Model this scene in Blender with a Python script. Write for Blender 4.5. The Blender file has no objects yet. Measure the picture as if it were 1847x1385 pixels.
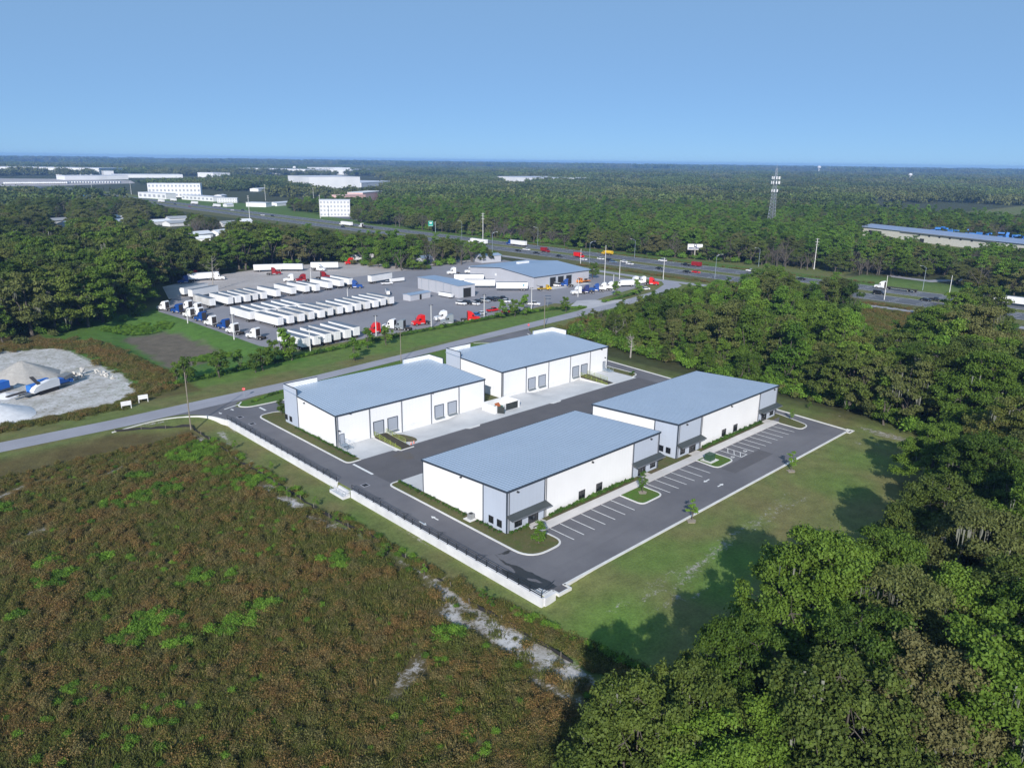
import bpy, math, random
import numpy as np
from mathutils import Matrix, Vector
from mathutils.geometry import tessellate_polygon
random.seed(7)
SC = bpy.context.scene
COL = SC.collection
# ------------------------------------------------------------------ camera
CAM_H = 59.333
F_PX, PITCH, ROLL, YAW = 1359.858, 0.2870944, 0.0128212, 0.8015798
IW, IH = 1847.0, 1385.0
_f = np.array([math.cos(YAW)*math.cos(PITCH), math.sin(YAW)*math.cos(PITCH), -math.sin(PITCH)])
_r = np.array([math.sin(YAW), -math.cos(YAW), 0.0])
_u = np.cross(_r, _f)
CR = math.cos(ROLL)*_r + math.sin(ROLL)*_u
CU = -math.sin(ROLL)*_r + math.cos(ROLL)*_u
CF = _f
cd = bpy.data.cameras.new('camera')
cam = bpy.data.objects.new('camera', cd); COL.objects.link(cam)
cd.sensor_width = 36.0; cd.lens = F_PX/IW*36.0
cd.clip_start = 1.0; cd.clip_end = 60000.0
cam.matrix_world = Matrix(((CR[0], CU[0], -CF[0], 0), (CR[1], CU[1], -CF[1], 0), (CR[2], CU[2], -CF[2], CAM_H), (0, 0, 0, 1)))
SC.camera = cam
# ------------------------------------------------------------------ sky, sun, exposure
SUN_EL = math.radians(27.0)
SUN_AZ = math.radians(219.5)            # direction to the sun, counter-clockwise from +X
w = bpy.data.worlds.new('World'); SC.world = w; w.use_nodes = True
nt = w.node_tree; nt.nodes.clear()
sky = nt.nodes.new('ShaderNodeTexSky'); sky.sky_type = 'NISHITA'; sky.sun_disc = False
sky.sun_elevation = SUN_EL; sky.sun_rotation = math.pi/2 - SUN_AZ
sky.altitude = 60; sky.air_density = 0.5; sky.dust_density = 0.0; sky.ozone_density = 9.0
bg = nt.nodes.new('ShaderNodeBackground'); bg.inputs[1].default_value = 0.072
wo = nt.nodes.new('ShaderNodeOutputWorld')
mxs = nt.nodes.new('ShaderNodeMix'); mxs.data_type = 'RGBA'; mxs.inputs[0].default_value = .58; mxs.inputs[7].default_value = (4.0, 6.9, 10.3, 1)   # pale even blue of a slightly hazy morning
nt.links.new(sky.outputs[0], mxs.inputs[6]); nt.links.new(mxs.outputs[2], bg.inputs[0]); nt.links.new(bg.outputs[0], wo.inputs[0])
sl = bpy.data.lights.new('sun', 'SUN'); sl.energy = 5.0; sl.angle = math.radians(0.53); sl.color = (1.0, 0.95, 0.88)
so = bpy.data.objects.new('sun', sl); COL.objects.link(so)
sdir = Vector((math.cos(SUN_EL)*math.cos(SUN_AZ), math.cos(SUN_EL)*math.sin(SUN_AZ), math.sin(SUN_EL)))
so.rotation_euler = sdir.to_track_quat('Z', 'Y').to_euler(); so.location = (0, 0, 200)
SC.view_settings.view_transform = 'Standard'; SC.view_settings.look = 'None'
SC.view_settings.exposure = 0.22; SC.view_settings.gamma = 1.0
cy = SC.cycles
cy.max_bounces = 6; cy.diffuse_bounces = 3; cy.glossy_bounces = 3; cy.transmission_bounces = 3
cy.transparent_max_bounces = 4; cy.volume_bounces = 0; cy.use_denoising = True
try: cy.denoiser = 'OPENIMAGEDENOISE'
except Exception: pass
# ------------------------------------------------------------------ measuring: photo pixel -> metres on the ground
def G(px, py, z=0.0):
    d = (px-IW/2)/F_PX*CR - (py-IH/2)/F_PX*CU + CF
    t = (z-CAM_H)/d[2]
    return (float(d[0]*t), float(d[1]*t))
def project(x, y, z=0.0):
    d = np.array([x, y, z-CAM_H]); k = d@CF
    if k <= 1: return None
    return (IW/2+F_PX*(d@CR)/k, IH/2-F_PX*(d@CU)/k)
def top_z(bx, by, ty):
    x, y = G(bx, by)
    for z in np.arange(0, 90, .1):
        p = project(x, y, z)
        if p[1] <= ty: return float(z)
    return 10.0
# ------------------------------------------------------------------ terrain
def sst(a, b, v):
    t = min(1.0, max(0.0, (v-a)/(b-a))); return t*t*(3-2*t)
def inpoly(x, y, P):
    c = False; j = len(P)-1
    for i in range(len(P)):
        xi, yi = P[i]; xj, yj = P[j]
        if (yi > y) != (yj > y) and x < (xj-xi)*(y-yi)/(yj-yi)+xi: c = not c
        j = i
    return c
def dpoly(x, y, P):
    """signed distance, negative inside"""
    best = 1e9
    for i in range(len(P)):
        ax, ay = P[i-1]; bx, by = P[i]
        dx, dy = bx-ax, by-ay; L = dx*dx+dy*dy or 1e-9
        t = min(1, max(0, ((x-ax)*dx+(y-ay)*dy)/L))
        best = min(best, math.hypot(x-ax-t*dx, y-ay-t*dy))
    return -best if inpoly(x, y, P) else best
POND = [(74, 222), (100, 224), (100, 262), (98, 296), (86, 298), (75, 262)]
def H(x, y):
    z = 0.0
    if y > 64: sx = 1.0 if x < 68.62 else 0.0
    else: sx = 1 - sst(66, 82, x + (64-y)*.15)
    if sx > 0: z -= 1.4*sx*(1-sst(166, 177, y))
    if 60 < x < 112 and 210 < y < 310:
        d = dpoly(x, y, POND); z -= 1.6*(1-sst(-5, 6, d))
    if 79 < x < 170.5 and 125.6 < y < 158: z -= 1.2
    if 78.6 < x < 169 and 82.2 < y < 103: z -= .5
    return z
# ------------------------------------------------------------------ smooth value noise
_rn = np.random.RandomState(3).rand(256, 256)
def vnoise(x, y, s=1.0):
    x /= s; y /= s
    i, j = math.floor(x), math.floor(y); fx, fy = x-i, y-j
    fx = fx*fx*(3-2*fx); fy = fy*fy*(3-2*fy)
    a = _rn[i % 256, j % 256]; b = _rn[(i+1) % 256, j % 256]; c = _rn[i % 256, (j+1) % 256]; d = _rn[(i+1) % 256, (j+1) % 256]
    return (a*(1-fx)+b*fx)*(1-fy)+(c*(1-fx)+d*fx)*fy
# ------------------------------------------------------------------ materials
MATS = {}
class NT:
    def __init__(s, m): s.t = m.node_tree; s.n = s.t.nodes; s.l = s.t.links
    def new(s, typ, **kw):
        nd = s.n.new(typ)
        for k, v in kw.items(): setattr(nd, k, v)
        return nd
    def noise(s, scale, detail=4, vec=None, rough=.55):
        nd = s.new('ShaderNodeTexNoise'); nd.inputs['Scale'].default_value = scale; nd.inputs['Detail'].default_value = detail
        nd.inputs['Roughness'].default_value = rough
        if vec is not None: s.l.new(vec, nd.inputs['Vector'])
        return nd.outputs['Fac']
    def ramp(s, src, a, b, ca=(0, 0, 0, 1), cb=(1, 1, 1, 1)):
        nd = s.new('ShaderNodeValToRGB'); nd.color_ramp.elements[0].position = a; nd.color_ramp.elements[1].position = b
        nd.color_ramp.elements[0].color = ca; nd.color_ramp.elements[1].color = cb
        s.l.new(src, nd.inputs[0]); return nd.outputs[0]
    def mix(s, fac, a, b, mode='MIX'):
        nd = s.new('ShaderNodeMix', data_type='RGBA', blend_type=mode)
        for sock, v in ((nd.inputs[0], fac), (nd.inputs[6], a), (nd.inputs[7], b)):
            if isinstance(v, (int, float)): sock.default_value = v
            elif isinstance(v, tuple): sock.default_value = v if len(v) == 4 else v+(1,)
            else: s.l.new(v, sock)
        return nd.outputs[2]
    def math(s, op, a, b=0.0):
        nd = s.new('ShaderNodeMath', operation=op)
        for k, v in enumerate((a, b)):
            if isinstance(v, (int, float)): nd.inputs[k].default_value = v
            else: s.l.new(v, nd.inputs[k])
        return nd.outputs[0]
def base_mat(name):
    m = bpy.data.materials.new(name); m.use_nodes = True
    k = NT(m); b = m.node_tree.nodes['Principled BSDF']
    return m, k, b
def mat(name, c, rough=.6, metal=0.0, c2=None, scale=.6, bump=0.0, bscale=6.0, spec=.5, var=.12, detail=5):
    """procedural paint, metal, concrete ...: two tones mixed by a noise in metres"""
    if name in MATS: return MATS[name]
    m, k, b = base_mat(name)
    geo = k.new('ShaderNodeNewGeometry').outputs['Position']
    if c2 is None: c2 = tuple(v*(1-var) for v in c)
    f = k.ramp(k.noise(scale, detail, geo, .6), .35, .65)
    col = k.mix(f, tuple(c), tuple(c2))
    k.l.new(col, b.inputs['Base Color'])
    b.inputs['Roughness'].default_value = rough; b.inputs['Metallic'].default_value = metal
    b.inputs['Specular IOR Level'].default_value = spec
    if bump:
        bp = k.new('ShaderNodeBump'); bp.inputs['Strength'].default_value = bump; bp.inputs['Distance'].default_value = .1
        k.l.new(k.noise(bscale, 3, geo), bp.inputs['Height']); k.l.new(bp.outputs[0], b.inputs['Normal'])
    MATS[name] = m; return m
def panel_mat(name, c, axis, pitch=.3, rough=.45, depth=.35, dark=.9):
    """ribbed metal wall panels: ribs by bump, thin joint lines"""
    m, k, b = base_mat(name)
    sep = k.new('ShaderNodeSeparateXYZ'); geo = k.new('ShaderNodeNewGeometry'); k.l.new(geo.outputs['Position'], sep.inputs[0])
    s = k.math('ADD', sep.outputs[0], sep.outputs[1])
    fr = k.math('FRACT', k.math('DIVIDE', s, pitch))
    rib = k.ramp(fr, .0, .16)
    bp = k.new('ShaderNodeBump'); bp.inputs['Strength'].default_value = depth; bp.inputs['Distance'].default_value = .03
    k.l.new(rib, bp.inputs['Height']); k.l.new(bp.outputs[0], b.inputs['Normal'])
    fr2 = k.math('FRACT', k.math('DIVIDE', s, pitch*3))
    j = k.ramp(fr2, .0, .06)
    dirt = k.ramp(k.noise(.25, 5, geo.outputs['Position']), .3, .8, (.93, .93, .93, 1), (1, 1, 1, 1))
    col = k.mix(j, tuple(v*dark for v in c), tuple(c))
    col = k.mix(1.0, col, dirt, 'MULTIPLY')
    k.l.new(col, b.inputs['Base Color']); b.inputs['Roughness'].default_value = rough
    MATS[name] = m; return m
def leaf_mat(name, dark, light, trans=.22, island=.55, scale=.035, warm=None):
    m, k, b = base_mat(name); light = tuple(v*a_ for v, a_ in zip(light, (1.42, 1.38, 1.2)))
    geo = k.new('ShaderNodeNewGeometry'); oi = k.new('ShaderNodeObjectInfo')
    n1 = k.ramp(k.noise(scale, 3, geo.outputs['Position']), .3, .7)
    n2 = k.ramp(k.noise(.45, 3, geo.outputs['Position']), .3, .7)
    f = k.math('ADD', k.math('MULTIPLY', n1, .3), k.math('MULTIPLY', n2, .2))
    f = k.math('ADD', f, k.math('MULTIPLY', geo.outputs['Random Per Island'], island*.5))
    f = k.math('ADD', f, k.math('MULTIPLY', k.math('SUBTRACT', oi.outputs['Random'], .35), .5))
    f = k.math('MINIMUM', k.math('MAXIMUM', f, 0.0), 1.0)
    col = k.mix(f, tuple(dark), tuple(light))
    if warm:
        wn = k.ramp(oi.outputs['Random'], .88, .98)
        col = k.mix(k.math('MULTIPLY', wn, .6), col, tuple(warm))
    k.l.new(col, b.inputs['Base Color']); b.inputs['Roughness'].default_value = .65; b.inputs['Specular IOR Level'].default_value = .25
    tr = k.new('ShaderNodeBsdfTranslucent'); k.l.new(col, tr.inputs[0])
    mx = k.new('ShaderNodeMixShader'); mx.inputs[0].default_value = trans
    k.l.new(b.outputs[0], mx.inputs[1]); k.l.new(tr.outputs[0], mx.inputs[2])
    k.l.new(mx.outputs[0], m.node_tree.nodes['Material Output'].inputs[0])
    MATS[name] = m; return m
# ------------------------------------------------------------------ mesh building
def np_mesh(name, V, F, m=None, smooth=False):
    V = np.asarray(V, dtype=np.float32); F = np.asarray(F, dtype=np.int32)
    me = bpy.data.meshes.new(name); n = F.shape[1]
    me.vertices.add(len(V)); me.vertices.foreach_set('co', V.ravel())
    me.loops.add(F.size); me.loops.foreach_set('vertex_index', F.ravel())
    me.polygons.add(len(F)); me.polygons.foreach_set('loop_start', np.arange(0, F.size, n, dtype=np.int32))
    me.update(calc_edges=True)
    if m: me.materials.append(m)
    return me
class MB:
    def __init__(s): s.v = []; s.f = []
    def add(s, vs, fs):
        o = len(s.v); s.v += [tuple(p) for p in vs]; s.f += [tuple(i+o for i in f) for f in fs]; return s
    def box(s, cx, cy, cz, sx, sy, sz, rz=0.0, taper=1.0):
        c, n = math.cos(rz), math.sin(rz); vs = []
        for k, z in enumerate((-.5, .5)):
            t = taper if k else 1.0
            for a, b in ((-.5, -.5), (.5, -.5), (.5, .5), (-.5, .5)):
                x, y = a*sx*t, b*sy*t; vs.append((cx+x*c-y*n, cy+x*n+y*c, cz+z*sz))
        return s.add(vs, [(3, 2, 1, 0), (4, 5, 6, 7), (0, 1, 5, 4), (1, 2, 6, 5), (2, 3, 7, 6), (3, 0, 4, 7)])
    def b2(s, x0, x1, y0, y1, z0, z1): return s.box((x0+x1)/2, (y0+y1)/2, (z0+z1)/2, x1-x0, y1-y0, z1-z0)
    def prism(s, P, z0, z1):
        n = len(P); vs = [(x, y, z0) for x, y in P]+[(x, y, z1) for x, y in P]
        fs = [(i, (i+1) % n, n+(i+1) % n, n+i) for i in range(n)]
        tr = tessellate_polygon([[Vector((x, y, 0)) for x, y in P]])
        fs += [(a+n, b+n, c+n) for a, b, c in tr]+[(c, b, a) for a, b, c in tr]
        return s.add(vs, fs)
    def side(s, P, y0, y1, x0=0.0, z0=0.0, taper=0.0):
        """profile P of (x, z) swept across y; taper draws the higher points in"""
        n = len(P); zm = max(p[1] for p in P); zl = min(p[1] for p in P); vs = []
        for y, sg in ((y0, 1), (y1, -1)):
            vs += [(x0+x, y+sg*taper*(z-zl)/(zm-zl+1e-9), z0+z) for x, z in P]
        fs = [(i, (i+1) % n, n+(i+1) % n, n+i) for i in range(n)]
        tr = tessellate_polygon([[Vector((x, z, 0)) for x, z in P]])
        fs += [(a+n, b+n, c+n) for a, b, c in tr]+[(c, b, a) for a, b, c in tr]
        return s.add(vs, fs)
    def tube(s, p, q, r0, r1=None, n=6, cap=True):
        r1 = r0 if r1 is None else r1
        p, q = Vector(p), Vector(q); d = (q-p)
        if d.length < 1e-6: return s
        d.normalize(); a = d.orthogonal().normalized(); b = d.cross(a); vs = []
        for c, r in ((p, r0), (q, r1)):
            for i in range(n):
                t = 2*math.pi*i/n; vs.append(tuple(c+a*math.cos(t)*r+b*math.sin(t)*r))
        fs = [(i, (i+1) % n, n+(i+1) % n, n+i) for i in range(n)]
        if cap: fs += [tuple(range(n-1, -1, -1)), tuple(range(n, 2*n))]
        return s.add(vs, fs)
    def rot(s, rz, off=(0, 0, 0)):
        c, n = math.cos(rz), math.sin(rz)
        s.v = [(x*c-y*n+off[0], x*n+y*c+off[1], z+off[2]) for x, y, z in s.v]; return s
    def mesh(s, name, m=None):
        me = bpy.data.meshes.new(name); me.from_pydata(s.v, [], s.f); me.update()
        if m: me.materials.append(m)
        return me
def obj(name, data, parent=None, label=None, cat=None, group=None, kind=None, m=None, loc=None):
    if isinstance(data, MB): data = data.mesh(name, m)
    o = bpy.data.objects.new(name, data); COL.objects.link(o)
    if parent is not None: o.parent = parent
    if loc: o.location = loc
    if label: o['label'] = label
    if cat: o['category'] = cat
    if group: o['group'] = group
    if kind: o['kind'] = kind
    return o
def thing(name, label, cat, loc=(0, 0, 0), rz=0.0, group=None):
    o = obj(name, None, None, label, cat, group); o.location = loc; o.rotation_euler = (0, 0, rz); o.empty_display_size = .5
    return o
def each(name, mb, parent, m):
    """one object for every connected piece"""
    par = list(range(len(mb.v)))
    def find(a):
        while par[a] != a: par[a] = par[par[a]]; a = par[a]
        return a
    for f in mb.f:
        for i in f[1:]: par[find(i)] = find(f[0])
    gr = {}
    for f in mb.f: gr.setdefault(find(f[0]), []).append(f)
    out = []
    for fs in gr.values():
        ids = sorted({i for f in fs for i in f}); mp = {v: k for k, v in enumerate(ids)}
        p = MB().add([mb.v[i] for i in ids], [tuple(mp[i] for i in f) for f in fs]); out.append(obj(name, p, parent, m=m))
    return out
def structure(name, data, m=None): return obj(name, data, kind='structure', m=m)
def dup(root, loc, rz, label=None, group=None, sc=None, keep=False):
    r = root if keep else root.copy()
    if not keep:
        COL.objects.link(r)
        for ch in list(root.children):
            c = ch.copy(); COL.objects.link(c); c.parent = r
            for g in list(ch.children):
                d = g.copy(); COL.objects.link(d); d.parent = c
    r.location = loc; r.rotation_euler = (0, 0, rz)
    if sc is not None: r.scale = sc if isinstance(sc, tuple) else (sc, sc, sc)
    if label: r['label'] = label
    if group: r['group'] = group
    elif 'group' in r and not keep: del r['group']
    return r
TENS = ['', '', 'twenty', 'thirty', 'forty', 'fifty', 'sixty', 'seventy', 'eighty', 'ninety', 'one hundred']
def ordn(n):
    w = ['', 'first', 'second', 'third', 'fourth', 'fifth', 'sixth', 'seventh', 'eighth', 'ninth', 'tenth', 'eleventh', 'twelfth', 'thirteenth', 'fourteenth', 'fifteenth', 'sixteenth', 'seventeenth', 'eighteenth', 'nineteenth']
    if n < 20: return w[n]
    if n >= 100: return 'hundred and '+ordn(n-100) if n > 100 else 'hundredth'
    return TENS[n//10]+(' '+w[n % 10] if n % 10 else 'th')
PROTO = {}
def place(key, build, x, y, rz, label, group=None, z=0.0, sc=None):
    """first use places the thing itself, later uses copy it and its parts"""
    if key not in PROTO:
        PROTO[key] = build(); keep = True
    else: keep = False
    return dup(PROTO[key], (x, y, z), rz, label, group, sc, keep)
def sheet(name, P, z, m, hole=None):
    """flat polygon laid on the ground"""
    mb = MB(); tr = tessellate_polygon([[Vector((x, y, 0)) for x, y in Q] for Q in ([P, hole] if hole else [P])])
    mb.add([(x, y, z) for x, y in P+(hole or [])], [(a, b, c) for a, b, c in tr])
    me = mb.mesh(name, m)
    if sum(p.normal.z for p in me.polygons) < 0: me.flip_normals()
    return structure(name, me)
def offset_line(P, d, closed=False):
    out = []; n = len(P)
    for i in range(n):
        a = P[i-1] if (i or closed) else P[i]; b = P[(i+1) % n] if (i < n-1 or closed) else P[i]; c = P[i]
        def nrm(p, q):
            L = math.hypot(q[0]-p[0], q[1]-p[1]) or 1; return (-(q[1]-p[1])/L, (q[0]-p[0])/L)
        n1 = nrm(a, c) if a != c else nrm(c, b); n2 = nrm(c, b) if b != c else n1
        mx, my = n1[0]+n2[0], n1[1]+n2[1]; L = mx*mx+my*my or 1
        k = 2/L*d if L > .3 else d
        out.append((c[0]+mx*k, c[1]+my*k))
    return out
def band(mb, P, wd, z0, z1, closed=False, zf=None):
    """a strip of box section along a polyline (kerbs, walls)"""
    A = offset_line(P, wd/2, closed); B = offset_line(P, -wd/2, closed); n = len(P); vs = []
    for i in range(n):
        h = zf(*P[i]) if zf else 0
        vs += [(A[i][0], A[i][1], z0+h), (B[i][0], B[i][1], z0+h), (B[i][0], B[i][1], z1+h), (A[i][0], A[i][1], z1+h)]
    fs = []
    for i in range(n if closed else n-1):
        j = (i+1) % n
        for k in range(4): fs.append((4*i+k, 4*i+(k+1) % 4, 4*j+(k+1) % 4, 4*j+k))
    if not closed: fs += [(3, 2, 1, 0), (4*n-4, 4*n-3, 4*n-2, 4*n-1)]
    return mb.add(vs, fs)
def rounded(P, r, n=5, closed=True):
    out = []
    N = len(P)
    for i in range(N):
        if not closed and i in (0, N-1): out.append(P[i]); continue
        a, c, b = P[i-1], P[i], P[(i+1) % N]
        rr = r[i] if isinstance(r, (list, tuple)) else r
        la = math.hypot(a[0]-c[0], a[1]-c[1]); lb = math.hypot(b[0]-c[0], b[1]-c[1]); k = min(rr, la*.48, lb*.48)
        if k < .05: out.append(c); continue
        p = (c[0]+(a[0]-c[0])/la*k, c[1]+(a[1]-c[1])/la*k); q = (c[0]+(b[0]-c[0])/lb*k, c[1]+(b[1]-c[1])/lb*k)
        for j in range(n+1):
            t = j/n; out.append(((1-t)**2*p[0]+2*t*(1-t)*c[0]+t*t*q[0], (1-t)**2*p[1]+2*t*(1-t)*c[1]+t*t*q[1]))
    return out
# ================================================================== GROUND
POND_MUD = [(77, 228), (97, 229), (98, 258), (95, 282), (82, 284), (78, 255)]
QUARRY = [(-60, 198), (-10, 197), (29, 197.5), (43, 196), (55, 197), (62, 206), (64, 225), (62, 247), (60, 271), (47, 277), (10, 285), (-60, 292)]
SILT = [(30, 177.2), (46.8, 176.2), (61.3, 170.6), (61.5, 162.2), (60.7, 143.4), (61.0, 133.9), (61.1, 124.1), (61.2, 109.2), (62.3, 98.2), (62.8, 85.0), (62.5, 78.7), (61.7, 71.7), (62.0, 65.6), (62.3, 58.2), (62.4, 51.0), (63, 40), (64, 20), (65, -20)]
FIELD = [(-200, -60), (64, -60), (63.5, 30), (62.2, 51), (62, 66), (62.3, 85), (61.3, 98), (60.6, 124), (60.4, 143), (61, 162), (60.5, 169.5), (46, 175), (20, 174.5), (-200, 172)]
# bare sand: x, y, half length, half width, angle, strength
SAND = []
for px, py, a, b, an, s in [(580, 942, 5, 1.4, 95, .75), (560, 915, 3, 1.2, 95, .6), (645, 962, 6, 1.0, 95, .6), (700, 1003, 7, .9, 92, .65), (745, 1023, 4, 1.2, 92, .7), (822, 1078, 5, 2.0, 95, 1), (830, 1115, 3.5, 2.4, 95, 1), (800, 1050, 4, 1.6, 92, .8),
        (900, 1135, 5, 2.6, 100, .95), (945, 1168, 6, 3.0, 100, 1), (1000, 1200, 6, 2.4, 100, 1), (740, 1205, 3.2, 1.1, 20, .8), (735, 1230, 4, 1.4, 20, .7), (1010, 1250, 5, 1.6, 95, .7), (200, 852, 3.5, 1.2, 30, .85), (17, 889, 3.5, 1.2, 30, .8), (68, 957, 5, 1.0, 25, .7), (160, 868, 5, .8, 25, .6),
        (485, 879, 3, 1.6, 95, .9), (526, 906, 4, 2.0, 95, .95), (410, 800, 3, 1.4, 60, .7), (360, 790, 3, 1.3, 90, .9), (470, 850, 3, .8, 90, .7), (205, 945, 4, .6, 25, .6), (330, 860, 4, .8, 25, .55), (452, 828, 4, 1, 95, .6)]:
    x, y = G(px, py, -1.4); SAND.append((x, y, a*1.1, b*.75, math.radians(an), s*.97))
for px, py, a, b, an, s in [(425, 740+20, 3.5, 1.3, 60, 1), (400, 752+22, 3, 1.2, 80, .9), (280, 763, 3, .9, 8, .8), (240, 768, 4, .7, 8, .6), (60, 760, 9, .8, 3, .5),
        (1290, 995, 7, 1.0, 3, .85), (1250, 1030, 8, 1.1, 3, .9), (1190, 1050, 6, 1.1, 3, .7), (1330, 960, 9, 1.2, 2, .75), (1390, 930, 10, 1.6, 2, .65), (1440, 905, 5, 1.4, 0, .7), (1150, 1078, 5, .9, -10, .8), (1230, 1080, 6, 1.0, -12, .8), (1405, 895, 6, 1, 0, .6), (1560, 800, 5, .7, -60, .8),
        (950, 1105, 3, .8, 80, .7), (910, 990, 1.2, .7, 0, .8), (625, 855, 5, .5, 90, .5), (755, 960, 6, .5, 92, .65), (745, 950, 3, .5, 92, .6), (1120, 655, 8, 1.0, 95, .5), (1290, 690, 9, .8, 97, .5), (1490, 745, 10, .9, 97, .55), (1250, 700, 12, .8, 97, .4), (1590, 780, 10, 1.2, 97, .8), (1640, 795, 8, 1.6, 97, .85), (1690, 805, 8, 1.2, 97, .7)]:
    x, y = G(px, py); SAND.append((x, y, a, b*.85, math.radians(an), s*(.84 if 1140 < px < 1480 else 1)))
LUSH = []
for px, py, r, s in [(1180, 1000, 9, .6), (1330, 1010, 8, .9), (1290, 1060, 7, .9), (1500, 870, 9, .6), (1120, 1120, 8, .8), (700, 990, 5, .6), (850, 1070, 5, .8), (620, 930, 5, .6), (1080, 1180, 8, .6), (1010, 1140, 7, .5), (1550, 830, 8, .6)]:
    x, y = G(px, py); LUSH.append((x, y, r, s))
GREEN1 = (.122, .152, .046); GREEN2 = (.092, .190, .030); OLIVE = (.150, .138, .056); BROWN = (.090, .062, .027)
def lerp3(a, b, t): return (a[0]+(b[0]-a[0])*t, a[1]+(b[1]-a[1])*t, a[2]+(b[2]-a[2])*t)
def ground_col(x, y):
    n = vnoise(x, y, 7)*.6+vnoise(x+50, y+9, 2.6)*.4
    c = lerp3(GREEN1, OLIVE, max(0, min(1, (n-.35)*2.2)))
    sand = 0.0
    if y < 64.5 and x > 60 and y > 20:                      # south lawn: mown grass, drier towards the trees
        c = lerp3(c, OLIVE, .45*sst(60, 46, y) if False else .4*(1-sst(44, 60, y)))
        c = tuple(v*1.12 for v in c)
    for (a, b, r, s) in LUSH:
        d = math.hypot(x-a, y-b)/r
        if d < 1: c = lerp3(c, GREEN2, s*(1-d*d)*.9)
    if 196 < y < 216 and 55 < x < 262: c = lerp3(c, GREEN2, .55)
    if y < 178.5:
        d = dpoly(x, y, FIELD) if x < 72 else 9
        if d < 1:
            t = min(1, max(0, (1-d)/2)); f = lerp3(BROWN, OLIVE, vnoise(x, y, 5)); c = lerp3(c, tuple(v*.75 for v in f), t)
    if x < 75 and 195 < y < 300:
        d = dpoly(x, y, QUARRY); t = min(1, max(0, .5-d/3)); sand = max(sand, t*1.3)
        if 0 < d < 22: c = lerp3(c, BROWN, .75)
    if 60 < x < 112 and 205 < y < 315:
        c = lerp3(c, (.066, .160, .024), .8)
        d = dpoly(x, y, POND_MUD)+(vnoise(x, y, 4)-.5)*5; t = min(1, max(0, .5-d/2.5)); c = lerp3(c, (.135, .115, .088), t)
        d2 = math.hypot(x-88, (y-286)*1.2); c = lerp3(c, (.05, .17, .015), max(0, min(1, 1.4-d2/9)))
        d2 = math.hypot(x-92, (y-232)*1.2); c = lerp3(c, (.05, .17, .015), max(0, min(1, 1.2-d2/5)))
    for (a, b, la, lb, an, s) in SAND:
        dx, dy = x-a, y-b
        if abs(dx)+abs(dy) > la*2.2: continue
        u = (dx*math.cos(an)+dy*math.sin(an))/la; v = (-dx*math.sin(an)+dy*math.cos(an))/lb
        q = u*u+v*v
        if q < 2.2: sand = max(sand, s*min(1, 1.25-q*.55))
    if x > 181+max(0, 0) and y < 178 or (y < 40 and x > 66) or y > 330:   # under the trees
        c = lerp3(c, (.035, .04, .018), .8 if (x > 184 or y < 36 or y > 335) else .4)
    if 255 < x < 330 and 60 < y < 130: c = lerp3((.095, .075, .036), OLIVE, vnoise(x, y, 8))
    if 343 < x < 425: c = lerp3(GREEN1, OLIVE, vnoise(x, y, 12)*.8)
    if 404 < x < 440 and y < 170: c = lerp3(c, GREEN2, .5)
    return c, max(0.0, min(1.0, sand))
def lines(segs):
    out = []
    for a, b, st in segs:
        n = max(1, round((b-a)/st)); out += [a+(b-a)*i/n for i in range(n)]
    return out+[segs[-1][1]]
gx = lines([(-14000, -2000, 3000), (-2000, -300, 340), (-300, -30, 30), (-30, 20, 3), (20, 66, 1.5), (66, 68.55, .85), (68.55, 68.75, .2), (68.75, 112, 1.6), (112, 190, 2.2), (190, 350, 8), (350, 460, 12), (460, 2000, 220), (2000, 14000, 3000)])
gy = lines([(-14000, -2000, 3000), (-2000, -300, 340), (-300, -20, 30), (-20, 10, 5), (10, 64, 1.6), (64, 64.4, .4), (64.4, 116, 1.6), (116, 178, 1.8), (178, 216, 2.5), (216, 312, 2.4), (312, 460, 12), (460, 2000, 220), (2000, 14000, 3000)])
NX, NY = len(gx), len(gy); V = []; CA = []; SA = []
for j, y in enumerate(gy):
    for i, x in enumerate(gx):
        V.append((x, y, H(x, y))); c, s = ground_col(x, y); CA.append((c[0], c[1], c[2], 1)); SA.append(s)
Fq = [(j*NX+i, j*NX+i+1, (j+1)*NX+i+1, (j+1)*NX+i) for j in range(NY-1) for i in range(NX-1)]
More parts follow.
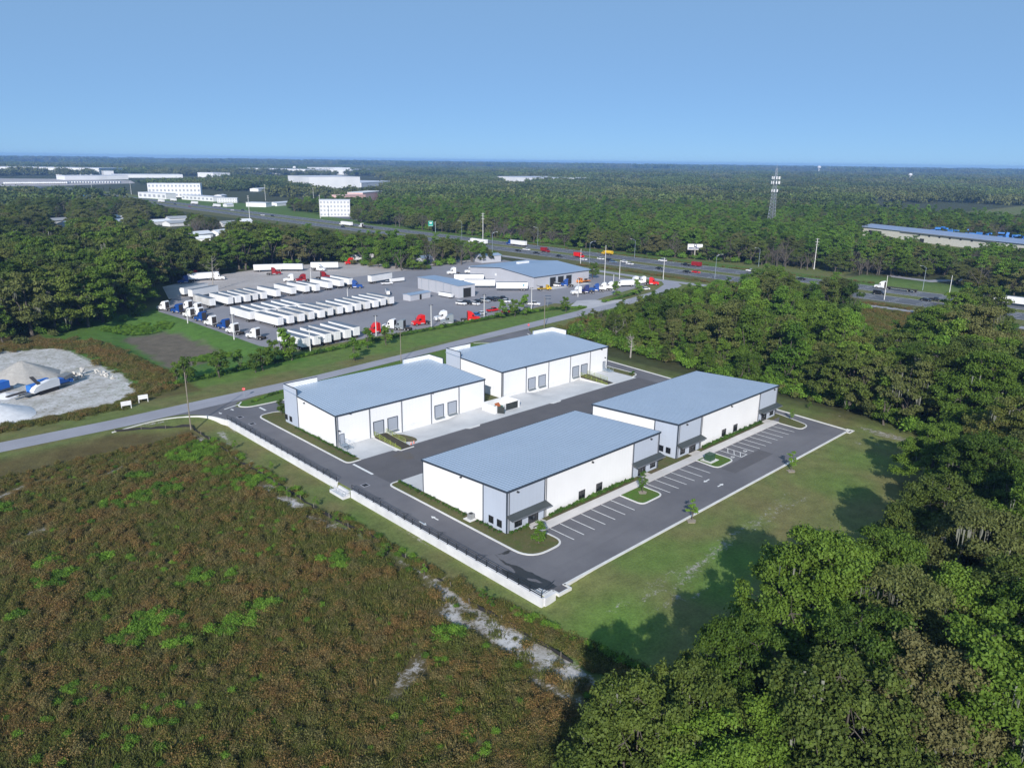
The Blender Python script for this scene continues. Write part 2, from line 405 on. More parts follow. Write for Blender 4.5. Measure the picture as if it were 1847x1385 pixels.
def ground_mat():
    m, k, b = base_mat('ground'); at = k.new('ShaderNodeAttribute', attribute_name='gcol'); sa = k.new('ShaderNodeAttribute', attribute_name='sand')
    geo = k.new('ShaderNodeNewGeometry').outputs['Position']
    big = k.noise(.35, 6, geo, .65); fine = k.noise(2.6, 5, geo, .7)
    mp = k.new('ShaderNodeMapping'); mp.inputs['Scale'].default_value = (.25, 1.6, 1); k.l.new(geo, mp.inputs[0]); streak = k.noise(.8, 5, mp.outputs[0], .65)
    v = k.math('ADD', k.math('MULTIPLY', k.ramp(big, .3, .7), .5), k.math('MULTIPLY', k.ramp(fine, .25, .75), .65))
    col = k.mix(1.0, at.outputs['Color'], k.ramp(v, .1, 1.05, (.55, .55, .55, 1), (1.35, 1.35, 1.35, 1)), 'MULTIPLY')
    dry = k.ramp(streak, .55, .75); col = k.mix(k.math('MULTIPLY', dry, .3), col, (.125, .115, .055))
    sm = k.math('ADD', sa.outputs['Fac'], k.math('MULTIPLY', k.math('SUBTRACT', k.noise(1.1, 9, geo, .82), .5), 3.2))
    mask = k.ramp(sm, .62, .95)
    sandc = k.mix(k.ramp(k.noise(.22, 6, geo, .65), .35, .65), (.56, .55, .56), (.33, .31, .285))
    sandc = k.mix(k.ramp(sa.outputs['Fac'], .86, 1.0), k.mix(1.0, sandc, (.74, .71, .68), 'MULTIPLY'), sandc)
    col = k.mix(mask, col, sandc)
    k.l.new(col, b.inputs['Base Color']); b.inputs['Roughness'].default_value = .9; b.inputs['Specular IOR Level'].default_value = .15
    bp = k.new('ShaderNodeBump'); bp.inputs['Strength'].default_value = .5; bp.inputs['Distance'].default_value = .25
    k.l.new(fine, bp.inputs['Height']); k.l.new(bp.outputs[0], b.inputs['Normal'])
    return m
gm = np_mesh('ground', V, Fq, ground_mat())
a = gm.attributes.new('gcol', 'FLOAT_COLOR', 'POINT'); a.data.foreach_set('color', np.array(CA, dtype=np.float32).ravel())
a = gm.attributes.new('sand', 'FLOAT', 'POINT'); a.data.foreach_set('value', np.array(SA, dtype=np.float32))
structure('ground', gm)
# ================================================================== PAVING
def asphalt_mat(name, c, c2, patch=.06):
    m, k, b = base_mat(name); geo = k.new('ShaderNodeNewGeometry').outputs['Position']
    big = k.ramp(k.noise(patch, 5, geo, .6), .35, .68); fine = k.ramp(k.noise(9, 3, geo, .7), .3, .7)
    col = k.mix(big, tuple(c), tuple(c2)); col = k.mix(1.0, col, k.mix(fine, (.9, .9, .9), (1.08, 1.08, 1.08)), 'MULTIPLY')
    mp = k.new('ShaderNodeMapping'); mp.inputs['Scale'].default_value = (.06, .9, 1); k.l.new(geo, mp.inputs[0])
    tr = k.ramp(k.noise(1.0, 3, mp.outputs[0], .5), .52, .72); col = k.mix(k.math('MULTIPLY', tr, .18), col, tuple(v*.6 for v in c))
    k.l.new(col, b.inputs['Base Color']); b.inputs['Roughness'].default_value = .85; b.inputs['Specular IOR Level'].default_value = .3
    MATS[name] = m; return m
M_asph = asphalt_mat('new asphalt', (.162, .157, .170), (.118, .115, .128), .08)
M_asph_dk = asphalt_mat('fresh asphalt', (.118, .112, .120), (.098, .094, .102), .2)
M_road = asphalt_mat('old road', (.31, .31, .35), (.26, .26, .295), .1)
M_hwy = asphalt_mat('highway asphalt', (.125, .132, .150), (.10, .106, .12), .02)
M_yard = asphalt_mat('yard asphalt', (.25, .245, .27), (.20, .197, .22), .03)
M_lot = asphalt_mat('dirt lot', (.42, .39, .385), (.33, .30, .29), .05)
M_conc = mat('concrete', (.56, .56, .57), .8, c2=(.47, .47, .48), scale=.18, bump=.1)
M_kerb = mat('kerb concrete', (.66, .65, .64), .8, c2=(.56, .55, .54), scale=.5)
M_walk = mat('sidewalk', (.60, .57, .56), .8, c2=(.52, .50, .49), scale=.3)
M_line = mat('white road paint', (.78, .78, .78), .6, c2=(.62, .62, .62), scale=1.5)
M_wallc = mat('poured concrete wall', (.66, .66, .68), .8, c2=(.54, .54, .57), scale=.35, bump=.15, bscale=3)
def turf_mat(name, c, c2, c3):
    m, k, b = base_mat(name); geo = k.new('ShaderNodeNewGeometry').outputs['Position']
    col = k.mix(k.ramp(k.noise(.5, 6, geo, .65), .35, .65), tuple(c), tuple(c2)); col = k.mix(k.math('MULTIPLY', k.ramp(k.noise(1.6, 6, geo, .75), .52, .70), .75), col, tuple(c3))
    col = k.mix(1.0, col, k.ramp(k.noise(7, 4, geo, .75), .3, .7, (.62, .62, .62, 1), (1.3, 1.3, 1.3, 1)), 'MULTIPLY')
    k.l.new(col, b.inputs['Base Color']); b.inputs['Roughness'].default_value = .95; b.inputs['Specular IOR Level'].default_value = .1; MATS[name] = m; return m
M_grass = turf_mat('mown turf', (.090, .112, .036), (.125, .112, .052), (.17, .135, .085))
M_grass_old = mat('mown grass', (.092, .124, .034), .9, c2=(.115, .112, .045), scale=.45, bump=.6, bscale=5, spec=.15)
M_grass2 = turf_mat('bright turf', (.072, .155, .026), (.100, .140, .036), (.125, .125, .05))
M_grass2_old = mat('fresh turf', (.070, .165, .024), .9, c2=(.090, .135, .032), scale=.6, bump=.6, bscale=5, spec=.15)
M_mulch = mat('mulch bed', (.135, .100, .066), .9, c2=(.085, .095, .040), scale=.8, bump=.5, spec=.15)
ASPH = [(68.86, 64.7), (171.6, 64.7), (174.5, 90), (177.4, 118), (179.6, 142), (181.5, 165), (184, 178), (194, 192.2), (166, 189.2), (169.5, 184), (172, 178), (169, 172.5), (84, 172.4), (77.6, 172.5), (75, 173.8), (74.3, 175.9), (76.2, 178.5), (82, 180.4), (56, 179.6), (62.5, 178.0), (65.9, 174.6), (67.5, 171), (68.86, 166)]
sheet('parking_asphalt', ASPH, .03, M_asph, [(78.5, 125.3), (171.0, 125.3), (171.0, 159), (78.5, 156.8)])
sheet('patched_asphalt', [(129.5, 72.4), (129.5, 69.2), (145.1, 69.2), (145.1, 72.6)], .036, M_asph_dk)
sheet('truck_court_asphalt', [(76, 111.2), (171, 111.3), (171.5, 124.9), (75.6, 124.8)], .036, M_asph_dk)
# local road, a little wider where the yard drive joins
ROAD = [(-260, 178.5), (25, 178.7), (50, 178.2), (70, 179.6), (88.5, 181.0), (130, 185.6), (172.3, 190.3), (215, 194.4), (265, 199.2), (300, 205), (326, 214), (333, 222), (333, 232), (322, 222), (300, 212.5), (262, 205.4), (233.8, 203.4), (177.6, 196.6), (140, 191.8), (103.0, 187.6), (73.0, 186.4), (48.5, 185.0), (26, 185.2), (-260, 184.8)]
sheet('road', ROAD, .045, M_road)
sheet('yard_driveway', [(233, 203.0), (262, 205.0), (274, 206.5), (266, 210), (258, 217), (252, 219.5), (240, 212.5), (246, 208.5), (243, 205.5)], .052, mat('driveway concrete', (.44, .43, .45), .85, c2=(.36, .35, .37), scale=.15))
YARD = [(104.5, 312), (106.4, 287), (108, 231.4), (112, 218.2), (150, 218.0), (200, 218.4), (226, 220), (240, 221.5), (243, 216), (250, 218.2), (258, 214.5), (266, 217), (290, 222), (318, 228), (324, 240), (324, 262), (318, 300), (326, 345), (300, 352), (215, 344), (120, 338)]
sheet('yard_asphalt', YARD, .02, M_yard)
sheet('dirt_lot', [(118, 337), (215, 342), (250, 346), (262, 352), (300, 353), (326, 346), (322, 364), (262, 366), (240, 398), (205, 404), (160, 392), (128, 372)], .026, M_lot)
for nm, x0, x1 in (('highway_near_lanes', 359, 376.5), ('highway_far_lanes', 385.5, 402.5)):
    sheet(nm, [(x0, -500), (x1, -500), (x1, 1400), (x1+60, 2600), (x0+60, 2600), (x0, 1400)], .06, M_hwy)
sheet('mown_verge', [(344.5, 215), (358.8, 60), (358.8, 1300), (330, 1300), (345, 480), (341, 340)], .012, M_grass)
sheet('mown_verge', [(402.7, 150), (416, 150), (420, 300), (416, 560), (470, 610), (520, 760), (470, 1000), (402.7, 1300)], .012, M_grass2)
sheet('side_parking', [(425, 640), (470, 655), (462, 720), (430, 735)], .03, M_hwy)
fr = [(340, -300), (340.5, 60), (344.5, 105), (343.8, 128), (336, 200), (332.5, 232), (334, 270), (340, 340), (338, 420)]
structure('frontage_road', band(MB(), fr, 5.5, .0, .055), M_road)
structure('ramp_road', band(MB(), [(470, -200), (447, 92), (448, 108), (446, 136), (449, 155)][:3]+[(450, 90)][:0], 5, 0, .06), M_road)
structure('side_road', band(MB(), [(470, 170), (447, 154), (444.5, 136), (463, 127), (499, 127.5), (520, 128)], 6, 0, .08), M_road)
# highway paint, kerbs, stalls
mk = MB()
for x in (359.9, 375.8, 386.2, 401.7): mk.b2(x-.12, x+.12, -300, 1300, .055, .07)
for x in (363.6, 367.4, 371.3, 390.3, 394.1, 397.9):
    y = -200
    while y < 900: mk.b2(x-.1, x+.1, y, y+3.2, .055, .07); y += 12
structure('highway_markings', mk, M_line)
mk = MB(); zl0, zl1 = .02, .042
for x in (85.0, 87.5, 90.2, 93.0, 95.7, 98.5, 101.2, 112.1, 114.9, 117.6, 120.3, 123.1, 125.9, 143.2, 145.8, 148.3, 150.9, 153.6, 156.2, 159.0, 161.6): mk.b2(x-.07, x+.07, 72.7, 78.1, zl0, zl1)
for x in (138.3, 140.6): mk.b2(x-.07, x+.07, 72.9, 78.1, zl0, zl1)
for y in (73.2, 74.7, 76.2): 
    mk.box(139.45, y+.6, zl1-.011, 2.6, .12, .022, .55)
mk.b2(138.3, 140.6, 72.8, 72.95, zl0, zl1)
for x in (136.9, 142.0):                                      # painted wheelchair symbols
    mk.box(x, 73.9, .034, .9, .14, .016); mk.box(x+.3, 74.3, .034, .14, .8, .016, .3); mk.box(x-.3, 74.2, .034, .3, .3, .016)
mk.b2(75.55, 76.05, 117.3, 124.3, .03, .048); mk.b2(78.3, 78.8, 167.9, 171.1, zl0, zl1)
mk.box(73.6, 176.0, .034, .35, 4.6, .016, -1.25)
def arrow(mk, x, y, ang, L=2.0):
    c, n = math.cos(ang), math.sin(ang)
    P = [(-L/2, -.13), (L*.1, -.13), (L*.1, -.42), (L/2, 0), (L*.1, .42), (L*.1, .13), (-L/2, .13)]
    mk.prism([(x+a*c-b*n, y+a*n+b*c) for a, b in P], zl0, zl1)
arrow(mk, 73.0, 94.2, math.pi/2); arrow(mk, 70.3, 94.0, -math.pi/2); arrow(mk, 122.0, 71.1, math.pi); arrow(mk, 122.2, 68.1, 0)
arrow(mk, 72.8, 173.8, math.pi/2, 1.4); arrow(mk, 69.5, 173.2, -math.pi/2, 1.4)
structure('parking_markings', mk, M_line)
kb = MB(); KZ = .15
band(kb, [(69.2, 64.45), (71.2, 64.45)], .5, -.3, KZ)
band(kb, [(73.4, 64.45), (171.8, 64.45), (172.2, 66), (174.7, 90), (177.6, 118), (179.8, 142), (181.7, 165), (184.3, 178)], .45, -.3, KZ)
band(kb, [(71.2, 64.5), (71.2, 63.3), (73.6, 63.3), (73.6, 64.5)], .3, -.3, KZ)
band(kb, [(170.4, 64.5), (170.4, 63.6), (172.6, 63.6), (172.6, 65.2)], .3, -.3, KZ)
GR = MB(); GR2 = MB()
def island(P, r, fill=GR, z=.11, cut=None):
    Q = rounded(P, r); fill.prism(Q, -.1, z); return Q
# green around the nearest pair of warehouses
Lcorner = rounded([(83.2, 78.1), (83.2, 73.0), (75.2, 73.0), (75.2, 111.1), (78.0, 111.1)], [0, 4.0, 4.2, 2.4, 0], 7, False)
GR.prism(Lcorner+[(78.2, 81.5), (83.2, 81.5)], -.1, .11); band(kb, Lcorner, .34, -.1, KZ)
GR.prism([(83.2, 80.25), (169.8, 80.25), (169.8, 81.9), (126.9, 81.9), (126.9, 104), (120.2, 104), (120.2, 81.9), (83.2, 81.9)], -.1, .105)
isl = rounded([(104.0, 78.2), (103.9, 73.0), (110.4, 73.0), (110.5, 78.2)], [0, 1.4, 1.6, 0], 6, False); GR2.prism(isl, -.1, .11); band(kb, isl, .3, -.1, KZ)
isl = rounded([(129.4, 78.2), (129.1, 73.0), (135.6, 73.0), (135.8, 78.2)], [0, 1.4, 1.6, 0], 6, False); GR2.prism(isl, -.1, .11); band(kb, isl, .3, -.1, KZ)
isl = rounded([(164.6, 78.2), (164.3, 72.4), (168.3, 72.4), (171.3, 82.5), (171.3, 104.2), (169.3, 104.2)], [0, 1.3, 2, 3, 1, 0], 6, False); GR.prism(isl+[(169.3, 80.25)], -.1, .11); band(kb, isl, .3, -.1, KZ)
isl = rounded([(78.2, 125.3), (75.1, 125.2), (75.1, 165.2), (80.5, 165.2), (84, 160), (172, 162), (175, 158), (174.2, 127.2), (170.6, 126.2)], [0, 2.2, 4.0, 2, 2, 3, 3, 1.6, 0], 7, False)
band(kb, isl, .34, -.1, KZ)
GR.prism([p for p in isl if p[1] > 100 and (p[0] < 84)]+[(84, 156.9), (78.3, 156.9), (78.3, 125.3)], -.1, .11)
GR.prism([(84, 156.9), (84, 160), (172, 162), (175, 158), (174.2, 127.6), (171.3, 126.6), (171.3, 158.9), (128.3, 158.9), (128.3, 134.9), (120.8, 134.9), (120.8, 156.9)], -.1, .105)
# roadside verge between the site drive and the road, with its rounded kerb
isl = rounded([(77.0, 177.9), (74.8, 175.2), (76.4, 172.9), (84, 172.6), (168, 172.8), (171.2, 176), (168.5, 183.4), (163.5, 187.8)], [0, 2, 2.4, 2, 3, 3, 2, 0], 6, False); band(kb, isl, .34, -.1, KZ)
GR2.prism(isl+[(140, 186.2), (120, 184.2), (88.5, 180.8)], -.1, .1)
band(kb, rounded([(46, 176.0), (58, 178.2), (66.6, 173.6), (68.4, 166.5)], [0, 5, 4, 0], 6, False), .3, -1.2, KZ)
band(kb, rounded([(188, 186.5), (184.5, 179), (184.3, 178)], 1, 4, False), .3, -.1, KZ)
sheet('kerb_inlet', [(71.3, 63.45), (73.4, 63.45), (73.4, 64.75), (71.3, 64.75)], .04, M_asph_dk)
sheet('kerb_inlet', [(170.5, 63.7), (172.4, 63.7), (172.0, 64.75), (170.5, 64.75)], .04, M_asph_dk)
structure('kerb', kb, M_kerb); structure('lawn_strip', GR, M_grass); structure('turf_island', GR2, M_grass2)
structure('sidewalk', MB().b2(83.0, 165.2, 78.2, 80.25, -.05, .15), M_walk)
mu = MB(); 
for x0, x1 in ((87.3, 111.5), (113.8, 120), (129.5, 134.5), (135.8, 160.5)): mu.b2(x0, x1, 80.35, 81.4, .05, .125)
mu.b2(77.0, 77.9, 82, 110, .05, .125); mu.b2(77.1, 78.1, 128, 150, .05, .125)
structure('planting_bed', mu, M_mulch)
structure('footpath', MB().prism([(85.2, 80.2), (86.4, 80.2), (86.3, 81.4), (83.0, 81.4), (82.2, 79.8)], .1, .15).prism([(113.6, 80.2), (116.5, 80.2), (116.5, 81.4), (113.6, 81.4)], .1, .15).prism([(131.2, 80.2), (134.4, 80.2), (134.4, 81.4), (131.2, 81.4)], .1, .15).prism([(162, 80.2), (165, 80.2), (165, 81.4), (162, 81.4)], .1, .15), M_walk)
# concrete aprons, dipping to the loading doors
def apron(name, P, docks, yw, ye):
    xs = sorted({x for p in docks for x in p}|{P[0], P[1]}); V = []; F = []
    for x in xs:
        dz = -.75 if any(a < x < b for a, b in docks) else 0.0
        V += [(x, ye, .045), (x, yw, .045+dz)]
    return V, F
def court(name, x0, x1, ye, yw, dips):
    """grid slab from its edge ye to the wall yw; dips = (x0, x1, depth)"""
    X = [x0+(x1-x0)*i/110 for i in range(111)]; Y = [ye+(yw-ye)*j/8 for j in range(9)]; V = []
    for y in Y:
        for x in X:
            d = 0
            for a, b, q in dips: d = max(d, q*sst(a-3.5, a+1.5, x)*(1-sst(b-1.5, b+3.5, x)))
            V.append((x, y, .05-d*sst(0, 1, (y-ye)/(yw-ye))))
    F = [(j*111+i, j*111+i+1, (j+1)*111+i+1, (j+1)*111+i) for j in range(8) for i in range(110)]
    if yw < ye: F = [f[::-1] for f in F]
    structure(name, np_mesh(name, V, F, M_conc))
court('loading_apron', 78.3, 171.0, 125.2, 136.5, [(94, 110, .75), (139, 158, .75)])
sheet('court_apron', [(78.0, 104), (170, 104), (170, 111.2), (78.0, 111.2)], .046, M_conc)
structure('apron_bump', MB().prism([(106.5, 125.3), (107.2, 124.4), (110.2, 124.4), (111, 125.3)], 0, .05).prism([(134.8, 125.3), (135.4, 124.5), (138.2, 124.5), (139, 125.3)], 0, .05).prism([(86.2, 125.3), (86.4, 124.4), (89.9, 124.4), (90.2, 125.3)], 0, .06), M_kerb)
# damp patch running down to the corner inlet
def ragged(P, amp, seed, n=5):
    r = random.Random(seed); out = []
    for i in range(len(P)):
        a, b = P[i], P[(i+1) % len(P)]
        for k in range(n):
            t = k/n; out.append((a[0]+(b[0]-a[0])*t+r.uniform(-amp, amp), a[1]+(b[1]-a[1])*t+r.uniform(-amp, amp)))
    return out
M_wet = mat('damp asphalt', (.022, .020, .018), .35, c2=(.030, .028, .026), scale=.8, spec=.6)
sheet('damp_asphalt', ragged([(72.2, 78.2), (71.6, 75.0), (72.2, 73.2), (72.5, 70), (72.7, 66.5), (72.6, 64.9), (71.3, 65.0), (69.5, 65.4), (69.3, 68), (69.2, 72.5), (69.8, 74.0), (70.6, 71.8), (71.3, 72.6), (71.2, 74.6)], .13, 5), .044, M_wet)
sheet('drying_asphalt', ragged([(70.6, 68.9), (70.9, 69.5), (71.6, 68.4), (71.7, 66.9), (71.3, 67.3)], .08, 9, 3), .05, M_asph)
sheet('concrete_runoff', ragged([(69.1, 64.8), (70.7, 64.9), (70.3, 66.3), (69.6, 66.4), (69.1, 67.2)], .05, 2, 3), .055, M_conc)
sheet('damp_trail', ragged([(72.4, 77.6), (74.6, 77.4), (74.9, 76.9), (73.4, 76.7)], .14, 12, 4), .045, M_wet)
# stained patch in the truck court
sheet('asphalt_stain', ragged([(84.5, 123), (87, 123.8), (88, 121), (86.5, 118), (84, 119.6)], .35, 4, 5), .041, mat('clay stain', (.105, .088, .078), .9, c2=(.098, .094, .10), scale=.7))
# ================================================================== WAREHOUSES
M_white = panel_mat('white wall panel', (.80, .80, .82), 0, .3, dark=.86)
M_blue = panel_mat('pale blue wall panel', (.45, .50, .60), 0, .3, dark=.82)
M_stem = mat('painted wall base', (.74, .74, .75), .7)
M_roof = mat('standing seam roof', (.45, .525, .62), .42, .15, c2=(.42, .495, .59), scale=.12, var=.06)
M_seam = mat('roof seam', (.21, .275, .38), .4, .35)
M_trim = mat('slate trim', (.045, .060, .085), .45, .2)
M_pipe = mat('grey downspout', (.22, .23, .26), .5, .3)
M_door = panel_mat('dock door panel', (.33, .36, .42), 0, .25, .5)
M_frame = mat('dark frame', (.03, .032, .038), .4)
M_glass = mat('dark glass', (.012, .014, .018), .06, 0, spec=.9)
M_lamp = mat('lamp housing', (.05, .05, .055), .5)
M_rubber = mat('black rubber', (.02, .02, .021), .9)
M_steel = mat('galvanised steel', (.38, .45, .52), .4, .5)
M_canopy = mat('canopy metal', (.075, .085, .085), .5, .3)
def window(parent, x, y, z, wx, h, axis, n=2):
    """axis 'x': window in a wall facing -Y; axis 'y': in a wall facing -X"""
    fr = MB(); gl = MB()
    if axis == 'x':
        gl.b2(x-wx/2+.05, x+wx/2-.05, y-.05, y+.02, z+.05, z+h-.05)
        for a, b, c, d in ((x-wx/2, x+wx/2, z, z+.08), (x-wx/2, x+wx/2, z+h-.08, z+h), (x-wx/2, x-wx/2+.08, z+.081, z+h-.081), (x+wx/2-.08, x+wx/2, z+.081, z+h-.081)): fr.b2(a, b, y-.1, y+.02, c, d)
        for i in range(1, n): fr.b2(x-wx/2+wx*i/n-.03, x-wx/2+wx*i/n+.03, y-.09, y+.015, z+.081, z+h-.081)
    else:
        gl.b2(x-.05, x+.02, y-wx/2+.05, y+wx/2-.05, z+.05, z+h-.05)
        for a, b, c, d in ((y-wx/2, y+wx/2, z, z+.08), (y-wx/2, y+wx/2, z+h-.08, z+h), (y-wx/2, y-wx/2+.08, z+.081, z+h-.081), (y+wx/2-.08, y+wx/2, z+.081, z+h-.081)): fr.b2(x-.1, x+.02, a, b, c, d)
        for i in range(1, n): fr.b2(x-.09, x+.015, y-wx/2+wx*i/n-.03, y-wx/2+wx*i/n+.03, z+.081, z+h-.081)
    f = obj('window', fr, parent, m=M_frame); obj('pane', gl, f, m=M_glass)
def roofpart(root, x0, x1, y0, y1, z0, z1, ov=.25):
    """single slope from y0 (height z0) to y1 (height z1), with standing seams"""
    dy = y1-y0; s = (z1-z0)/dy; ya, yb = y0-ov, y1+ov; za, zb = z0-s*ov, z1+s*ov
    r = MB().add([(x0-ov, ya, za), (x1+ov, ya, za), (x1+ov, yb, zb), (x0-ov, yb, zb), (x0-ov, ya, za-.12), (x1+ov, ya, za-.12), (x1+ov, yb, zb-.12), (x0-ov, yb, zb-.12)],
                 [(0, 1, 2, 3), (7, 6, 5, 4), (0, 4, 5, 1), (1, 5, 6, 2), (2, 6, 7, 3), (3, 7, 4, 0)])
    R = obj('roof', r, root, m=M_roof); sm = MB(); n = int((x1-x0+2*ov)/.76)
    for i in range(n+1):
        x = x0-ov+.05+i*(x1-x0+2*ov-.1)/n; q = .06
        sm.add([(x-q, ya, za-.02), (x+q, ya, za-.02), (x+q, yb, zb-.02), (x-q, yb, zb-.02), (x-q*.5, ya, za+.06), (x+q*.5, ya, za+.06), (x+q*.5, yb, zb+.06), (x-q*.5, yb, zb+.06)],
               [(4, 5, 6, 7), (0, 1, 5, 4), (1, 2, 6, 5), (2, 3, 7, 6), (3, 0, 4, 7)])
    obj('roof_seam', sm, R, m=M_seam)
def edge_trim(mb, p, q, h=.34, t=.1):
    """fascia board from p to q (top edge)"""
    p, q = Vector(p), Vector(q); d = (q-p); n = Vector((-d.y, d.x, 0)).normalized()*t
    vs = []
    for o in (Vector((0, 0, 0)), n):
        for e in (p, q): vs += [tuple(e+o), tuple(e+o-Vector((0, 0, h)))]
    mb.add(vs, [(0, 1, 3, 2), (4, 6, 7, 5), (0, 2, 6, 4), (1, 5, 7, 3), (0, 4, 5, 1), (2, 3, 7, 6)])
def wall_lamps(root, pts):
    for x, y, z, ax in pts:
        m = MB()
        if ax == 'x': m.box(x, y-.18, z, .34, .34, .2); m.box(x, y-.05, z+.02, .2, .16, .3)
        else: m.box(x-.18, y, z, .34, .34, .2); m.box(x-.05, y, z+.02, .16, .2, .3)
        obj('wall_lamp', m, root, m=M_lamp)
def front_building(label, x0, x1, y0, y1, c0, c1, lamps, wins, left_wins, d0, d1):
    """parking-side building: high eave to the lot, pale blue corner bays"""
    zh, zl = 7.75, 6.55
    root = thing('warehouse', label, 'warehouse', (0, 0, 0), 0, 'four low metal warehouses')
    def zt(y): return zh+(zl-zh)*(y-y0)/(y1-y0)
    yc = 87.3+(y0-81.5)
    def wallslab(pts, z, th=.2): pass
    # white shell
    sh = MB().add([(x0, y0, -.6), (x1, y0, -.6), (x1, y1, -.6), (x0, y1, -.6), (x0, y0, zh-.1), (x1, y0, zh-.1), (x1, y1, zl-.1), (x0, y1, zl-.1)],
                  [(0, 1, 5, 4), (1, 2, 6, 5), (2, 3, 7, 6), (3, 0, 4, 7), (4, 5, 6, 7)])
    obj('wall', sh, root, m=M_white)
    e = .03
    bl = MB()
    # corner bays stand 3 cm proud
    def bayL(xa, xb): bl.add([(xa, y0-e, -.1), (xb, y0-e, -.1), (xb, y0-e, zh-.12), (xa, y0-e, zh-.12), (xa, y0+.05, -.1), (xb, y0+.05, -.1), (xb, y0+.05, zh-.12), (xa, y0+.05, zh-.12)], [(0, 1, 2, 3), (1, 5, 6, 2), (5, 4, 7, 6), (4, 0, 3, 7), (3, 2, 6, 7)])
    bayL(x0-e, c0); bayL(c1, x1+e)
    bl.add([(x0-e, yc, -.1), (x0-e, y0-e, -.1), (x0-e, y0-e, zh-.12), (x0-e, yc, zt(yc)-.12), (x0+.05, yc, -.1), (x0+.05, y0, -.1), (x0+.05, y0, zh-.12), (x0+.05, yc, zt(yc)-.12)], [(0, 1, 2, 3), (4, 7, 6, 5), (0, 4, 5, 1), (3, 2, 6, 7), (0, 3, 7, 4)])
    bl.add([(x1+e, yc, -.1), (x1+e, y0-e, -.1), (x1+e, y0-e, zh-.12), (x1+e, yc, zt(yc)-.12)], [(3, 2, 1, 0)])
    each('corner_panel', bl, root, M_blue)
    roofpart(root, x0, x1, y0, y1, zh, zl)
    tr = MB(); o = .25
    edge_trim(tr, (x0-o, y0-o-.02, zh+.1), (x1+o, y0-o-.02, zh+.1), .36); edge_trim(tr, (x1+o+.02, y0-o, zh+.1), (x1+o+.02, y1+o, zl+.05), .36)
    edge_trim(tr, (x1+o, y1+o+.02, zl+.05), (x0-o, y1+o+.02, zl+.05), .36); edge_trim(tr, (x0-o-.02, y1+o, zl+.05), (x0-o-.02, y0-o, zh+.1), .36)
    each('roof_trim', tr, root, M_trim)
    ct = MB()
    for x, y in ((x0-.02, y0-.02), (x1-.02, y0-.02)): ct.b2(x-.09, x+.11, y-.09, y+.11, -.05, zh-.2)
    ct.b2(x0-.1, x0+.02, yc-.1, yc+.1, -.05, zt(yc)-.2); ct.b2(x0-.1, x0+.1, y1-.1, y1+.05, -.05, zl-.2)
    for x in (c0, c1): ct.b2(x-.09, x+.09, y0-.11, y0+.02, -.05, zh-.22)
    each('corner_trim', ct, root, M_trim)
    ds = MB()
    for x in (x0+.35, c0+.3, c1-.3, x1-.4): ds.b2(x-.06, x+.06, y0-.22, y0-.1, .15, zh-.3)
    each('downspout', ds, root, M_pipe)
    for xa, xb, dr in ((x0-.15, c0+.35, d0), (c1-.35, x1+.5, d1)):
        cn = MB().side([(0, 0), (1.5, -.42), (1.5, -.58), (0, -.28)], xa, xb)
        cn.v = [(y_, y0-x_-.02, z_+3.35) for x_, y_, z_ in cn.v]; cn.f = [f[::-1] for f in cn.f]
        C_ = obj('canopy', cn, root, m=M_canopy)
        st = MB()
        for x in (xa+.25, (xa+xb)/2, xb-.25): st.tube((x, y0-.05, 2.55), (x, y0-1.35, 2.85), .05)
        st.b2(xa, xb, y0-1.6, y0-1.46, 2.74, 2.9)
        obj('canopy_bracket', st, C_, m=M_pipe)
        # glazed entrance
        D = obj('entrance_door', MB().b2(dr-1.15, dr+1.15, y0-.06, y0+.02, .13, 2.35), root, m=M_glass)
        fr = MB()
        for x in (dr-1.15, dr-.0, dr+.55, dr+1.15): fr.b2(x-.05, x+.05, y0-.11, y0-.0, .13, 2.4)
        fr.b2(dr-1.099, dr+1.099, y0-.1, y0, 2.32, 2.42); obj('door_frame', fr, D, m=M_frame)
        obj('door_handle', MB().b2(dr+.08, dr+.12, y0-.16, y0-.12, .9, 1.3), D, m=M_steel)
    for x, wx in wins: window(root, x, y0 if not (x < c0 or x > c1) else y0-e, .62 if (x < c0 or x > c1) else .55, wx, 1.65, 'x', 2)
    for y, wx in left_wins: window(root, x0-e, y, .75, wx, 1.3, 'y', 2)
    wall_lamps(root, lamps)
    ut = MB()
    for y in (93.5, 100.8): ut.box(x0-.08, y, 1.8, .16, .3, .4); ut.box(x0-.05, y, .9, .08, .08, 1.5)
    ut.box(x0-.08, yc+.8, 2.2, .14, .3, .5)
    each('utility_box', ut, root, M_stem)
    return root
front_building('nearest warehouse beside the parking stalls, white with pale blue corner bays', 78.1, 120.2, 81.5, 104, 87.0, 111.9,
    [(80.4, 81.47, 7.0, 'x'), (99.5, 81.5, 7.0, 'x'), (117.3, 81.47, 7.0, 'x'), (78.1, 93.0, 6.6, 'y')], [(80.7, 1.7), (96.9, 1.7), (101.8, 1.7), (118.5, 1.7)], [(85.25, 1.15), (83.2, 1.15)], 84.3, 114.9)
front_building('white warehouse with blue bays farthest right, next to the woods', 127.0, 169.2, 81.6, 104.6, 135.6, 160.8,
    [(130, 81.57, 7.0, 'x'), (147.8, 81.6, 7.1, 'x'), (167.4, 81.57, 7.1, 'x')], [(129.2, 1.7), (145.5, 1.7), (150.4, 1.7), (167.3, 1.7)], [(85.4, 1.15), (83.6, 1.15)], 132.9, 163.6)
M_dockred = mat('dock leveller', (.16, .19, .21), .6)
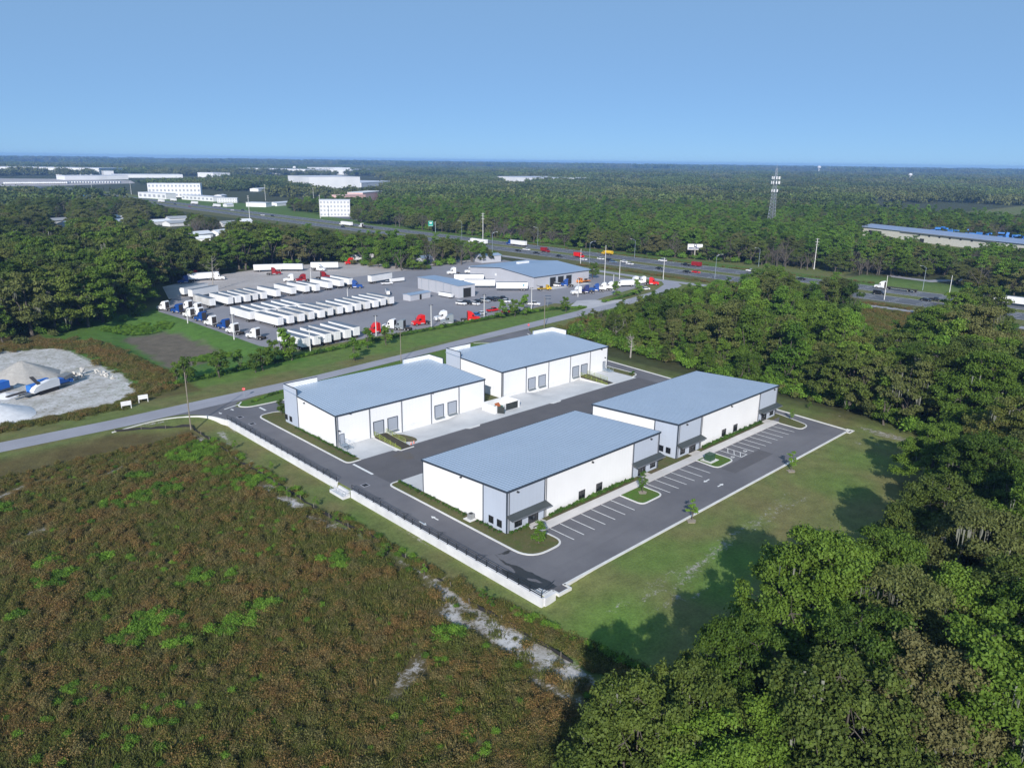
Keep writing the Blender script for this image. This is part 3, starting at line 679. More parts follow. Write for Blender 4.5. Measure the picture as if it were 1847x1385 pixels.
def court_building(label, x0, x1, y0, y1, docks, cols, doors, zc=7.15):
    """truck-court building: low eave to the court, parapet corners to the street"""
    root = thing('warehouse', label, 'warehouse', (0, 0, 0), 0, 'four low metal warehouses')
    zh = zc+1.0
    def zt(y): return zc+(zh-zc)*(y-y0)/(y1-y0)
    sh = MB().add([(x0, y0, -1.2), (x1, y0, -1.2), (x1, y1, -1.2), (x0, y1, -1.2), (x0, y0, zc-.1), (x1, y0, zc-.1), (x1, y1, zh-.1), (x0, y1, zh-.1)],
                  [(0, 1, 5, 4), (1, 2, 6, 5), (2, 3, 7, 6), (3, 0, 4, 7), (4, 5, 6, 7)])
    obj('wall', sh, root, m=M_white)
    obj('wall_base', MB().b2(x0+.1, x1-.1, y0-.06, y0+.1, -1.1, .95), root, m=M_stem)
    roofpart(root, x0, x1, y0, y1, zc, zh, .2)
    yp = y1-6.0; zp = 9.25
    # street corners: tall L-shaped parapets
    for sx, xa, xb in ((1, x0, x0+8.6), (-1, x1-8.6, x1)):
        P = MB()
        P.b2(xa-.06, xb+.06, y1-.12, y1+.1, -.1, zp)
        xe = x0-.06 if sx > 0 else x1-.12
        P.b2(xe, xe+.18, yp, y1-.121, -.1, zp)
        each('parapet', P, root, M_blue)
        cp = MB(); cp.b2(xa-.1, xb+.1, y1-.17, y1+.14, zp+.002, zp+.1)
        cp.b2(xe-.05, xe+.23, yp-.04, y1-.171, zp+.002, zp+.1); 
        cp.b2(xe-.05, xe+.23, yp-.12, yp-.002, -.05, zp+.1)
        each('parapet_cap', cp, root, M_trim)
        ins = MB()      # white inner lining of the parapet
        xi = xe+.18 if sx > 0 else xe-.03
        ins.b2(xi, xi+.03, yp+.02, y1-.16, zt(yp), zp-.01); ins.b2(xa+.2, xb, y1-.155, y1-.121, zh-.05, zp-.01)
        each('parapet_lining', ins, root, M_stem)
    tr = MB(); o = .2
    edge_trim(tr, (x0-o, y0-o-.02, zc+.08), (x1+o, y0-o-.02, zc+.08), .34)
    for xx, sg in ((x0-o-.02, 1), (x1+o+.02, 0)):
        a, b = (xx, yp-.13, zt(yp)+.05), (xx, y0-o, zc+.08)
        edge_trim(tr, *( (a, b) if sg else (b, a)), h=.3)
    each('roof_trim', tr, root, M_trim)
    ct = MB()
    ct.b2(x0-.1, x0+.12, y0-.1, y0+.12, -.6, zc-.2); ct.b2(x1-.12, x1+.1, y0-.1, y0+.12, -.8, zc-.2)
    each('corner_trim', ct, root, M_trim)
    ds = MB()
    for x in cols: ds.b2(x-.1, x+.1, y0-.2, y0-.07, -.7, zc-.22)
    ds.b2(x0+.25, x0+.4, y0-.2, y0-.07, -.4, zc-.22)
    each('downspout', ds, root, M_pipe)
    for x in docks:
        D = obj('dock_door', MB().b2(x-1.25, x+1.25, y0-.1, y0+.02, .62, 3.45), root, m=M_door)
        fr = MB(); fr.b2(x-1.4, x-1.25, y0-.14, y0, .5, 3.6); fr.b2(x+1.25, x+1.4, y0-.14, y0, .5, 3.6); fr.b2(x-1.249, x+1.249, y0-.14, y0, 3.46, 3.6)
        obj('door_frame', fr, D, m=M_trim)
        obj('dock_leveller', MB().b2(x-1.3, x+1.3, y0-.5, y0-.061, .22, .5), D, m=M_dockred)
    for x in doors:
        D = obj('access_door', MB().b2(x-.5, x+.5, y0-.09, y0+.02, .62, 2.75), root, m=M_door)
        fr = MB(); fr.b2(x-.58, x-.5, y0-.12, y0, .6, 2.83); fr.b2(x+.5, x+.58, y0-.12, y0, .6, 2.83); fr.b2(x-.499, x+.499, y0-.12, y0, 2.76, 2.83); obj('door_frame', fr, D, m=M_trim)
        # galvanised steps with rails
        st = MB(); st.b2(x-.75, x+.75, y0-1.7, y0-.12, .5, .58)
        for i in range(4): st.b2(x-.7, x+.7, y0-2.05-.33*i, y0-1.75-.33*i, .42-.12*(i+1), .46-.12*(i+1))
        rail = MB()
        for sx in (-.72, .72):
            rail.tube((x+sx, y0-.2, .58), (x+sx, y0-.2, 1.6), .03); rail.tube((x+sx, y0-1.7, .0), (x+sx, y0-1.7, 1.6), .03)
            rail.tube((x+sx, y0-.2, 1.6), (x+sx, y0-1.7, 1.6), .03); rail.tube((x+sx, y0-1.7, 1.6), (x+sx, y0-3.1, 1.0), .03); rail.tube((x+sx, y0-3.1, 1.0), (x+sx, y0-3.1, 0), .03)
            rail.tube((x+sx, y0-.2, 1.1), (x+sx, y0-1.7, 1.1), .02); rail.tube((x+sx, y0-1.7, 1.1), (x+sx, y0-3.1, .5), .02); st.b2(x+sx-.03, x+sx+.03, y0-3.1, y0-.2, .2, .48)
        S_ = obj('steel_steps', st, root, m=M_steel); obj('handrail', rail, S_, m=M_steel)
    return root, yp
bL, yp = court_building('left white warehouse on the truck court, with a corner parapet by the street', 78.3, 120.7, 134.6, 156.9, [89.0, 92.8, 106.2, 110.2], [86.7, 95.3, 103.8, 112.3], [79.6])
window(bL, 78.24, 156.5, .75, 1.15, 1.25, 'y', 2); window(bL, 78.24, 154.4, .75, 1.15, 1.25, 'y', 2)
wall_lamps(bL, [(81.8, 134.6, 6.9, 'x'), (104.2, 134.6, 6.9, 'x'), (79.0, 134.6, 3.6, 'x'), (78.3, 147.5, 6.9, 'y')])
bR, yp = court_building('far white warehouse on the truck court, behind the waste enclosure', 128.5, 171.4, 136.5, 159.1, [139.5, 143.5, 157.3, 161.0], [137.3, 146.0, 154.9, 163.5], [170.0])
wall_lamps(bR, [(136.9, 136.5, 6.9, 'x'), (168.5, 136.5, 6.7, 'x'), (170.3, 136.5, 3.9, 'x')])
# loading ramps with green-yellow rails
M_ramp = mat('brown ramp deck', (.040, .033, .022), .85, c2=(.055, .045, .028), scale=1.2)
M_rail = mat('yellow green rail', (.30, .36, .06), .6)
def ramp(label, x, yw):
    root = thing('loading_ramp', label, 'ramp', (x, yw, 0), 0, 'drive-in ramps on the truck court')
    Y0, Y1 = -.6, -10.4
    obj('deck', MB().add([(-1.45, Y0, .62), (1.45, Y0, .62), (1.45, Y1, .06), (-1.45, Y1, .06), (-1.45, Y0, -.8), (1.45, Y0, -.8), (1.45, Y1, -.1), (-1.45, Y1, -.1)], [(0, 3, 2, 1), (0, 4, 7, 3), (1, 2, 6, 5), (0, 1, 5, 4)]), root, m=M_ramp)
    for s in (-1, 1):
        r = MB(); q = 1.52*s
        for t in (0, .2, .4, .6, .8, 1.0) if s < 0 else (0, .25, .5, .75):
            y = Y0+(Y1-Y0)*t; z = .62-.56*t; r.tube((q, y, z-.2), (q, y, z+.95*(1-.5*(t > .9))), .045, n=4)
        te = 1.0 if s < 0 else .75
        for h in (.95, .5, .08): r.tube((q, Y0, .62+h), (q, Y0+(Y1-Y0)*te, .62-.56*te+h*(1 if te < 1 else .5)), .045, n=4)
        obj('side_rail', r, root, m=M_rail)
    obj('ramp_kerb', MB().b2(-1.75, 1.75, Y1-.32, Y1-.02, 0, .14).b2(-1.95, -1.65, Y1+.0, Y0, -.6, .12), root, m=M_kerb)
    return root
ramp('brown ramp with yellow rails at the left court warehouse', 89.0, 134.5)
ramp('brown ramp with yellow rails at the far court warehouse', 160.4, 136.4)
obj('grass_mound', MB().prism(rounded([(91.2, 133.2), (91.0, 127.4), (93.4, 126.0), (94.2, 128.0), (93.2, 131.8)], 1.2), 0, .16), kind='structure', m=M_mulch)
# waste enclosure with gate and bin
en = thing('waste_enclosure', 'white walled waste enclosure between the two court warehouses', 'enclosure', (118.4, 127.6, 0))
wl = MB(); band(wl, [(0.3, .9), (0.2, 5.2), (8.2, 5.2), (8.5, .9)], .25, 0, 1.95); wl.b2(.18, .9, .72, .96, 0, 1.95); wl.b2(8.0, 8.62, .72, .96, 0, 1.95)
obj('wall', wl, en, m=M_stem)
def gate(x0, y0, x1, y1):
    g = MB(); g.add([(x0, y0, .1), (x1, y1, .1), (x1, y1, 1.85), (x0, y0, 1.85)], [(0, 1, 2, 3), (3, 2, 1, 0)])
    for t in (0, 1): g.tube((x0+(x1-x0)*t, y0+(y1-y0)*t, .05), (x0+(x1-x0)*t, y0+(y1-y0)*t, 1.9), .05, n=4)
    obj('gate', g, en, m=mat('slatted gate', (.075, .085, .085), .6))
gate(4.0, .8, 6.0, .75); gate(6.05, .75, 8.0, .8); gate(1.0, .8, 1.9, -.8)
bn = thing('waste_bin', 'green waste bin with an open orange lid inside the white enclosure', 'waste bin', (120.6, 129.6, 0))
obj('bin_body', MB().box(0, 0, .75, 2.0, 1.5, 1.3, 0, 1.1), bn, m=mat('green bin paint', (.02, .13, .09), .6)); obj('lid', MB().add([(-.9, -.7, 1.45), (.5, -.7, 1.45), (.5, .1, 2.2), (-.9, .1, 2.2), (-.9, -.6, 1.4), (.5, -.6, 1.4), (.5, .2, 2.1), (-.9, .2, 2.1)], [(0, 1, 2, 3), (7, 6, 5, 4), (0, 4, 5, 1), (3, 2, 6, 7), (0, 3, 7, 4), (1, 5, 6, 2)]), bn, m=mat('rusty orange lid', (.36, .10, .03), .7))
# retaining wall and guard rail
rw = MB()
yw = [63.9, 113.3, 113.31, 119.0, 119.01, 150, 166.5]
band(rw, [(68.62, 64.0), (68.62, 113.6)], .42, -1.6, .16); band(rw, [(68.62, 118.6), (68.62, 167.5)], .42, -1.6, .16)
band(rw, [(68.42, 113.9), (66.9, 113.9), (66.9, 118.3), (68.42, 118.3)], .25, -1.6, -.85); rw.b2(67.02, 68.6, 114.05, 118.15, -1.5, -1.1); rw.b2(68.0, 68.6, 114.2, 118.0, -1.2, -.7); rw.b2(68.35, 68.8, 114.3, 117.9, -1.0, -.3)
rw.b2(68.83, 71.0, 63.72, 64.14, -1.2, .16)
obj('retaining_wall', rw, label='long white concrete retaining wall along the left drive', cat='wall', m=M_wallc)
M_blackrail = mat('black rail', (.012, .012, .014), .4)
gr = thing('guard_rail', 'black metal guard rail on top of the white retaining wall', 'railing', (68.62, 64, 0))
rl = MB()
for a, b in ((.3, 49.4), (54.8, 103.2)):
    for h in (1.2, .68, .34): rl.tube((0, a, h), (0, b, h), .045, n=4)
rl.tube((0, .3, 1.2), (3.2, .9, 1.15), .035, n=4); rl.tube((0, .3, .7), (3.2, .9, .65), .035, n=4)
obj('rail', rl, gr, m=M_blackrail)
pm = MB().tube((0, 0, .1), (0, 0, 1.22), .05, n=4).box(0, 0, .17, .22, .22, .03).mesh('post', M_blackrail)
ys = [.3+i*2.34 for i in range(22)]+[54.8+i*2.42 for i in range(21)]
for i, y in enumerate(ys):
    o = obj('post', pm, gr); o.location = (0, y, 0)
for y in (14, 24.2, 33.6, 42, 60, 71, 82, 92):
    obj('brace', MB().tube((0, y, .2), (.75, y-.9, 1.2), .035, n=4).tube((.75, y-.9, 1.2), (0, y, 1.2), .03, n=4), gr, m=M_blackrail)
lr = thing('landing_rail', 'galvanised rail around the notch in the retaining wall', 'railing', (66.9, 116.1, -.85))
rr = MB()
for h in (.45, .9): rr.tube((0, -2.2, h), (0, 2.2, h), .03, n=4); rr.tube((0, -2.2, h), (1.8, -2.2, h), .03, n=4)
for y in (-2.2, 0, 2.2): rr.tube((0, y, 0), (0, y, .92), .035, n=4)
obj('rail', rr, lr, m=M_steel)
# drains, cones, stop signs, hardware
M_grate = mat('iron grate', (.025, .025, .027), .6, .4)
def drain():
    t = thing('storm_drain', 'x', 'drain')
    obj('drain_frame', MB().b2(-.72, .72, -.72, .72, .0, .055), t, m=M_road); g = MB()
    g.b2(-.5, .5, -.5, .5, .06, .075)
    for i in range(6): g.b2(-.48, .48, -.45+i*.17, -.38+i*.17, .075, .09)
    obj('grate', g, t, m=M_grate); return t
for x, y, l in ((71.7, 167.1, 'square storm drain nearest the street entrance'), (71.7, 160.8, 'square storm drain in the left drive, second from the street'), (71.8, 113.9, 'square storm drain beside the notch in the retaining wall'), (131.6, 80, None)):
    if l: place('drain', drain, x, y, 0, l, 'storm drains in the left drive')
M_or = mat('orange plastic', (.75, .11, .03), .5)
def cone():
    t = thing('traffic_cone', 'x', 'cone'); obj('cone_base', MB().b2(-.2, .2, -.2, .2, 0, .04), t, m=M_rubber)
    obj('cone_body', MB().tube((0, 0, .04), (0, 0, .75), .16, .03, 10), t, m=M_or); obj('reflective_band', MB().tube((0, 0, .38), (0, 0, .52), .108, .083, 10), t, m=M_line); return t
place('cone', cone, 91.1, 125.4, 0, 'orange cone by the ramp kerb, the left one of two', 'traffic cones'); place('cone', cone, 92.0, 125.6, 0, 'orange cone by the ramp kerb, the right one of two', 'traffic cones')
def text_mesh(s, size, m, depth=.01):
    cu = bpy.data.curves.new('lettering', 'FONT'); cu.body = s; cu.size = size; cu.extrude = depth; cu.align_x = 'CENTER'; cu.align_y = 'CENTER'
    o = bpy.data.objects.new('lettering', cu); COL.objects.link(o); dg = bpy.context.evaluated_depsgraph_get(); me = bpy.data.meshes.new_from_object(o.evaluated_get(dg))
    bpy.data.objects.remove(o); me.materials.clear(); me.materials.append(m); return me
M_red = mat('sign red', (.62, .03, .04), .5)
def stopsign():
    t = thing('stop_sign', 'x', 'sign'); obj('post', MB().tube((0, 0, 0), (0, 0, 2.6), .035), t, m=M_steel)
    P = [(math.cos(math.pi/8+i*math.pi/4)*.42, math.sin(math.pi/8+i*math.pi/4)*.42) for i in range(8)]
    m = MB().prism(P, 0, .02); m.v = [(x, -.05-z, y+2.3) for x, y, z in m.v]; m.f = [f[::-1] for f in m.f]
    pl = obj('sign_plate', m, t, m=M_red); le = obj('lettering', text_mesh('STOP', .3, M_line), pl); le.rotation_euler = (math.pi/2, 0, 0); le.location = (0, -.085, 2.3); return t
place('stop', stopsign, 79.4, 181.3, math.radians(-25), 'red stop sign at the left site entrance', 'stop signs'); place('stop', stopsign, 191.5, 189.5, math.radians(-25), 'red stop sign at the far site entrance', 'stop signs')
# cooling unit, transformer
ac = thing('cooling_unit', 'grey cooling unit on a concrete pad by the nearest warehouse', 'air conditioner', (77.3, 89.6, .1))
obj('pad', MB().b2(-1.0, .6, -.9, .9, 0, .12), ac, m=M_kerb); obj('casing', MB().b2(-.45, .45, -.45, .45, .12, 1.05), ac, m=mat('grey casing', (.25, .26, .27), .5)); obj('fan_grille', MB().tube((0, 0, 1.05), (0, 0, 1.09), .36, n=14), ac, m=M_grate)
tf = thing('transformer', 'green transformer on a pad in the turf island between the warehouses', 'transformer', (131.6, 76.4, .1))
obj('pad', MB().b2(-1.5, 1.5, -1.3, 1.3, 0, .1), tf, m=M_kerb); obj('casing', MB().b2(-.9, .9, -.7, .7, .1, 1.35).b2(-.95, .95, -.75, .75, 1.35, 1.45), tf, m=mat('dark green casing', (.03, .075, .04), .5)); obj('cabinet_door', MB().b2(-.8, .8, -.76, -.701, .2, 1.2), tf, m=mat('dark green door', (.04, .09, .05), .5))
# ================================================================== VEHICLES
M_wpaint = mat('white vehicle paint', (.74, .74, .76), .35, c2=(.66, .66, .68), scale=.3)
M_trl = mat('white trailer side', (.78, .78, .80), .45, c2=(.66, .66, .67), scale=.12)
M_trlroof = mat('trailer roof', (.15, .17, .21), .5, c2=(.12, .14, .175), scale=.25)
M_tyre = mat('tyre', (.018, .018, .018), .9)
M_chas = mat('chassis', (.03, .028, .028), .7, c2=(.05, .035, .028))
M_hub = mat('wheel hub', (.55, .55, .57), .4, .4)
M_tail = mat('tail lamp red', (.4, .02, .02), .4)
M_headl = mat('headlamp lens', (.7, .7, .68), .15)
PAINT = {'white': M_wpaint, 'blue': mat('blue paint', (.012, .06, .26), .3), 'navy': mat('navy paint', (.012, .022, .12), .3), 'red': mat('red paint', (.62, .012, .010), .35), 'darkred': mat('dark red paint', (.26, .012, .015), .35),
         'grey': mat('grey paint', (.22, .25, .28), .35), 'black': mat('black paint', (.014, .015, .018), .25), 'silver': mat('silver paint', (.42, .44, .47), .3, .3), 'bluegrey': mat('blue grey paint', (.13, .19, .28), .3), 'orange': mat('orange paint', (.65, .20, .02), .4), 'yellow': mat('yellow paint', (.62, .40, .02), .4), 'skyblue': mat('bright blue paint', (.03, .19, .48), .35)}
def wheels(root, pts, r=.5, wd=.3, name='wheel'):
    for x, y in pts:
        wv = obj(name, MB().tube((x, y-wd/2, r), (x, y+wd/2, r), r, n=12), root, m=M_tyre)
        s = 1 if y > 0 else -1; obj('hub', MB().tube((x, y+s*wd/2, r), (x, y+s*(wd/2+.02), r), r*.45, n=8), wv, m=M_hub)
def trailer_parts(root, x0=0.0, L=14.9, logo=False, pm=None):
    """box trailer: rear doors at x0, nose at x0+L"""
    obj('trailer_box', MB().b2(x0, x0+L, -1.28, 1.28, 1.15, 4.05), root, m=pm or M_trl)
    obj('trailer_roof', MB().b2(x0+.03, x0+L-.03, -1.22, 1.22, 4.05, 4.09), root, m=M_trlroof)
    d = MB().b2(x0-.05, x0-.001, -1.22, -.02, 1.25, 3.98).b2(x0-.05, x0-.001, .02, 1.22, 1.25, 3.98)
    for dd in each('rear_door', d, root, M_trl): obj('lock_bar', MB().tube((x0-.07, .35 if dd.data.vertices[0].co.y > -.5 else -.35, 1.3), (x0-.07, .35 if dd.data.vertices[0].co.y > -.5 else -.35, 3.9), .025, n=4), dd, m=M_hub)
    obj('underframe', MB().b2(x0+.2, x0+L-.2, -.5, .5, .85, 1.15).b2(x0+.05, x0+.2, -1.1, 1.1, .5, .7).b2(x0+1.0, x0+4.0, -1.0, 1.0, .6, .85), root, m=M_chas)
    wheels(root, [(x0+a, y) for a in (1.6, 2.9) for y in (-1.05, 1.05)], .5, .42, 'trailer_wheel')
    g = MB()
    for y in (-.8, .8): g.b2(x0+L-2.8, x0+L-2.65, y-.07, y+.07, 0, 1.15)
    obj('landing_leg', g, root, m=M_chas)
M_trl2 = mat('weathered trailer side', (.60, .60, .60), .6, c2=(.42, .42, .42), scale=.35)
def trailer():
    t = thing('box_trailer', 'x', 'trailer'); trailer_parts(t); return t
def trailer_old():
    t = thing('box_trailer', 'x', 'trailer'); trailer_parts(t, pm=M_trl2); return t
def tractor_parts(t, pnt, x0=0.0, sleeper=True, day=False):
    """nose towards +X, fifth wheel near x0"""
    obj('chassis', MB().b2(x0-1.3, x0+5.9, -.42, .42, .6, .95), t, m=M_chas)
    cab = [(1.3, .95), (1.3, 3.75), (1.9, 3.95), (3.0, 3.65), (3.75, 2.75), (3.95, 1.9), (5.9, 1.65), (6.15, 1.2), (6.15, .55), (1.3, .55)] if sleeper else [(2.5, .95), (2.5, 2.8), (3.6, 2.8), (4.05, 1.95), (5.9, 1.7), (6.1, 1.2), (6.1, .55), (2.5, .55)]
    cm = MB().side(cab, -1.2, 1.2, x0, 0, .0); zc = 1.9
    cm.v = [(x, y*(.80 if x > x0+5 else 1.0)*(.9 if z > 2.8 else 1), z) for x, y, z in cm.v]
    C_ = obj('cab', cm, t, m=pnt)
    obj('windscreen', MB().add([(x0+3.12, -1.0, 2.86 if not sleeper else 3.45), (x0+3.12, 1.0, 3.45), (x0+3.98, 1.1, 2.0), (x0+3.98, -1.1, 2.0)] if sleeper else [(x0+3.68, -1.0, 2.74), (x0+3.68, 1.0, 2.74), (x0+4.08, 1.08, 2.0), (x0+4.08, -1.08, 2.0)], [(0, 3, 2, 1)]), C_, m=M_glass)
    for s in (-1, 1): obj('side_window', MB().b2(x0+3.0, x0+3.65, s*1.21-.01, s*1.21+.01, 1.95, 2.65), C_, m=M_glass)
    if sleeper: obj('rear_panel', MB().b2(x0+1.27, x0+1.299, -.95, .95, 1.1, 3.5), C_, m=M_chas)
    obj('grille', MB().b2(x0+6.151 if sleeper else x0+6.11, x0+6.19, -.55, .55, .75, 1.4), C_, m=M_hub)
    for s in (-1, 1): obj('headlight', MB().b2(x0+6.1, x0+6.18, s*.78-.14, s*.78+.14, .8, 1.05), C_, m=M_headl)
    for s in (-1, 1): obj('fuel_tank', MB().tube((x0+1.7, s*.9, .75), (x0+3.2, s*.9, .75), .32, n=10), t, m=M_hub)
    for s in (-1, 1): obj('mirror', MB().b2(x0+3.9, x0+4.05, s*1.42-.06, s*1.42+.06, 1.9, 2.6), C_, m=M_chas)
    obj('fifth_wheel', MB().b2(x0-.6, x0+.4, -.45, .45, .96, 1.12), t, m=M_chas)
    wheels(t, [(x0-.65, -1.0), (x0-.65, 1.0), (x0+.7, -1.0), (x0+.7, 1.0)], .5, .5); wheels(t, [(x0+4.9, -1.03), (x0+4.9, 1.03)], .5, .3)
def tractor(col, sleeper=True):
    def f():
        t = thing('truck_tractor', 'x', 'truck'); tractor_parts(t, PAINT[col], -2.4, sleeper); return t
    return f
def semi(col, kind='box'):
    def f():
        t = thing('semi_truck', 'x', 'truck'); tractor_parts(t, PAINT[col], 6.6)
        if kind == 'box': trailer_parts(t, -7.0, 14.6)
        elif kind == 'flat':
            obj('flatbed', MB().b2(-7.5, 7.4, -1.28, 1.28, 1.2, 1.4), t, m=M_chas); obj('bed_edge', MB().b2(-7.5, 7.4, -1.31, -1.281, 1.18, 1.36), t, m=M_hub)
            wheels(t, [(a, y) for a in (-6.4, -3.4) for y in (-1.05, 1.05)], .5, .42, 'trailer_wheel')
        return t
    return f
def logo_trailer():
    t = thing('box_trailer', 'x', 'trailer'); trailer_parts(t)
    P = [(math.cos(math.pi/2+i*math.pi/5)*(.75 if i % 2 == 0 else .31), math.sin(math.pi/2+i*math.pi/5)*(.75 if i % 2 == 0 else .31)) for i in range(10)]
    m = MB().prism(P, 0, .012); m.v = [(x+1.9, 1.285+z, y+2.7) for x, y, z in m.v]; obj('star_emblem', m, t, m=mat('teal decal', (.02, .22, .33), .5))
    wm = MB()
    for q in range(9): wm.b2(3.0+q*.42, 3.3+q*.42, 1.28, 1.292, 3.1, 3.42)
    obj('faded_wordmark', wm, t, m=mat('grey decal', (.30, .33, .38), .5))
    return t
def car(col, kind='sedan'):
    def f():
        t = thing({'sedan': 'parked_car', 'suv': 'sport_utility_vehicle', 'pickup': 'pickup_truck', 'van': 'van'}[kind], 'x', 'car' if kind != 'pickup' else 'pickup')
        p = PAINT[col]
        if kind == 'sedan': L = 4.7; body = [(-2.35, .3), (-2.35, .85), (-2.2, .98), (2.0, .85), (2.3, .65), (2.35, .3)]; top = [(-1.75, .95), (-1.15, 1.42), (.35, 1.42), (1.1, .93)]
        elif kind == 'suv': L = 4.8; body = [(-2.35, .4), (-2.35, 1.05), (-2.3, 1.12), (1.2, 1.08), (2.25, .95), (2.4, .7), (2.4, .4)]; top = [(-2.3, 1.1), (-2.05, 1.72), (.3, 1.72), (1.1, 1.07)]
        elif kind == 'van': L = 5.5; body = [(-2.7, .4), (-2.7, 1.2), (1.6, 1.2), (2.6, 1.0), (2.75, .7), (2.75, .4)]; top = [(-2.68, 1.18), (-2.6, 2.05), (.9, 2.05), (1.7, 1.18)]
        else: L = 5.7; body = [(-2.9, .5), (-2.9, 1.1), (-.62, 1.1), (-.6, 1.12), (1.4, 1.12), (2.7, 1.02), (2.85, .8), (2.85, .5)]; top = [(-.62, 1.1), (-.5, 1.8), (.75, 1.8), (1.45, 1.1)]
        b = obj('body', MB().side(body, -.92, .92), t, m=p)
        g = MB().side(top, -.85, .85, 0, 0, .14); obj('glasshouse', g, b, m=M_glass)
        zt = max(q[1] for q in top); xs = sorted(q[0] for q in top if q[1] > zt-.05)
        obj('car_roof', MB().b2(xs[0]-.06, xs[-1]+.06, -.70, .70, zt-.01, zt+.03), b, m=p)
        if kind == 'pickup': obj('cargo_bed', MB().b2(-2.75, -.75, -.75, .75, 1.101, 1.115), b, m=M_chas)
        for s in (-1, 1): obj('headlight', MB().b2(L/2-.06, L/2+.02, s*.7-.15, s*.7+.15, .62, .78), b, m=M_headl); obj('tail_light', MB().b2(-L/2-.03, -L/2+.03, s*.75-.1, s*.75+.1, .7, .9), b, m=M_tail)
        wheels(t, [(x, y) for x in (-L*.3, L*.31) for y in (-.84, .84)], .36, .24)
        return t
    return f
def box_truck(col, box, length=6.5, kind='box'):
    def f():
        t = thing({'box': 'box_truck', 'tank': 'tanker_truck', 'wreck': 'tow_truck'}[kind], 'x', 'truck'); p = PAINT[col]
        obj('chassis', MB().b2(-length/2, length/2+1.8, -.4, .4, .5, .8), t, m=M_chas)
        C_ = obj('cab', MB().side([(length/2, .6), (length/2, 2.6), (length/2+1.1, 2.6), (length/2+1.6, 1.7), (length/2+2.4, 1.45), (length/2+2.5, .6)], -1.05, 1.05), t, m=p)
        obj('windscreen', MB().add([(length/2+1.16, -.9, 2.55), (length/2+1.16, .9, 2.55), (length/2+1.64, .95, 1.75), (length/2+1.64, -.95, 1.75)], [(0, 3, 2, 1)]), C_, m=M_glass)
        for s in (-1, 1): obj('side_window', MB().b2(length/2+.3, length/2+1.0, s*1.06-.01, s*1.06+.01, 1.7, 2.4), C_, m=M_glass)
        if kind == 'box': obj('cargo_box', MB().b2(-length/2, length/2-.1, -1.2, 1.2, .95, 3.3), t, m=PAINT[box])
        elif kind == 'tank': obj('tank', MB().tube((-length/2, 0, 1.95), (length/2-.1, 0, 1.95), 1.15, n=14), t, m=PAINT[box])
        else: obj('flat_deck', MB().b2(-length/2, length/2-.1, -1.15, 1.15, .95, 1.1), t, m=PAINT[box]); obj('tow_boom', MB().box(-.2, 0, 1.6, 1.6, .6, 1.0).tube((0, 0, 1.6), (-length/2-.4, 0, 2.5), .12), t, m=M_chas)
        wheels(t, [(x, y) for x in (-length/2+1.3, length/2+1.4) for y in (-.95, .95)], .48, .32)
        return t
    return f
R = math.radians
def put(key, b, px, py, deg, label, group=None, sc=None, xy=None):
    x, y = xy if xy else G(px, py)
    return place(key, b, x, y, R(deg), label, group, z=.03, sc=sc)
ORD = ['first', 'second', 'third', 'fourth', 'fifth', 'sixth', 'seventh', 'eighth', 'ninth', 'tenth', 'eleventh', 'twelfth', 'thirteenth', 'fourteenth']
# trailers: rear door centres on the ground
rows = [('row beside the roadside hedge', [(116.7+i*4.25, 215.9+i*.75) for i in range(6)], 94),
        ('long middle row of the yard', [(126.4+i*4.62, 251.8+i*.76) for i in range(13)], 94),
        ('rear row of the truck yard', [G(*p) for p in [(385, 556.4), (416.7, 553), (430.5, 550.7), (447.6, 548.3), (462.2, 545.8), (477.6, 543.4), (502.8, 539.3), (530.4, 534.5), (554, 530.4), (572.5, 528.8), (596, 523.9), (618, 520.7), (634, 517.5)]], 94)]
for nm, pts, hd in rows:
    for i, (x, y) in enumerate(pts):
        rr = random.Random(i*7+len(nm)); y += rr.uniform(-.5, .5)
        od = rr.random() < .3; place('trailer_old' if od else 'trailer', trailer_old if od else trailer, x, y, R(hd+rr.uniform(-1.6, 1.6)), ('weathered' if od else 'white')+' box trailer, %s from the left in the %s' % (ORD[i], nm), 'parked box trailers')
for i in range(6):
    x, y = 123.6+i*4.5, 268.3+i*.5
    place('trailer', trailer, x, y, R(93), 'white box trailer, %s from the left of those nose to nose behind the middle row' % ORD[i], 'parked box trailers')
for (px, py, z_, deg, lb) in [(351, 531, 0, 26, 'dusty white trailer side-on beneath the trees left of the yard'), (368, 535, 0, 22, 'shaded trailer side-on behind the leftmost trailers'), (367, 506, 0, -8, 'white trailer at the wood edge behind the dead tree'),
        (484, 490, 0, -25, 'white trailer in the dirt lot behind the yard, the left one'), (522, 489, 0, -40, 'white trailer in the dirt lot behind the yard, the middle one'), (586, 486, 0, -35, 'white trailer in the dirt lot behind the yard, the right one'),
        (686, 509, 0, 12, 'white trailer parked broadside behind the yard near the work shed'), (726, 508, 0, 0, 'short view of a white trailer left of the work shed'), (653, 471, 0, -5, 'white trailer among the trees with a red tractor'),
        (846, 509, 0, -42, 'long white trailer in front of the big workshop, farthest of three'), (865, 519, 0, -40, 'long white trailer in front of the big workshop, middle of three'),
        (795, 535, 0, 95, 'white trailer beside the small shed'), (698, 529, 0, 60, 'small white trailer by the scrap pile')]:
    x, y = G(px, py); L = 14.9; a = R(deg)
    place('trailer', trailer, x-math.cos(a)*L/2, y-math.sin(a)*L/2, a, lb, 'parked box trailers', sc=.55 if 'small' in lb or 'short' in lb else None)
x, y = G(923, 524); a = R(140); place('logo', logo_trailer, x-math.cos(a)*7.45, y-math.sin(a)*7.45, a, 'white trailer with a blue star emblem before the big workshop', 'parked box trailers')
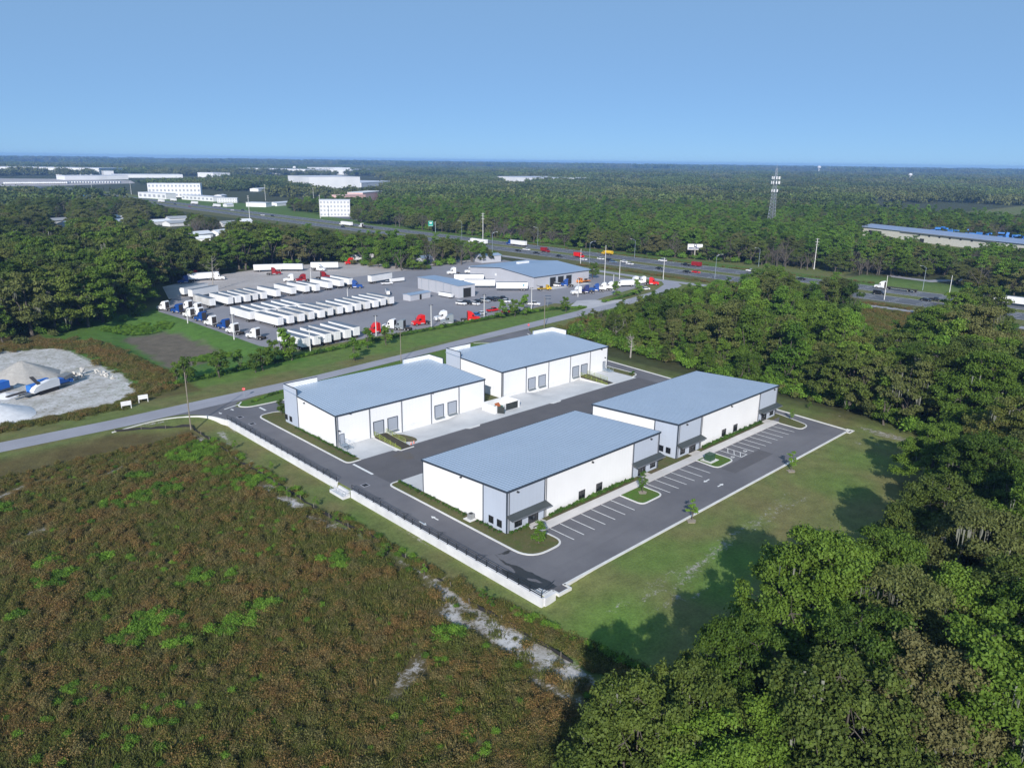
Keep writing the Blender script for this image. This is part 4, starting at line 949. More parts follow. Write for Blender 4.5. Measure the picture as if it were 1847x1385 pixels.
# tractors: px, py, colour, heading, label
for i, (px, py, c, hd, lb) in enumerate([(299, 560, 'white', 115, 'white tractor farthest left on the yard kerb'), (324, 565, 'blue', 110, 'blue tractor at the left corner of the yard'), (341, 559, 'white', 110, 'white tractor behind others at the left yard corner'), (345, 573, 'white', 105, 'white tractor nearest the kerb at the left yard corner'), (358, 563, 'white', 105, 'white tractor beside the leftmost trailer'), (361, 572, 'white', 105, 'white tractor just behind a blue one on the kerb'),
        (366, 580, 'blue', 105, 'blue tractor on the kerb between white ones'), (384, 588, 'white', 105, 'white tractor on the kerb between two blue ones'), (408, 594, 'blue', 105, 'bright blue sleeper tractor on the yard kerb'), (424, 602, 'white', 105, 'white tractor beside the tall pale pole on the kerb'), (462, 611, 'white', 110, 'white tractor at the lower corner of the yard'),
        (679, 601, 'red', 170, 'red tractor behind small trees by the hedge'), (708, 594, 'white', 120, 'white sleeper tractor beside the grey one near the hedge'), (725, 595, 'grey', 118, 'grey sleeper tractor beside a white one near the hedge'), (760, 586, 'red', 172, 'red sleeper tractor in the open by the hedge'), (800, 578, 'white', 165, 'white tractor between the two red ones'), (812, 585, 'grey', 150, 'low grey tractor just inside the hedge'), (848, 579, 'red', -30, 'red tractor beside the blue car'),
        (640, 520, 'blue', -35, 'dark blue tractor at the end of the rear trailer row'), (1021, 517, 'blue', 120, 'blue tractor in front of the open workshop doors'),
        (1043, 531, 'white', 160, 'white tractor first in the line by the gate'), (1058, 529, 'navy', 130, 'navy tractor second in the line by the gate'), (1076, 526, 'blue', 130, 'blue tractor third in the line by the gate'), (1089, 524, 'white', 130, 'white tractor fourth in the line by the gate'), (1101, 522, 'white', 130, 'white tractor fifth in the line by the gate'),
        (1146, 512, 'white', 150, 'white tractor near the red one at the right end'), (1160, 512, 'white', 140, 'white tractor just left of the red one at the right end'), (1175, 514, 'red', -60, 'red tractor at the far right end of the yard'),
        (818, 495, 'white', 160, 'white tractor behind the work shed, left one'), (850, 493, 'white', 150, 'white tractor behind the work shed, right one'), (352, 500, 'red', 170, 'red tractor beside a trailer under the left trees'), (335, 511, 'blue', 170, 'blue tractor half hidden left of the side-on trailers'), (392, 505, 'white', -30, 'white tractor beside the bare dead tree'),
        (494, 496, 'darkred', -20, 'dark red tractor in the dirt lot'), (547, 508, 'darkred', 170, 'dark red tractor behind the rear trailer row'), (583, 503, 'darkred', -10, 'red tractor behind the rear trailers near the pole'), (633, 477, 'red', 175, 'red tractor under the trees behind the dirt lot'), (576, 489, 'white', -60, 'white tractor under the trees in the dirt lot'), (525, 508, 'white', 160, 'white tractor behind the rear trailer row')]):
    put('tractor '+c, tractor(c), px, py, hd, lb, 'truck tractors')
for px, py, c, k, hd, lb in [(832, 550, 'white', 'suv', -75, 'white car first from the left in the yard parking row'), (844.5, 549, 'black', 'suv', -75, 'dark car second from the left in the yard parking row'), (856.5, 550, 'white', 'sedan', -75, 'white sedan third in the yard parking row'), (862.6, 546, 'black', 'sedan', -75, 'dark sedan fourth in the yard parking row'), (874.7, 545, 'silver', 'suv', -75, 'silver car behind the lamp pole in the parking row'),
        (886, 543, 'black', 'suv', -75, 'black car sixth in the yard parking row'), (896, 542.5, 'black', 'suv', -75, 'black car seventh in the yard parking row'), (906, 541, 'black', 'pickup', -75, 'black car last in the yard parking row'), (912.5, 545.5, 'white', 'sedan', -70, 'white sedan in front of the last black car'), (889.5, 562, 'red', 'pickup', -5, 'red pickup by the hedge trees'), (914, 564, 'darkred', 'sedan', 0, 'dark red car behind the hedge tree'),
        (860, 570, 'skyblue', 'sedan', 10, 'blue car between the red tractor and a white car'), (869.5, 567.5, 'white', 'sedan', 15, 'white car next to the blue one'), (929, 562, 'grey', 'pickup', 10, 'grey pickup behind the middle hedge tree'), (951, 559, 'silver', 'sedan', 15, 'silver car behind the right hedge tree'), (962.5, 551, 'white', 'pickup', -50, 'white pickup right of the tall pale pole'),
        (698, 513.5, 'white', 'pickup', -20, 'white pickup before the broadside trailer'), (1002, 517, 'white', 'van', 100, 'small white van by the open workshop doors'), (1163, 523, 'white', 'sedan', 150, 'white car at the edge of the right trees')]:
    put('%s %s' % (c, k), car(c, k), px, py, hd, lb, 'cars in the truck yard')
put('wreck y', box_truck('yellow', 'yellow', 4.5, 'wreck'), 977, 524, -30, 'yellow and black tow truck before the workshop'); put('wreck o', box_truck('orange', 'orange', 5.5, 'wreck'), 1056, 510, 170, 'orange flatbed tow truck at the workshop end')
put('box w', box_truck('white', 'white', 7), 1130, 517, 150, 'white box truck beside the tractors by the gate')
# highway traffic
NB, SB = 90, -90
for px, py, key, b, hd, lb in [(934.6, 453.5, 'black sedan', car('black', 'sedan'), SB, 'black car just below the blue semi on the highway'), (949.6, 452, 'white pickup', car('white', 'pickup'), SB, 'white pickup beside a black car on the highway'), (967.8, 458, 'black sedan', 0, SB, 'dark car left of the red truck'),
        (981, 455, 'box r', box_truck('darkred', 'darkred', 4.5), SB, 'dark red truck, left of the two red trucks'), (1008.6, 463.5, 'black sedan', 0, SB, 'black car between the two red trucks'), (1041.6, 464.5, 'box rr', box_truck('red', 'red', 5), SB, 'bright red truck in the middle of the highway'), (1052.8, 469.5, 'white sedan', car('white', 'sedan'), SB, 'white car right behind the bright red truck'),
        (1083.5, 468.5, 'white sedan', 0, SB, 'white car left of the tall pole on the highway'), (1099.6, 471, 'black suv', car('black', 'suv'), SB, 'dark car right of the tall pole'), (1106, 474.5, 'bluegrey suv', car('bluegrey', 'suv'), SB, 'blue grey car by the dark one'), (1125.6, 473.5, 'white sedan', 0, SB, 'white car, left of a pair on the highway'),
        (1136, 477.5, 'white sedan', 0, SB, 'white car, right of a pair on the highway'), (1195, 472, 'white van', car('white', 'van'), NB, 'white vehicle alone on the far lanes'), (1189.8, 486, 'black sedan', 0, SB, 'black car on the near lanes left of the billboard'), (1236.6, 479.5, 'black pickup', car('black', 'pickup'), NB, 'black pickup towing the dark red trailer'),
        (1239.4, 492, 'black sedan', 0, SB, 'black car beside the small red car'), (1255.5, 492.5, 'red sedan', car('red', 'sedan'), SB, 'small red car on the near lanes'), (1354.3, 490.5, 'white pickup', 0, NB, 'white pickup at the edge of the middle trees'), (1585, 531.5, 'black van', car('black', 'van'), SB, 'black van below the white flatbed semi'),
        (1669.9, 543, 'black sedan', 0, SB, 'black car, left of a dark pair'), (1687, 543, 'black pickup', 0, SB, 'dark pickup, right of a dark pair'), (1444, 505, 'black sedan', 0, NB, 'black car seen through the gap in the trees'), (619, 411, 'black suv', 0, SB, 'dark car on the distant highway'), (419, 380, 'white sedan', 0, SB, 'white car far off on the highway'),
        (438, 380.5, 'black pickup', 0, SB, 'dark pickup far off on the highway'), (474, 389.5, 'white pickup', 0, SB, 'distant white pickup on the highway'), (491.7, 391, 'black suv', 0, SB, 'distant black car on the highway'), (315.8, 369.5, 'black sedan', 0, SB, 'farthest dark car on the highway'), (341.7, 373.5, 'darkred sedan', car('darkred', 'sedan'), SB, 'distant dark red car on the highway')]:
    put(key, b, px, py, hd, lb, 'highway traffic')
put('tank', box_truck('yellow', 'yellow', 6, 'tank'), 1098, 460.5, NB, 'yellow tank truck on the far lanes')
ct = thing('cargo_trailer', 'dark red cargo trailer towed by the black pickup', 'trailer', G(1256, 481)+(.05,), R(90)); obj('trailer_box', MB().b2(-3, 3, -1.1, 1.1, .6, 2.9), ct, m=PAINT['darkred']); wheels(ct, [(-.3, -1.1), (-.3, 1.1)], .4, .2); obj('drawbar', MB().b2(3, 4.2, -.08, .08, .5, .6), ct, m=M_chas)
put('semi blue', semi('blue'), 936, 444, NB, 'blue semi truck with a white trailer on the far lanes'); put('semi flat', semi('white', 'flat'), 1625, 525, NB, 'white semi truck with an empty flatbed'); put('semi white', semi('white'), 1836, 552, NB, 'white semi truck with a white trailer at the right edge')
for px, py, lb in [(866, 441, 'white semi truck just behind the tall steel pole'), (627, 408, 'white semi truck on the distant highway near the hotel'), (352, 369, 'distant white semi truck, third from the left'), (392.4, 374, 'distant white semi truck, rightmost of the far group'), (314, 363.5, 'distant white semi truck, second from the left'), (292, 365.5, 'distant white semi truck, farthest left')]:
    put('semi white', semi('white'), px, py, NB, lb, 'distant semi trucks')
put('semi flat', 0, 663, 412, NB, 'white semi truck with a low trailer on the distant highway')
# ================================================================== OTHER BUILDINGS AND STRUCTURES
M_shopwall = panel_mat('grey shop wall', (.44, .45, .50), 0, .6, .6)
M_shoproof = mat('shop roof metal', (.34, .42, .54), .4, .3, c2=(.30, .38, .50), scale=.06)
M_dark = mat('dark interior', (.012, .012, .013), .9)
def gable(name, label, cat, cx, cy_, L, W, hw, hr, rz, wall, roof, ov=.5, group=None, ridge='x'):
    """gabled building, L along its x, W along its y"""
    t = thing(name, label, cat, (cx, cy_, 0), rz, group)
    a, b = L/2, W/2
    if ridge == 'x':
        V = [(-a, -b, -.5), (a, -b, -.5), (a, b, -.5), (-a, b, -.5), (-a, -b, hw), (a, -b, hw), (a, b, hw), (-a, b, hw), (-a, 0, hr-.08), (a, 0, hr-.08)]
        F = [(0, 1, 5, 4), (2, 3, 7, 6), (1, 2, 6, 9, 5), (3, 0, 4, 8, 7)]
        k = (hr-hw)/b
        RV = [(-a-ov, -b-ov, hw-k*ov), (a+ov, -b-ov, hw-k*ov), (a+ov, 0, hr), (-a-ov, 0, hr), (-a-ov, b+ov, hw-k*ov), (a+ov, b+ov, hw-k*ov)]
    obj('wall', MB().add(V, F), t, m=wall)
    RV2 = [(x, y, z-.18) for x, y, z in RV]
    obj('roof', MB().add(RV+RV2, [(0, 1, 2, 3), (3, 2, 5, 4), (6, 9, 8, 7), (9, 10, 11, 8), (0, 6, 7, 1), (4, 5, 11, 10), (0, 3, 9, 6), (3, 4, 10, 9), (1, 7, 8, 2), (2, 8, 11, 5)]), t, m=roof)
    return t
# big truck workshop: front (open bays) faces -Y
ws = gable('truck_workshop', 'big grey truck workshop with a blue metal roof and open bays', 'workshop', 279.5, 277, 40.5, 47, 6.3, 8.4, 0, M_shopwall, M_shoproof, .9)
ws.rotation_euler = (0, 0, math.pi/2*0)
for i, x in enumerate((-7, -1.2, 4.8)):
    D = obj('bay_opening', MB().b2(x-2, x+2, -23.56, -23.4, .05, 4.6), ws, m=M_dark); obj('bay_frame', MB().b2(x-2.3, x-2, -23.62, -23.4, 0, 4.9).b2(x+2, x+2.3, -23.62, -23.4, 0, 4.9).b2(x-2, x+2, -23.62, -23.4, 4.61, 4.9), D, m=M_steel)
obj('roof_vent', MB().b2(-1.5, 6, 6, 8, 7.6, 8.7), ws, m=M_wpaint); obj('wall_sign', MB().b2(-20.4, -20.26, 3, 4.2, 3.6, 4.8), ws, m=M_wpaint)
obj('apron', MB().b2(-19, 16, -29, -23.6, 0, .06), ws, m=M_conc)
sh = gable('work_shed', 'narrow grey work shed with a blue roof and one open end', 'shed', 221.8, 274.6, 9.4, 33, 5.6, 6.0, R(-4), M_shopwall, M_shoproof, .25)
D = obj('end_opening', MB().b2(-1.9, 2.3, -16.58, -16.45, .05, 4.2), sh, m=M_dark); obj('opening_frame', MB().b2(-2.1, -1.9, -16.62, -16.45, 0, 4.4).b2(2.3, 2.5, -16.62, -16.45, 0, 4.4), D, m=M_steel)
for y in (-11, -5, 1, 7, 13): obj('wall_post', MB().b2(-4.83, -4.72, y-.08, y+.08, 0, 5.5), sh, m=M_steel)
x, y = G(757, 540); gable('storage_shed', 'small grey storage shed with a flat blue roof in the yard', 'shed', x, y+2, 12.5, 4.6, 2.7, 3.0, R(8), M_shopwall, M_shoproof, .2)
obj('shed_door', MB().b2(-.6, .6, -2.36, -2.28, 0, 2.2), bpy.data.objects['storage_shed'], m=M_dark)
for px, py, L, W, h, rz, lb in [(765, 475, 12, 7, 4, 10, 'open sided shed among the trees behind the yard, left one'), (880, 472, 14, 8, 4.2, -10, 'blue roofed shed behind the big workshop')]:
    x, y = G(px, py); gable('open_shed', lb, 'shed', x, y, L, W, h, h+.8, R(rz), M_shopwall, M_shoproof, .4)
def block(name, label, cat, pl, pr, h, depth, wall, roof, rows=0, cols=0, group=None, base=0.0, inset=.25, wm=None):
    """flat roofed building: front base line between two photo pixels"""
    a = Vector(G(*pl)); b = Vector(G(*pr)); d = b-a; L = d.length; ang = math.atan2(d.y, d.x)
    t = thing(name, label, cat, (a.x, a.y, 0), ang, group)
    obj('wall', MB().b2(0, L, 0, depth, -2, h), t, m=wall)
    obj('roof', MB().b2(-.3, L+.3, -.3, depth+.3, h, h+.5), t, m=roof)
    if rows:
        for r_ in range(rows):
            for c_ in range(cols):
                x0 = L*(c_+inset)/cols; x1 = L*(c_+1-inset)/cols; z0 = h*(r_+.3)/rows; z1 = h*(r_+.75)/rows
                f = obj('window', MB().b2(x0, x1, -.12, .05, z0, z1), t, m=wm or mat('far window', (.33, .35, .40), .4))
    return t
M_farw = mat('pale far wall', (.72, .73, .76), .7, c2=(.60, .61, .64), scale=.02)
M_farroof = mat('pale far roof', (.56, .58, .64), .6, c2=(.48, .50, .56), scale=.01)
M_cream = mat('cream wall', (.62, .60, .54), .7); M_pink = mat('pink wall', (.62, .36, .34), .7, c2=(.60, .46, .43), scale=.05)
block('office_building', 'white three storey office beside the distant highway', 'office', (268, 356), (363, 356), 20, 22, M_farw, M_farroof, 3, 14)
block('office_annex', 'low white wing in front of the distant office', 'office', (250, 357), (300, 360), 8, 16, M_farw, M_farroof, 1, 6)
block('roadside_shop', 'low white shop right of the distant office', 'shop', (328, 360), (385, 364), 6, 18, M_farw, M_farroof, 1, 8)
block('roadside_shop', 'long pale motel beyond the highway, right of the office', 'shop', (392, 366), (428, 366), 6, 12, M_farw, M_farroof, 2, 8)
block('petrol_station', 'white roadside station beside the highway bend', 'shop', (444, 373), (480, 374), 5, 14, M_farw, M_farroof)
block('hotel', 'white and grey four storey hotel at the edge of the bright wood', 'hotel', (577, 391), (632, 391), 17, 16, mat('white hotel wall', (.66, .66, .70), .7), M_farroof, 4, 9, wm=mat('hotel window glass', (.36, .38, .43), .4))
block('petrol_station_canopy', 'long low white canopy left of the hotel', 'canopy', (547, 369), (575, 371), 5, 18, M_farw, M_farroof)
block('restaurant', 'pink building behind the hotel, left part', 'building', (620, 370), (660, 368), 12, 24, M_pink, M_pink, 1, 6); block('restaurant', 'pink building behind the hotel, right part', 'building', (655, 365), (690, 361), 13, 24, M_pink, M_farw)
for nm, lb, pl, pr, h, dp in [('distribution_centre', 'big white warehouse beyond the hotel, tall left block', (558, 342), (650, 341), 24, 120), ('distribution_centre', 'big white warehouse beyond the hotel, long low right wing', (652, 338), (712, 334), 9, 90),
        ('far_warehouse', 'far white warehouse near the horizon, left half', (573, 315), (632, 315), 26, 100), ('far_warehouse', 'far white warehouse near the horizon, right half', (634, 316), (686, 315), 20, 100), ('far_warehouse', 'long low white warehouse near the horizon above the highway', (432, 313), (552, 316), 20, 120),
        ('far_warehouse', 'rounded pale roof far out in the dark wood', (890, 327), (975, 331), 14, 200), ('far_warehouse', 'small white building far off right of the pale roof', (1020, 327), (1040, 328), 10, 40),
        ('far_warehouse', 'wide pale warehouse at the left edge, rear one', (-40, 314), (180, 317), 22, 150), ('far_warehouse', 'white warehouse at the left edge, front one', (118, 325), (232, 324), 10, 60), ('far_warehouse', 'white building right of the wide left warehouses', (188, 318), (206, 318), 15, 60), ('far_warehouse', 'low white warehouse strip left of the far office', (205, 321), (330, 321), 9, 80), ('far_warehouse', 'white building in a clearing above the far office', (357, 320), (385, 321), 14, 60),
        ('far_warehouse', 'tiny white building by the horizon at far right', (1645, 327), (1690, 328), 14, 60)]:
    block(nm, lb, 'warehouse', pl, pr, h, dp, M_farw, M_farroof, group='far warehouses')
# trailer rows of the far left lot
for i in range(34):
    px = 8+i*3.4; x, y = G(px, 333-.02*i); place('trailer', trailer, x, y, R(60), 'one of the tiny white trailers in the far left lot', 'far trailer lot', sc=1.15)
for i in range(20):
    px = 120+i*5; x, y = G(px, 331+.01*i); place('trailer', trailer, x, y, R(60), 'one of the tiny white trailers in the far left lot', 'far trailer lot')
# long metal building on the right
a = Vector(G(1550, 424)); b = Vector(G(1900, 466)); d = b-a; L = d.length; ang = math.atan2(d.y, d.x)
lw = thing('metal_building', 'long cream metal building with a blue roof at the right', 'warehouse', (a.x, a.y, 0), ang)
obj('wall', MB().b2(0, L, 0, 26, -1, 7.6), lw, m=M_cream)
obj('roof', MB().add([(-1, -1, 7.4), (L, -1, 7.4), (L, 13, 9.6), (-1, 13, 9.6), (L, 27, 7.4), (-1, 27, 7.4)], [(0, 1, 2, 3), (3, 2, 4, 5), (0, 3, 5), (1, 4, 2)]), lw, m=mat('blue metal roof', (.27, .33, .47), .5, .2, c2=(.24, .30, .43), scale=.05))
for i in range(6): obj('vent', MB().b2(62+i*9.5, 63.6+i*9.5, -.15, .05, 5.0, 6.2), lw, m=M_frame)
for x in (40+24, 122): obj('bay_door', MB().b2(x, x+4, -.12, .05, 0, 3), lw, m=M_frame)
obj('wall_trim', MB().b2(45, 130, -1.05, -.9, 6.6, 7.4), lw, m=mat('grey eave', (.16, .17, .18), .6))
obj('open_bay', MB().b2(10, 24, -.12, .05, 0, 5.2), lw, m=M_dark)
pc = a+d*.50+Vector((-d.y, d.x)).normalized()*33
pile = thing('blue_machinery', 'bright blue machinery stacked behind the long metal building', 'machinery', (pc.x, pc.y, 0), ang)
rr = random.Random(5); pm_ = MB()
for i in range(90): pm_.box(rr.uniform(-45, 60), rr.uniform(-4, 12), rr.uniform(4, 9.6+1.6*math.sin(i)), rr.uniform(1, 4.5), rr.uniform(.6, 2.4), rr.uniform(.4, 2.0), rr.uniform(-.9, .9))
obj('machine_frame', pm_, pile, m=mat('machinery blue', (.05, .20, .55), .5))
sheet('far_trailer_lot', [G(-60, 337), G(120, 335), G(244, 331), G(236, 326), G(110, 323), G(-60, 322)], .08, M_lot)
# houses among the trees at the left
HOUSES = []
M_hroof = [mat('grey shingle', (.30, .32, .35), .8), mat('white metal roof', (.66, .68, .72), .5), mat('brown shingle', (.18, .12, .10), .8), mat('terracotta roof', (.46, .17, .11), .8)]
for px, py, L, W, rz, ri, lb in [(95, 397, 26, 14, 20, 0, 'grey roofed house among the left trees'), (118, 402, 18, 10, 60, 1, 'house with a pale metal roof among the left trees'), (205, 391, 20, 12, 10, 1, 'white roofed mobile home left of the dark round tree'), (222, 397, 22, 10, 30, 1, 'long white roofed building above the left wood'), (10, 376, 26, 14, 0, 2, 'brown roofed house at the left edge'), (18, 368, 20, 12, 30, 0, 'grey house behind the brown roofed one'),
        (62, 364, 16, 12, 40, 3, 'small terracotta roofed house at the left'), (112, 355, 26, 12, 0, 1, 'white roofed building beside the distant highway'), (122, 363, 12, 10, 0, 1, 'small white building below the highway at the left'), (285, 399, 22, 12, 5, 1, 'white roofed house right of the dark tree'), (318, 401, 22, 14, 10, 0, 'pale blue roofed house in front of the highway'), (322, 393, 24, 10, 0, 0, 'dark fronted building behind the pale blue roof'),
        (358, 421, 20, 12, 20, 1, 'white roofed home in the gap above the truck yard'), (362, 429, 14, 9, -20, 1, 'small white home in the gap above the truck yard'), (395, 418, 14, 9, 30, 1, 'pale home half hidden by trees'), (410, 402, 16, 10, 10, 0, 'grey home near the pale pole'), (443, 398, 10, 8, 0, 1, 'white box of a building by the pale pole'), (52, 344, 30, 16, 10, 1, 'pale roof near the far highway')]:
    x, y = G(px, py, 3); HOUSES.append((x, y, max(L, W)))
    gable('house', lb, 'house', x, y, L*.9, W*.9, 3.0, 4.8, R(rz), M_farw if ri != 3 else M_cream, M_hroof[ri], .5)
for px, py, L, W, h, lb in [(398, 357, 16, 12, 4, 'low pale shop behind the motel'), (412, 373, 10, 8, 3, 'small white kiosk by the far highway lanes'), (505, 371, 30, 14, 4, 'pale grey building across the bend from the station'), (470, 345, 40, 18, 5, 'pale building by the far parking field'), (300, 338, 60, 20, 7, 'white building behind the distant office, left one'), (340, 330, 60, 20, 8, 'white building behind the distant office, right one'), (400, 340, 40, 20, 6, 'white building in the dark wood right of the office'), (28, 348, 34, 14, 4, 'pale roofed building beyond the highway at the far left'), (150, 350, 24, 12, 4, 'pale roofed building above the blue tank'), (745, 357, 20, 12, 4, 'cream roof peeking out of the bright pine wood')]:
    x, y = G(px, py); gable('far_building', lb, 'building', x, y, L, W, h, h+1.2, R(px % 40), M_farw, M_farroof, .4, 'small far buildings'); HOUSES.append((x, y, L))
# blue water tank and signs
x, y = G(160, 372); t = thing('blue_tank', 'bright blue roadside tank with a white patch', 'tank', (x, y, 0)); obj('tank_shell', MB().tube((0, 0, 4), (0, 0, 13), 5, n=16), t, m=mat('tank blue', (.03, .22, .62), .5)); obj('tank_leg', MB().box(0, 0, 2, 7, 7, 4), t, m=M_farw)
# cell tower
tw = thing('cell_tower', 'tall grey lattice tower with white antennas above the wood', 'tower', (650.5, 338, 0), R(20))
TB = mat('tower steel', (.34, .37, .43), .5, .4)
def hw(z): return 3.9*(1-z/60)+.55
for k in range(3):
    a0 = k*2*math.pi/3
    obj('tower_leg', MB().tube((hw(0)*math.cos(a0), hw(0)*math.sin(a0), 0), (hw(56)*math.cos(a0), hw(56)*math.sin(a0), 56), .22, .12, 5), tw, m=TB)
for i in range(20):
    z0, z1 = i*2.8, i*2.8+2.8; lm = MB()
    for k in range(3):
        a0, a1 = k*2*math.pi/3, (k+1)*2*math.pi/3
        p = lambda a, z: (hw(z)*math.cos(a), hw(z)*math.sin(a), z)
        lm.tube(p(a0, z0), p(a1, z1), .09, n=4); lm.tube(p(a1, z0), p(a0, z1), .09, n=4); lm.tube(p(a0, z1), p(a1, z1), .07, n=4)
    obj('lattice', lm, tw, m=TB)
for z, n, rr_ in ((48, 9, 3.4), (44, 9, 3.6), (37, 6, 2.6)):
    for k in range(n):
        a0 = k*2*math.pi/n; obj('antenna', MB().box(rr_*math.cos(a0), rr_*math.sin(a0), z, .5, .8, 2.4, a0), tw, m=M_wpaint)
    f = MB(); P = [(rr_*.9*math.cos(k*2*math.pi/3), rr_*.9*math.sin(k*2*math.pi/3), z-.6) for k in range(3)]
    for k in range(3): f.tube(P[k], P[(k+1) % 3], .1, n=4); f.tube(P[k], (0, 0, z-.6), .1, n=4)
    obj('antenna_mount', f, tw, m=TB)
obj('mast', MB().tube((0, 0, 55), (0, 0, 60), .12, n=4), tw, m=TB)
# billboard
bb = thing('billboard', 'roadside billboard with white panels and a navy figure', 'billboard', (427.5, 272.8, 0), R(-62)); 
bb.rotation_euler = (0, 0, R(-48)); obj('post', MB().tube((0, 0, 0), (0, 0, 6.2), .45, n=8), bb, m=mat('weathered steel', (.40, .38, .34), .7)); 
P_ = obj('panel', MB().b2(-4.8, 4.8, -.3, .3, 6, 9.4), bb, m=M_wpaint); obj('catwalk', MB().b2(-5, 5, -1.0, -.31, 5.7, 5.9), bb, m=mat('catwalk', (.45, .42, .42), .7))
obj('printed_band', MB().b2(-4.2, 4.2, -.34, -.301, 6.4, 7.2).b2(-.7, .9, -.34, -.301, 7.2, 9.3), P_, m=mat('navy print', (.02, .035, .12), .6)); obj('printed_figure', MB().box(.1, -.36, 8.6, .7, .04, 1.1, 0).box(-.3, -.36, 7.1, 1.4, .04, .5), P_, m=M_wpaint)
sgn = thing('highway_sign', 'teal green highway sign on a roadside post', 'sign', (405, 520, 0), R(-30)); obj('post', MB().tube((3.6, .2, 0), (3.6, .2, 9.2), .22, n=6).tube((3.6, .2, 8.3), (-1, .2, 8.3), .1, n=4).tube((3.6, .2, 6.8), (-1, .2, 6.8), .1, n=4), sgn, m=M_steel); obj('sign_panel', MB().b2(-2.4, 1.6, -.05, .08, 5.2, 9.6), sgn, m=mat('sign green', (.01, .30, .24), .4)); obj('sign_border', MB().b2(-2.2, 1.4, -.07, -.051, 9.1, 9.3).b2(-2.2, 1.4, -.07, -.051, 5.5, 5.7).b2(-1.4, .6, -.07, -.051, 7.3, 8.3), sgn, m=M_line)
# water towers near the horizon
for px, py, lb in [(532, 300, 'white water tower on the left horizon'), (1476, 305.5, 'white water tower on the right horizon'), (1640, 322, 'white water tower beyond the right woods')]:
    x, y = G(px, 316 if py < 310 else 330); t = thing('water_tower', lb, 'water tower', (x, y, 0)); k = math.hypot(x, y)/4200
    obj('tank', MB().tube((0, 0, 34*k), (0, 0, 40*k), 8*k, 9*k, 12).tube((0, 0, 40*k), (0, 0, 44*k), 9*k, 3*k, 12), t, m=M_wpaint); obj('stem', MB().tube((0, 0, 0), (0, 0, 34*k), 2.0*k, n=8), t, m=M_wpaint)
# poles
M_wood = mat('weathered wood pole', (.24, .21, .17), .9, c2=(.17, .15, .12), scale=2)
M_cpole = mat('pale concrete pole', (.62, .62, .62), .7, c2=(.5, .5, .5), scale=.5)
def pole(name, label, cat, bx, by, ty, m, r=.16, arm=None, lamp=None, head=0, group=None, z=0.0):
    x, y = G(bx, by); h = top_z(bx, by, ty)
    t = thing(name, label, cat, (x, y, 0), 0, group); obj('pole_shaft', MB().tube((0, 0, -.5), (0, 0, h), r, r*.6, 8), t, m=m)
    if arm:
        for k in range(arm): obj('crossarm', MB().box(0, 0, h-.5-k*1.6, .14, 2.2, .14, .6), t, m=m)
    if lamp: 
        c, s_ = lamp*math.sin(YAW), -lamp*math.cos(YAW)
        obj('lamp_arm', MB().tube((0, 0, h-.2), (c*1.3, s_*1.3, h+.7), .07, n=5).tube((c*1.3, s_*1.3, h+.7), (c*2.6, s_*2.6, h+.9), .06, n=5), t, m=m); obj('lamp_head', MB().box(c*2.9, s_*2.9, h+.88, .9, .35, .16, math.atan2(s_, c)), t, m=M_hub)
    if head:
        for q in (-1, 1): obj('floodlight', MB().box(q*.55, 0, h-.05, .45, .4, .2), t, m=M_lamp)
        obj('light_bracket', MB().tube((-.6, 0, h-.15), (.6, 0, h-.15), .05, n=4), t, m=M_lamp)
    return t
pole('utility_pole', 'weathered wooden pole by the left site entrance', 'pole', 344, 771, 672, M_wood, .17)
pole('utility_pole', 'thin wooden pole behind the left court warehouse', 'pole', 723.5, 654, 593, M_wood, .14)
pole('utility_pole', 'pale thin pole behind the far court warehouse', 'pole', 981.6, 592, 537, M_wood, .16)
for bx, by, ty, lb in [(338.8, 583, 560, 'short pale pole at the left yard kerb'), (422.4, 612.4, 568, 'tall pale pole at the yard kerb'), (560.3, 639.2, 594, 'pale lamp pole in front of the first trailer row'), (678.5, 606, 570, 'pale lamp pole beside the leftmost red tractor'), (778, 591.3, 550.7, 'pale lamp pole between the red and white tractors'), (873.3, 570.7, 532, 'pale lamp pole beside the white parked cars'), (958.4, 559.5, 519.6, 'pale lamp pole at the star trailer'), (1042.4, 535.5, 503, 'pale lamp pole beside the first tractor of the line'), (1105.7, 526.3, 494.6, 'pale lamp pole at the end of the tractor line'), (627.5, 544, 520, 'pale lamp pole among the middle trailers'), (561, 507, 483, 'pale lamp pole behind the rear trailers')]:
    pole('lamp_pole', lb, 'lamp pole', bx, by, ty, M_cpole, .2, head=1, group='pale lamp poles in the truck yard')
for bx, by, ty, sd, lb in [(969.7, 444, 412, -1, 'highway lamp above the dark red truck'), (1063, 475.3, 438, 1, 'highway lamp right of the bright red truck'), (1144.3, 466, 434, -1, 'highway lamp right of the yellow tank truck'), (1289.3, 502.6, 462, 1, 'highway lamp right of the billboard'), (1664, 524, 483, -1, 'highway lamp above the flatbed semi'), (1368, 481, 450, -1, 'highway lamp behind the middle trees'), (652, 398, 388, 1, 'distant highway lamp by the hotel'), (888, 466, 421, 1, 'highway lamp left of the blue semi'), (833, 430, 400, -1, 'highway lamp above the left tree row')]:
    pole('highway_lamp', lb, 'street lamp', bx, by, ty, M_steel, .14, lamp=sd, group='highway lamps')
for bx, by, ty, lb in [(1090, 509, 443, 'tall pale pole between the workshop and the highway'), (1117, 504, 473, 'pale pole beyond the tractors, right of the tall one'), (1196, 505, 465, 'pale pole by the frontage road'), (1047, 478, 449, 'thin pole behind the workshop roof'), (1594.7, 541, 497, 'thin pole below the flatbed semi'), (1712.5, 528, 497, 'white pole right of the flatbed semi')]:
    pole('utility_pole', lb, 'pole', bx, by, ty, M_cpole, .2)
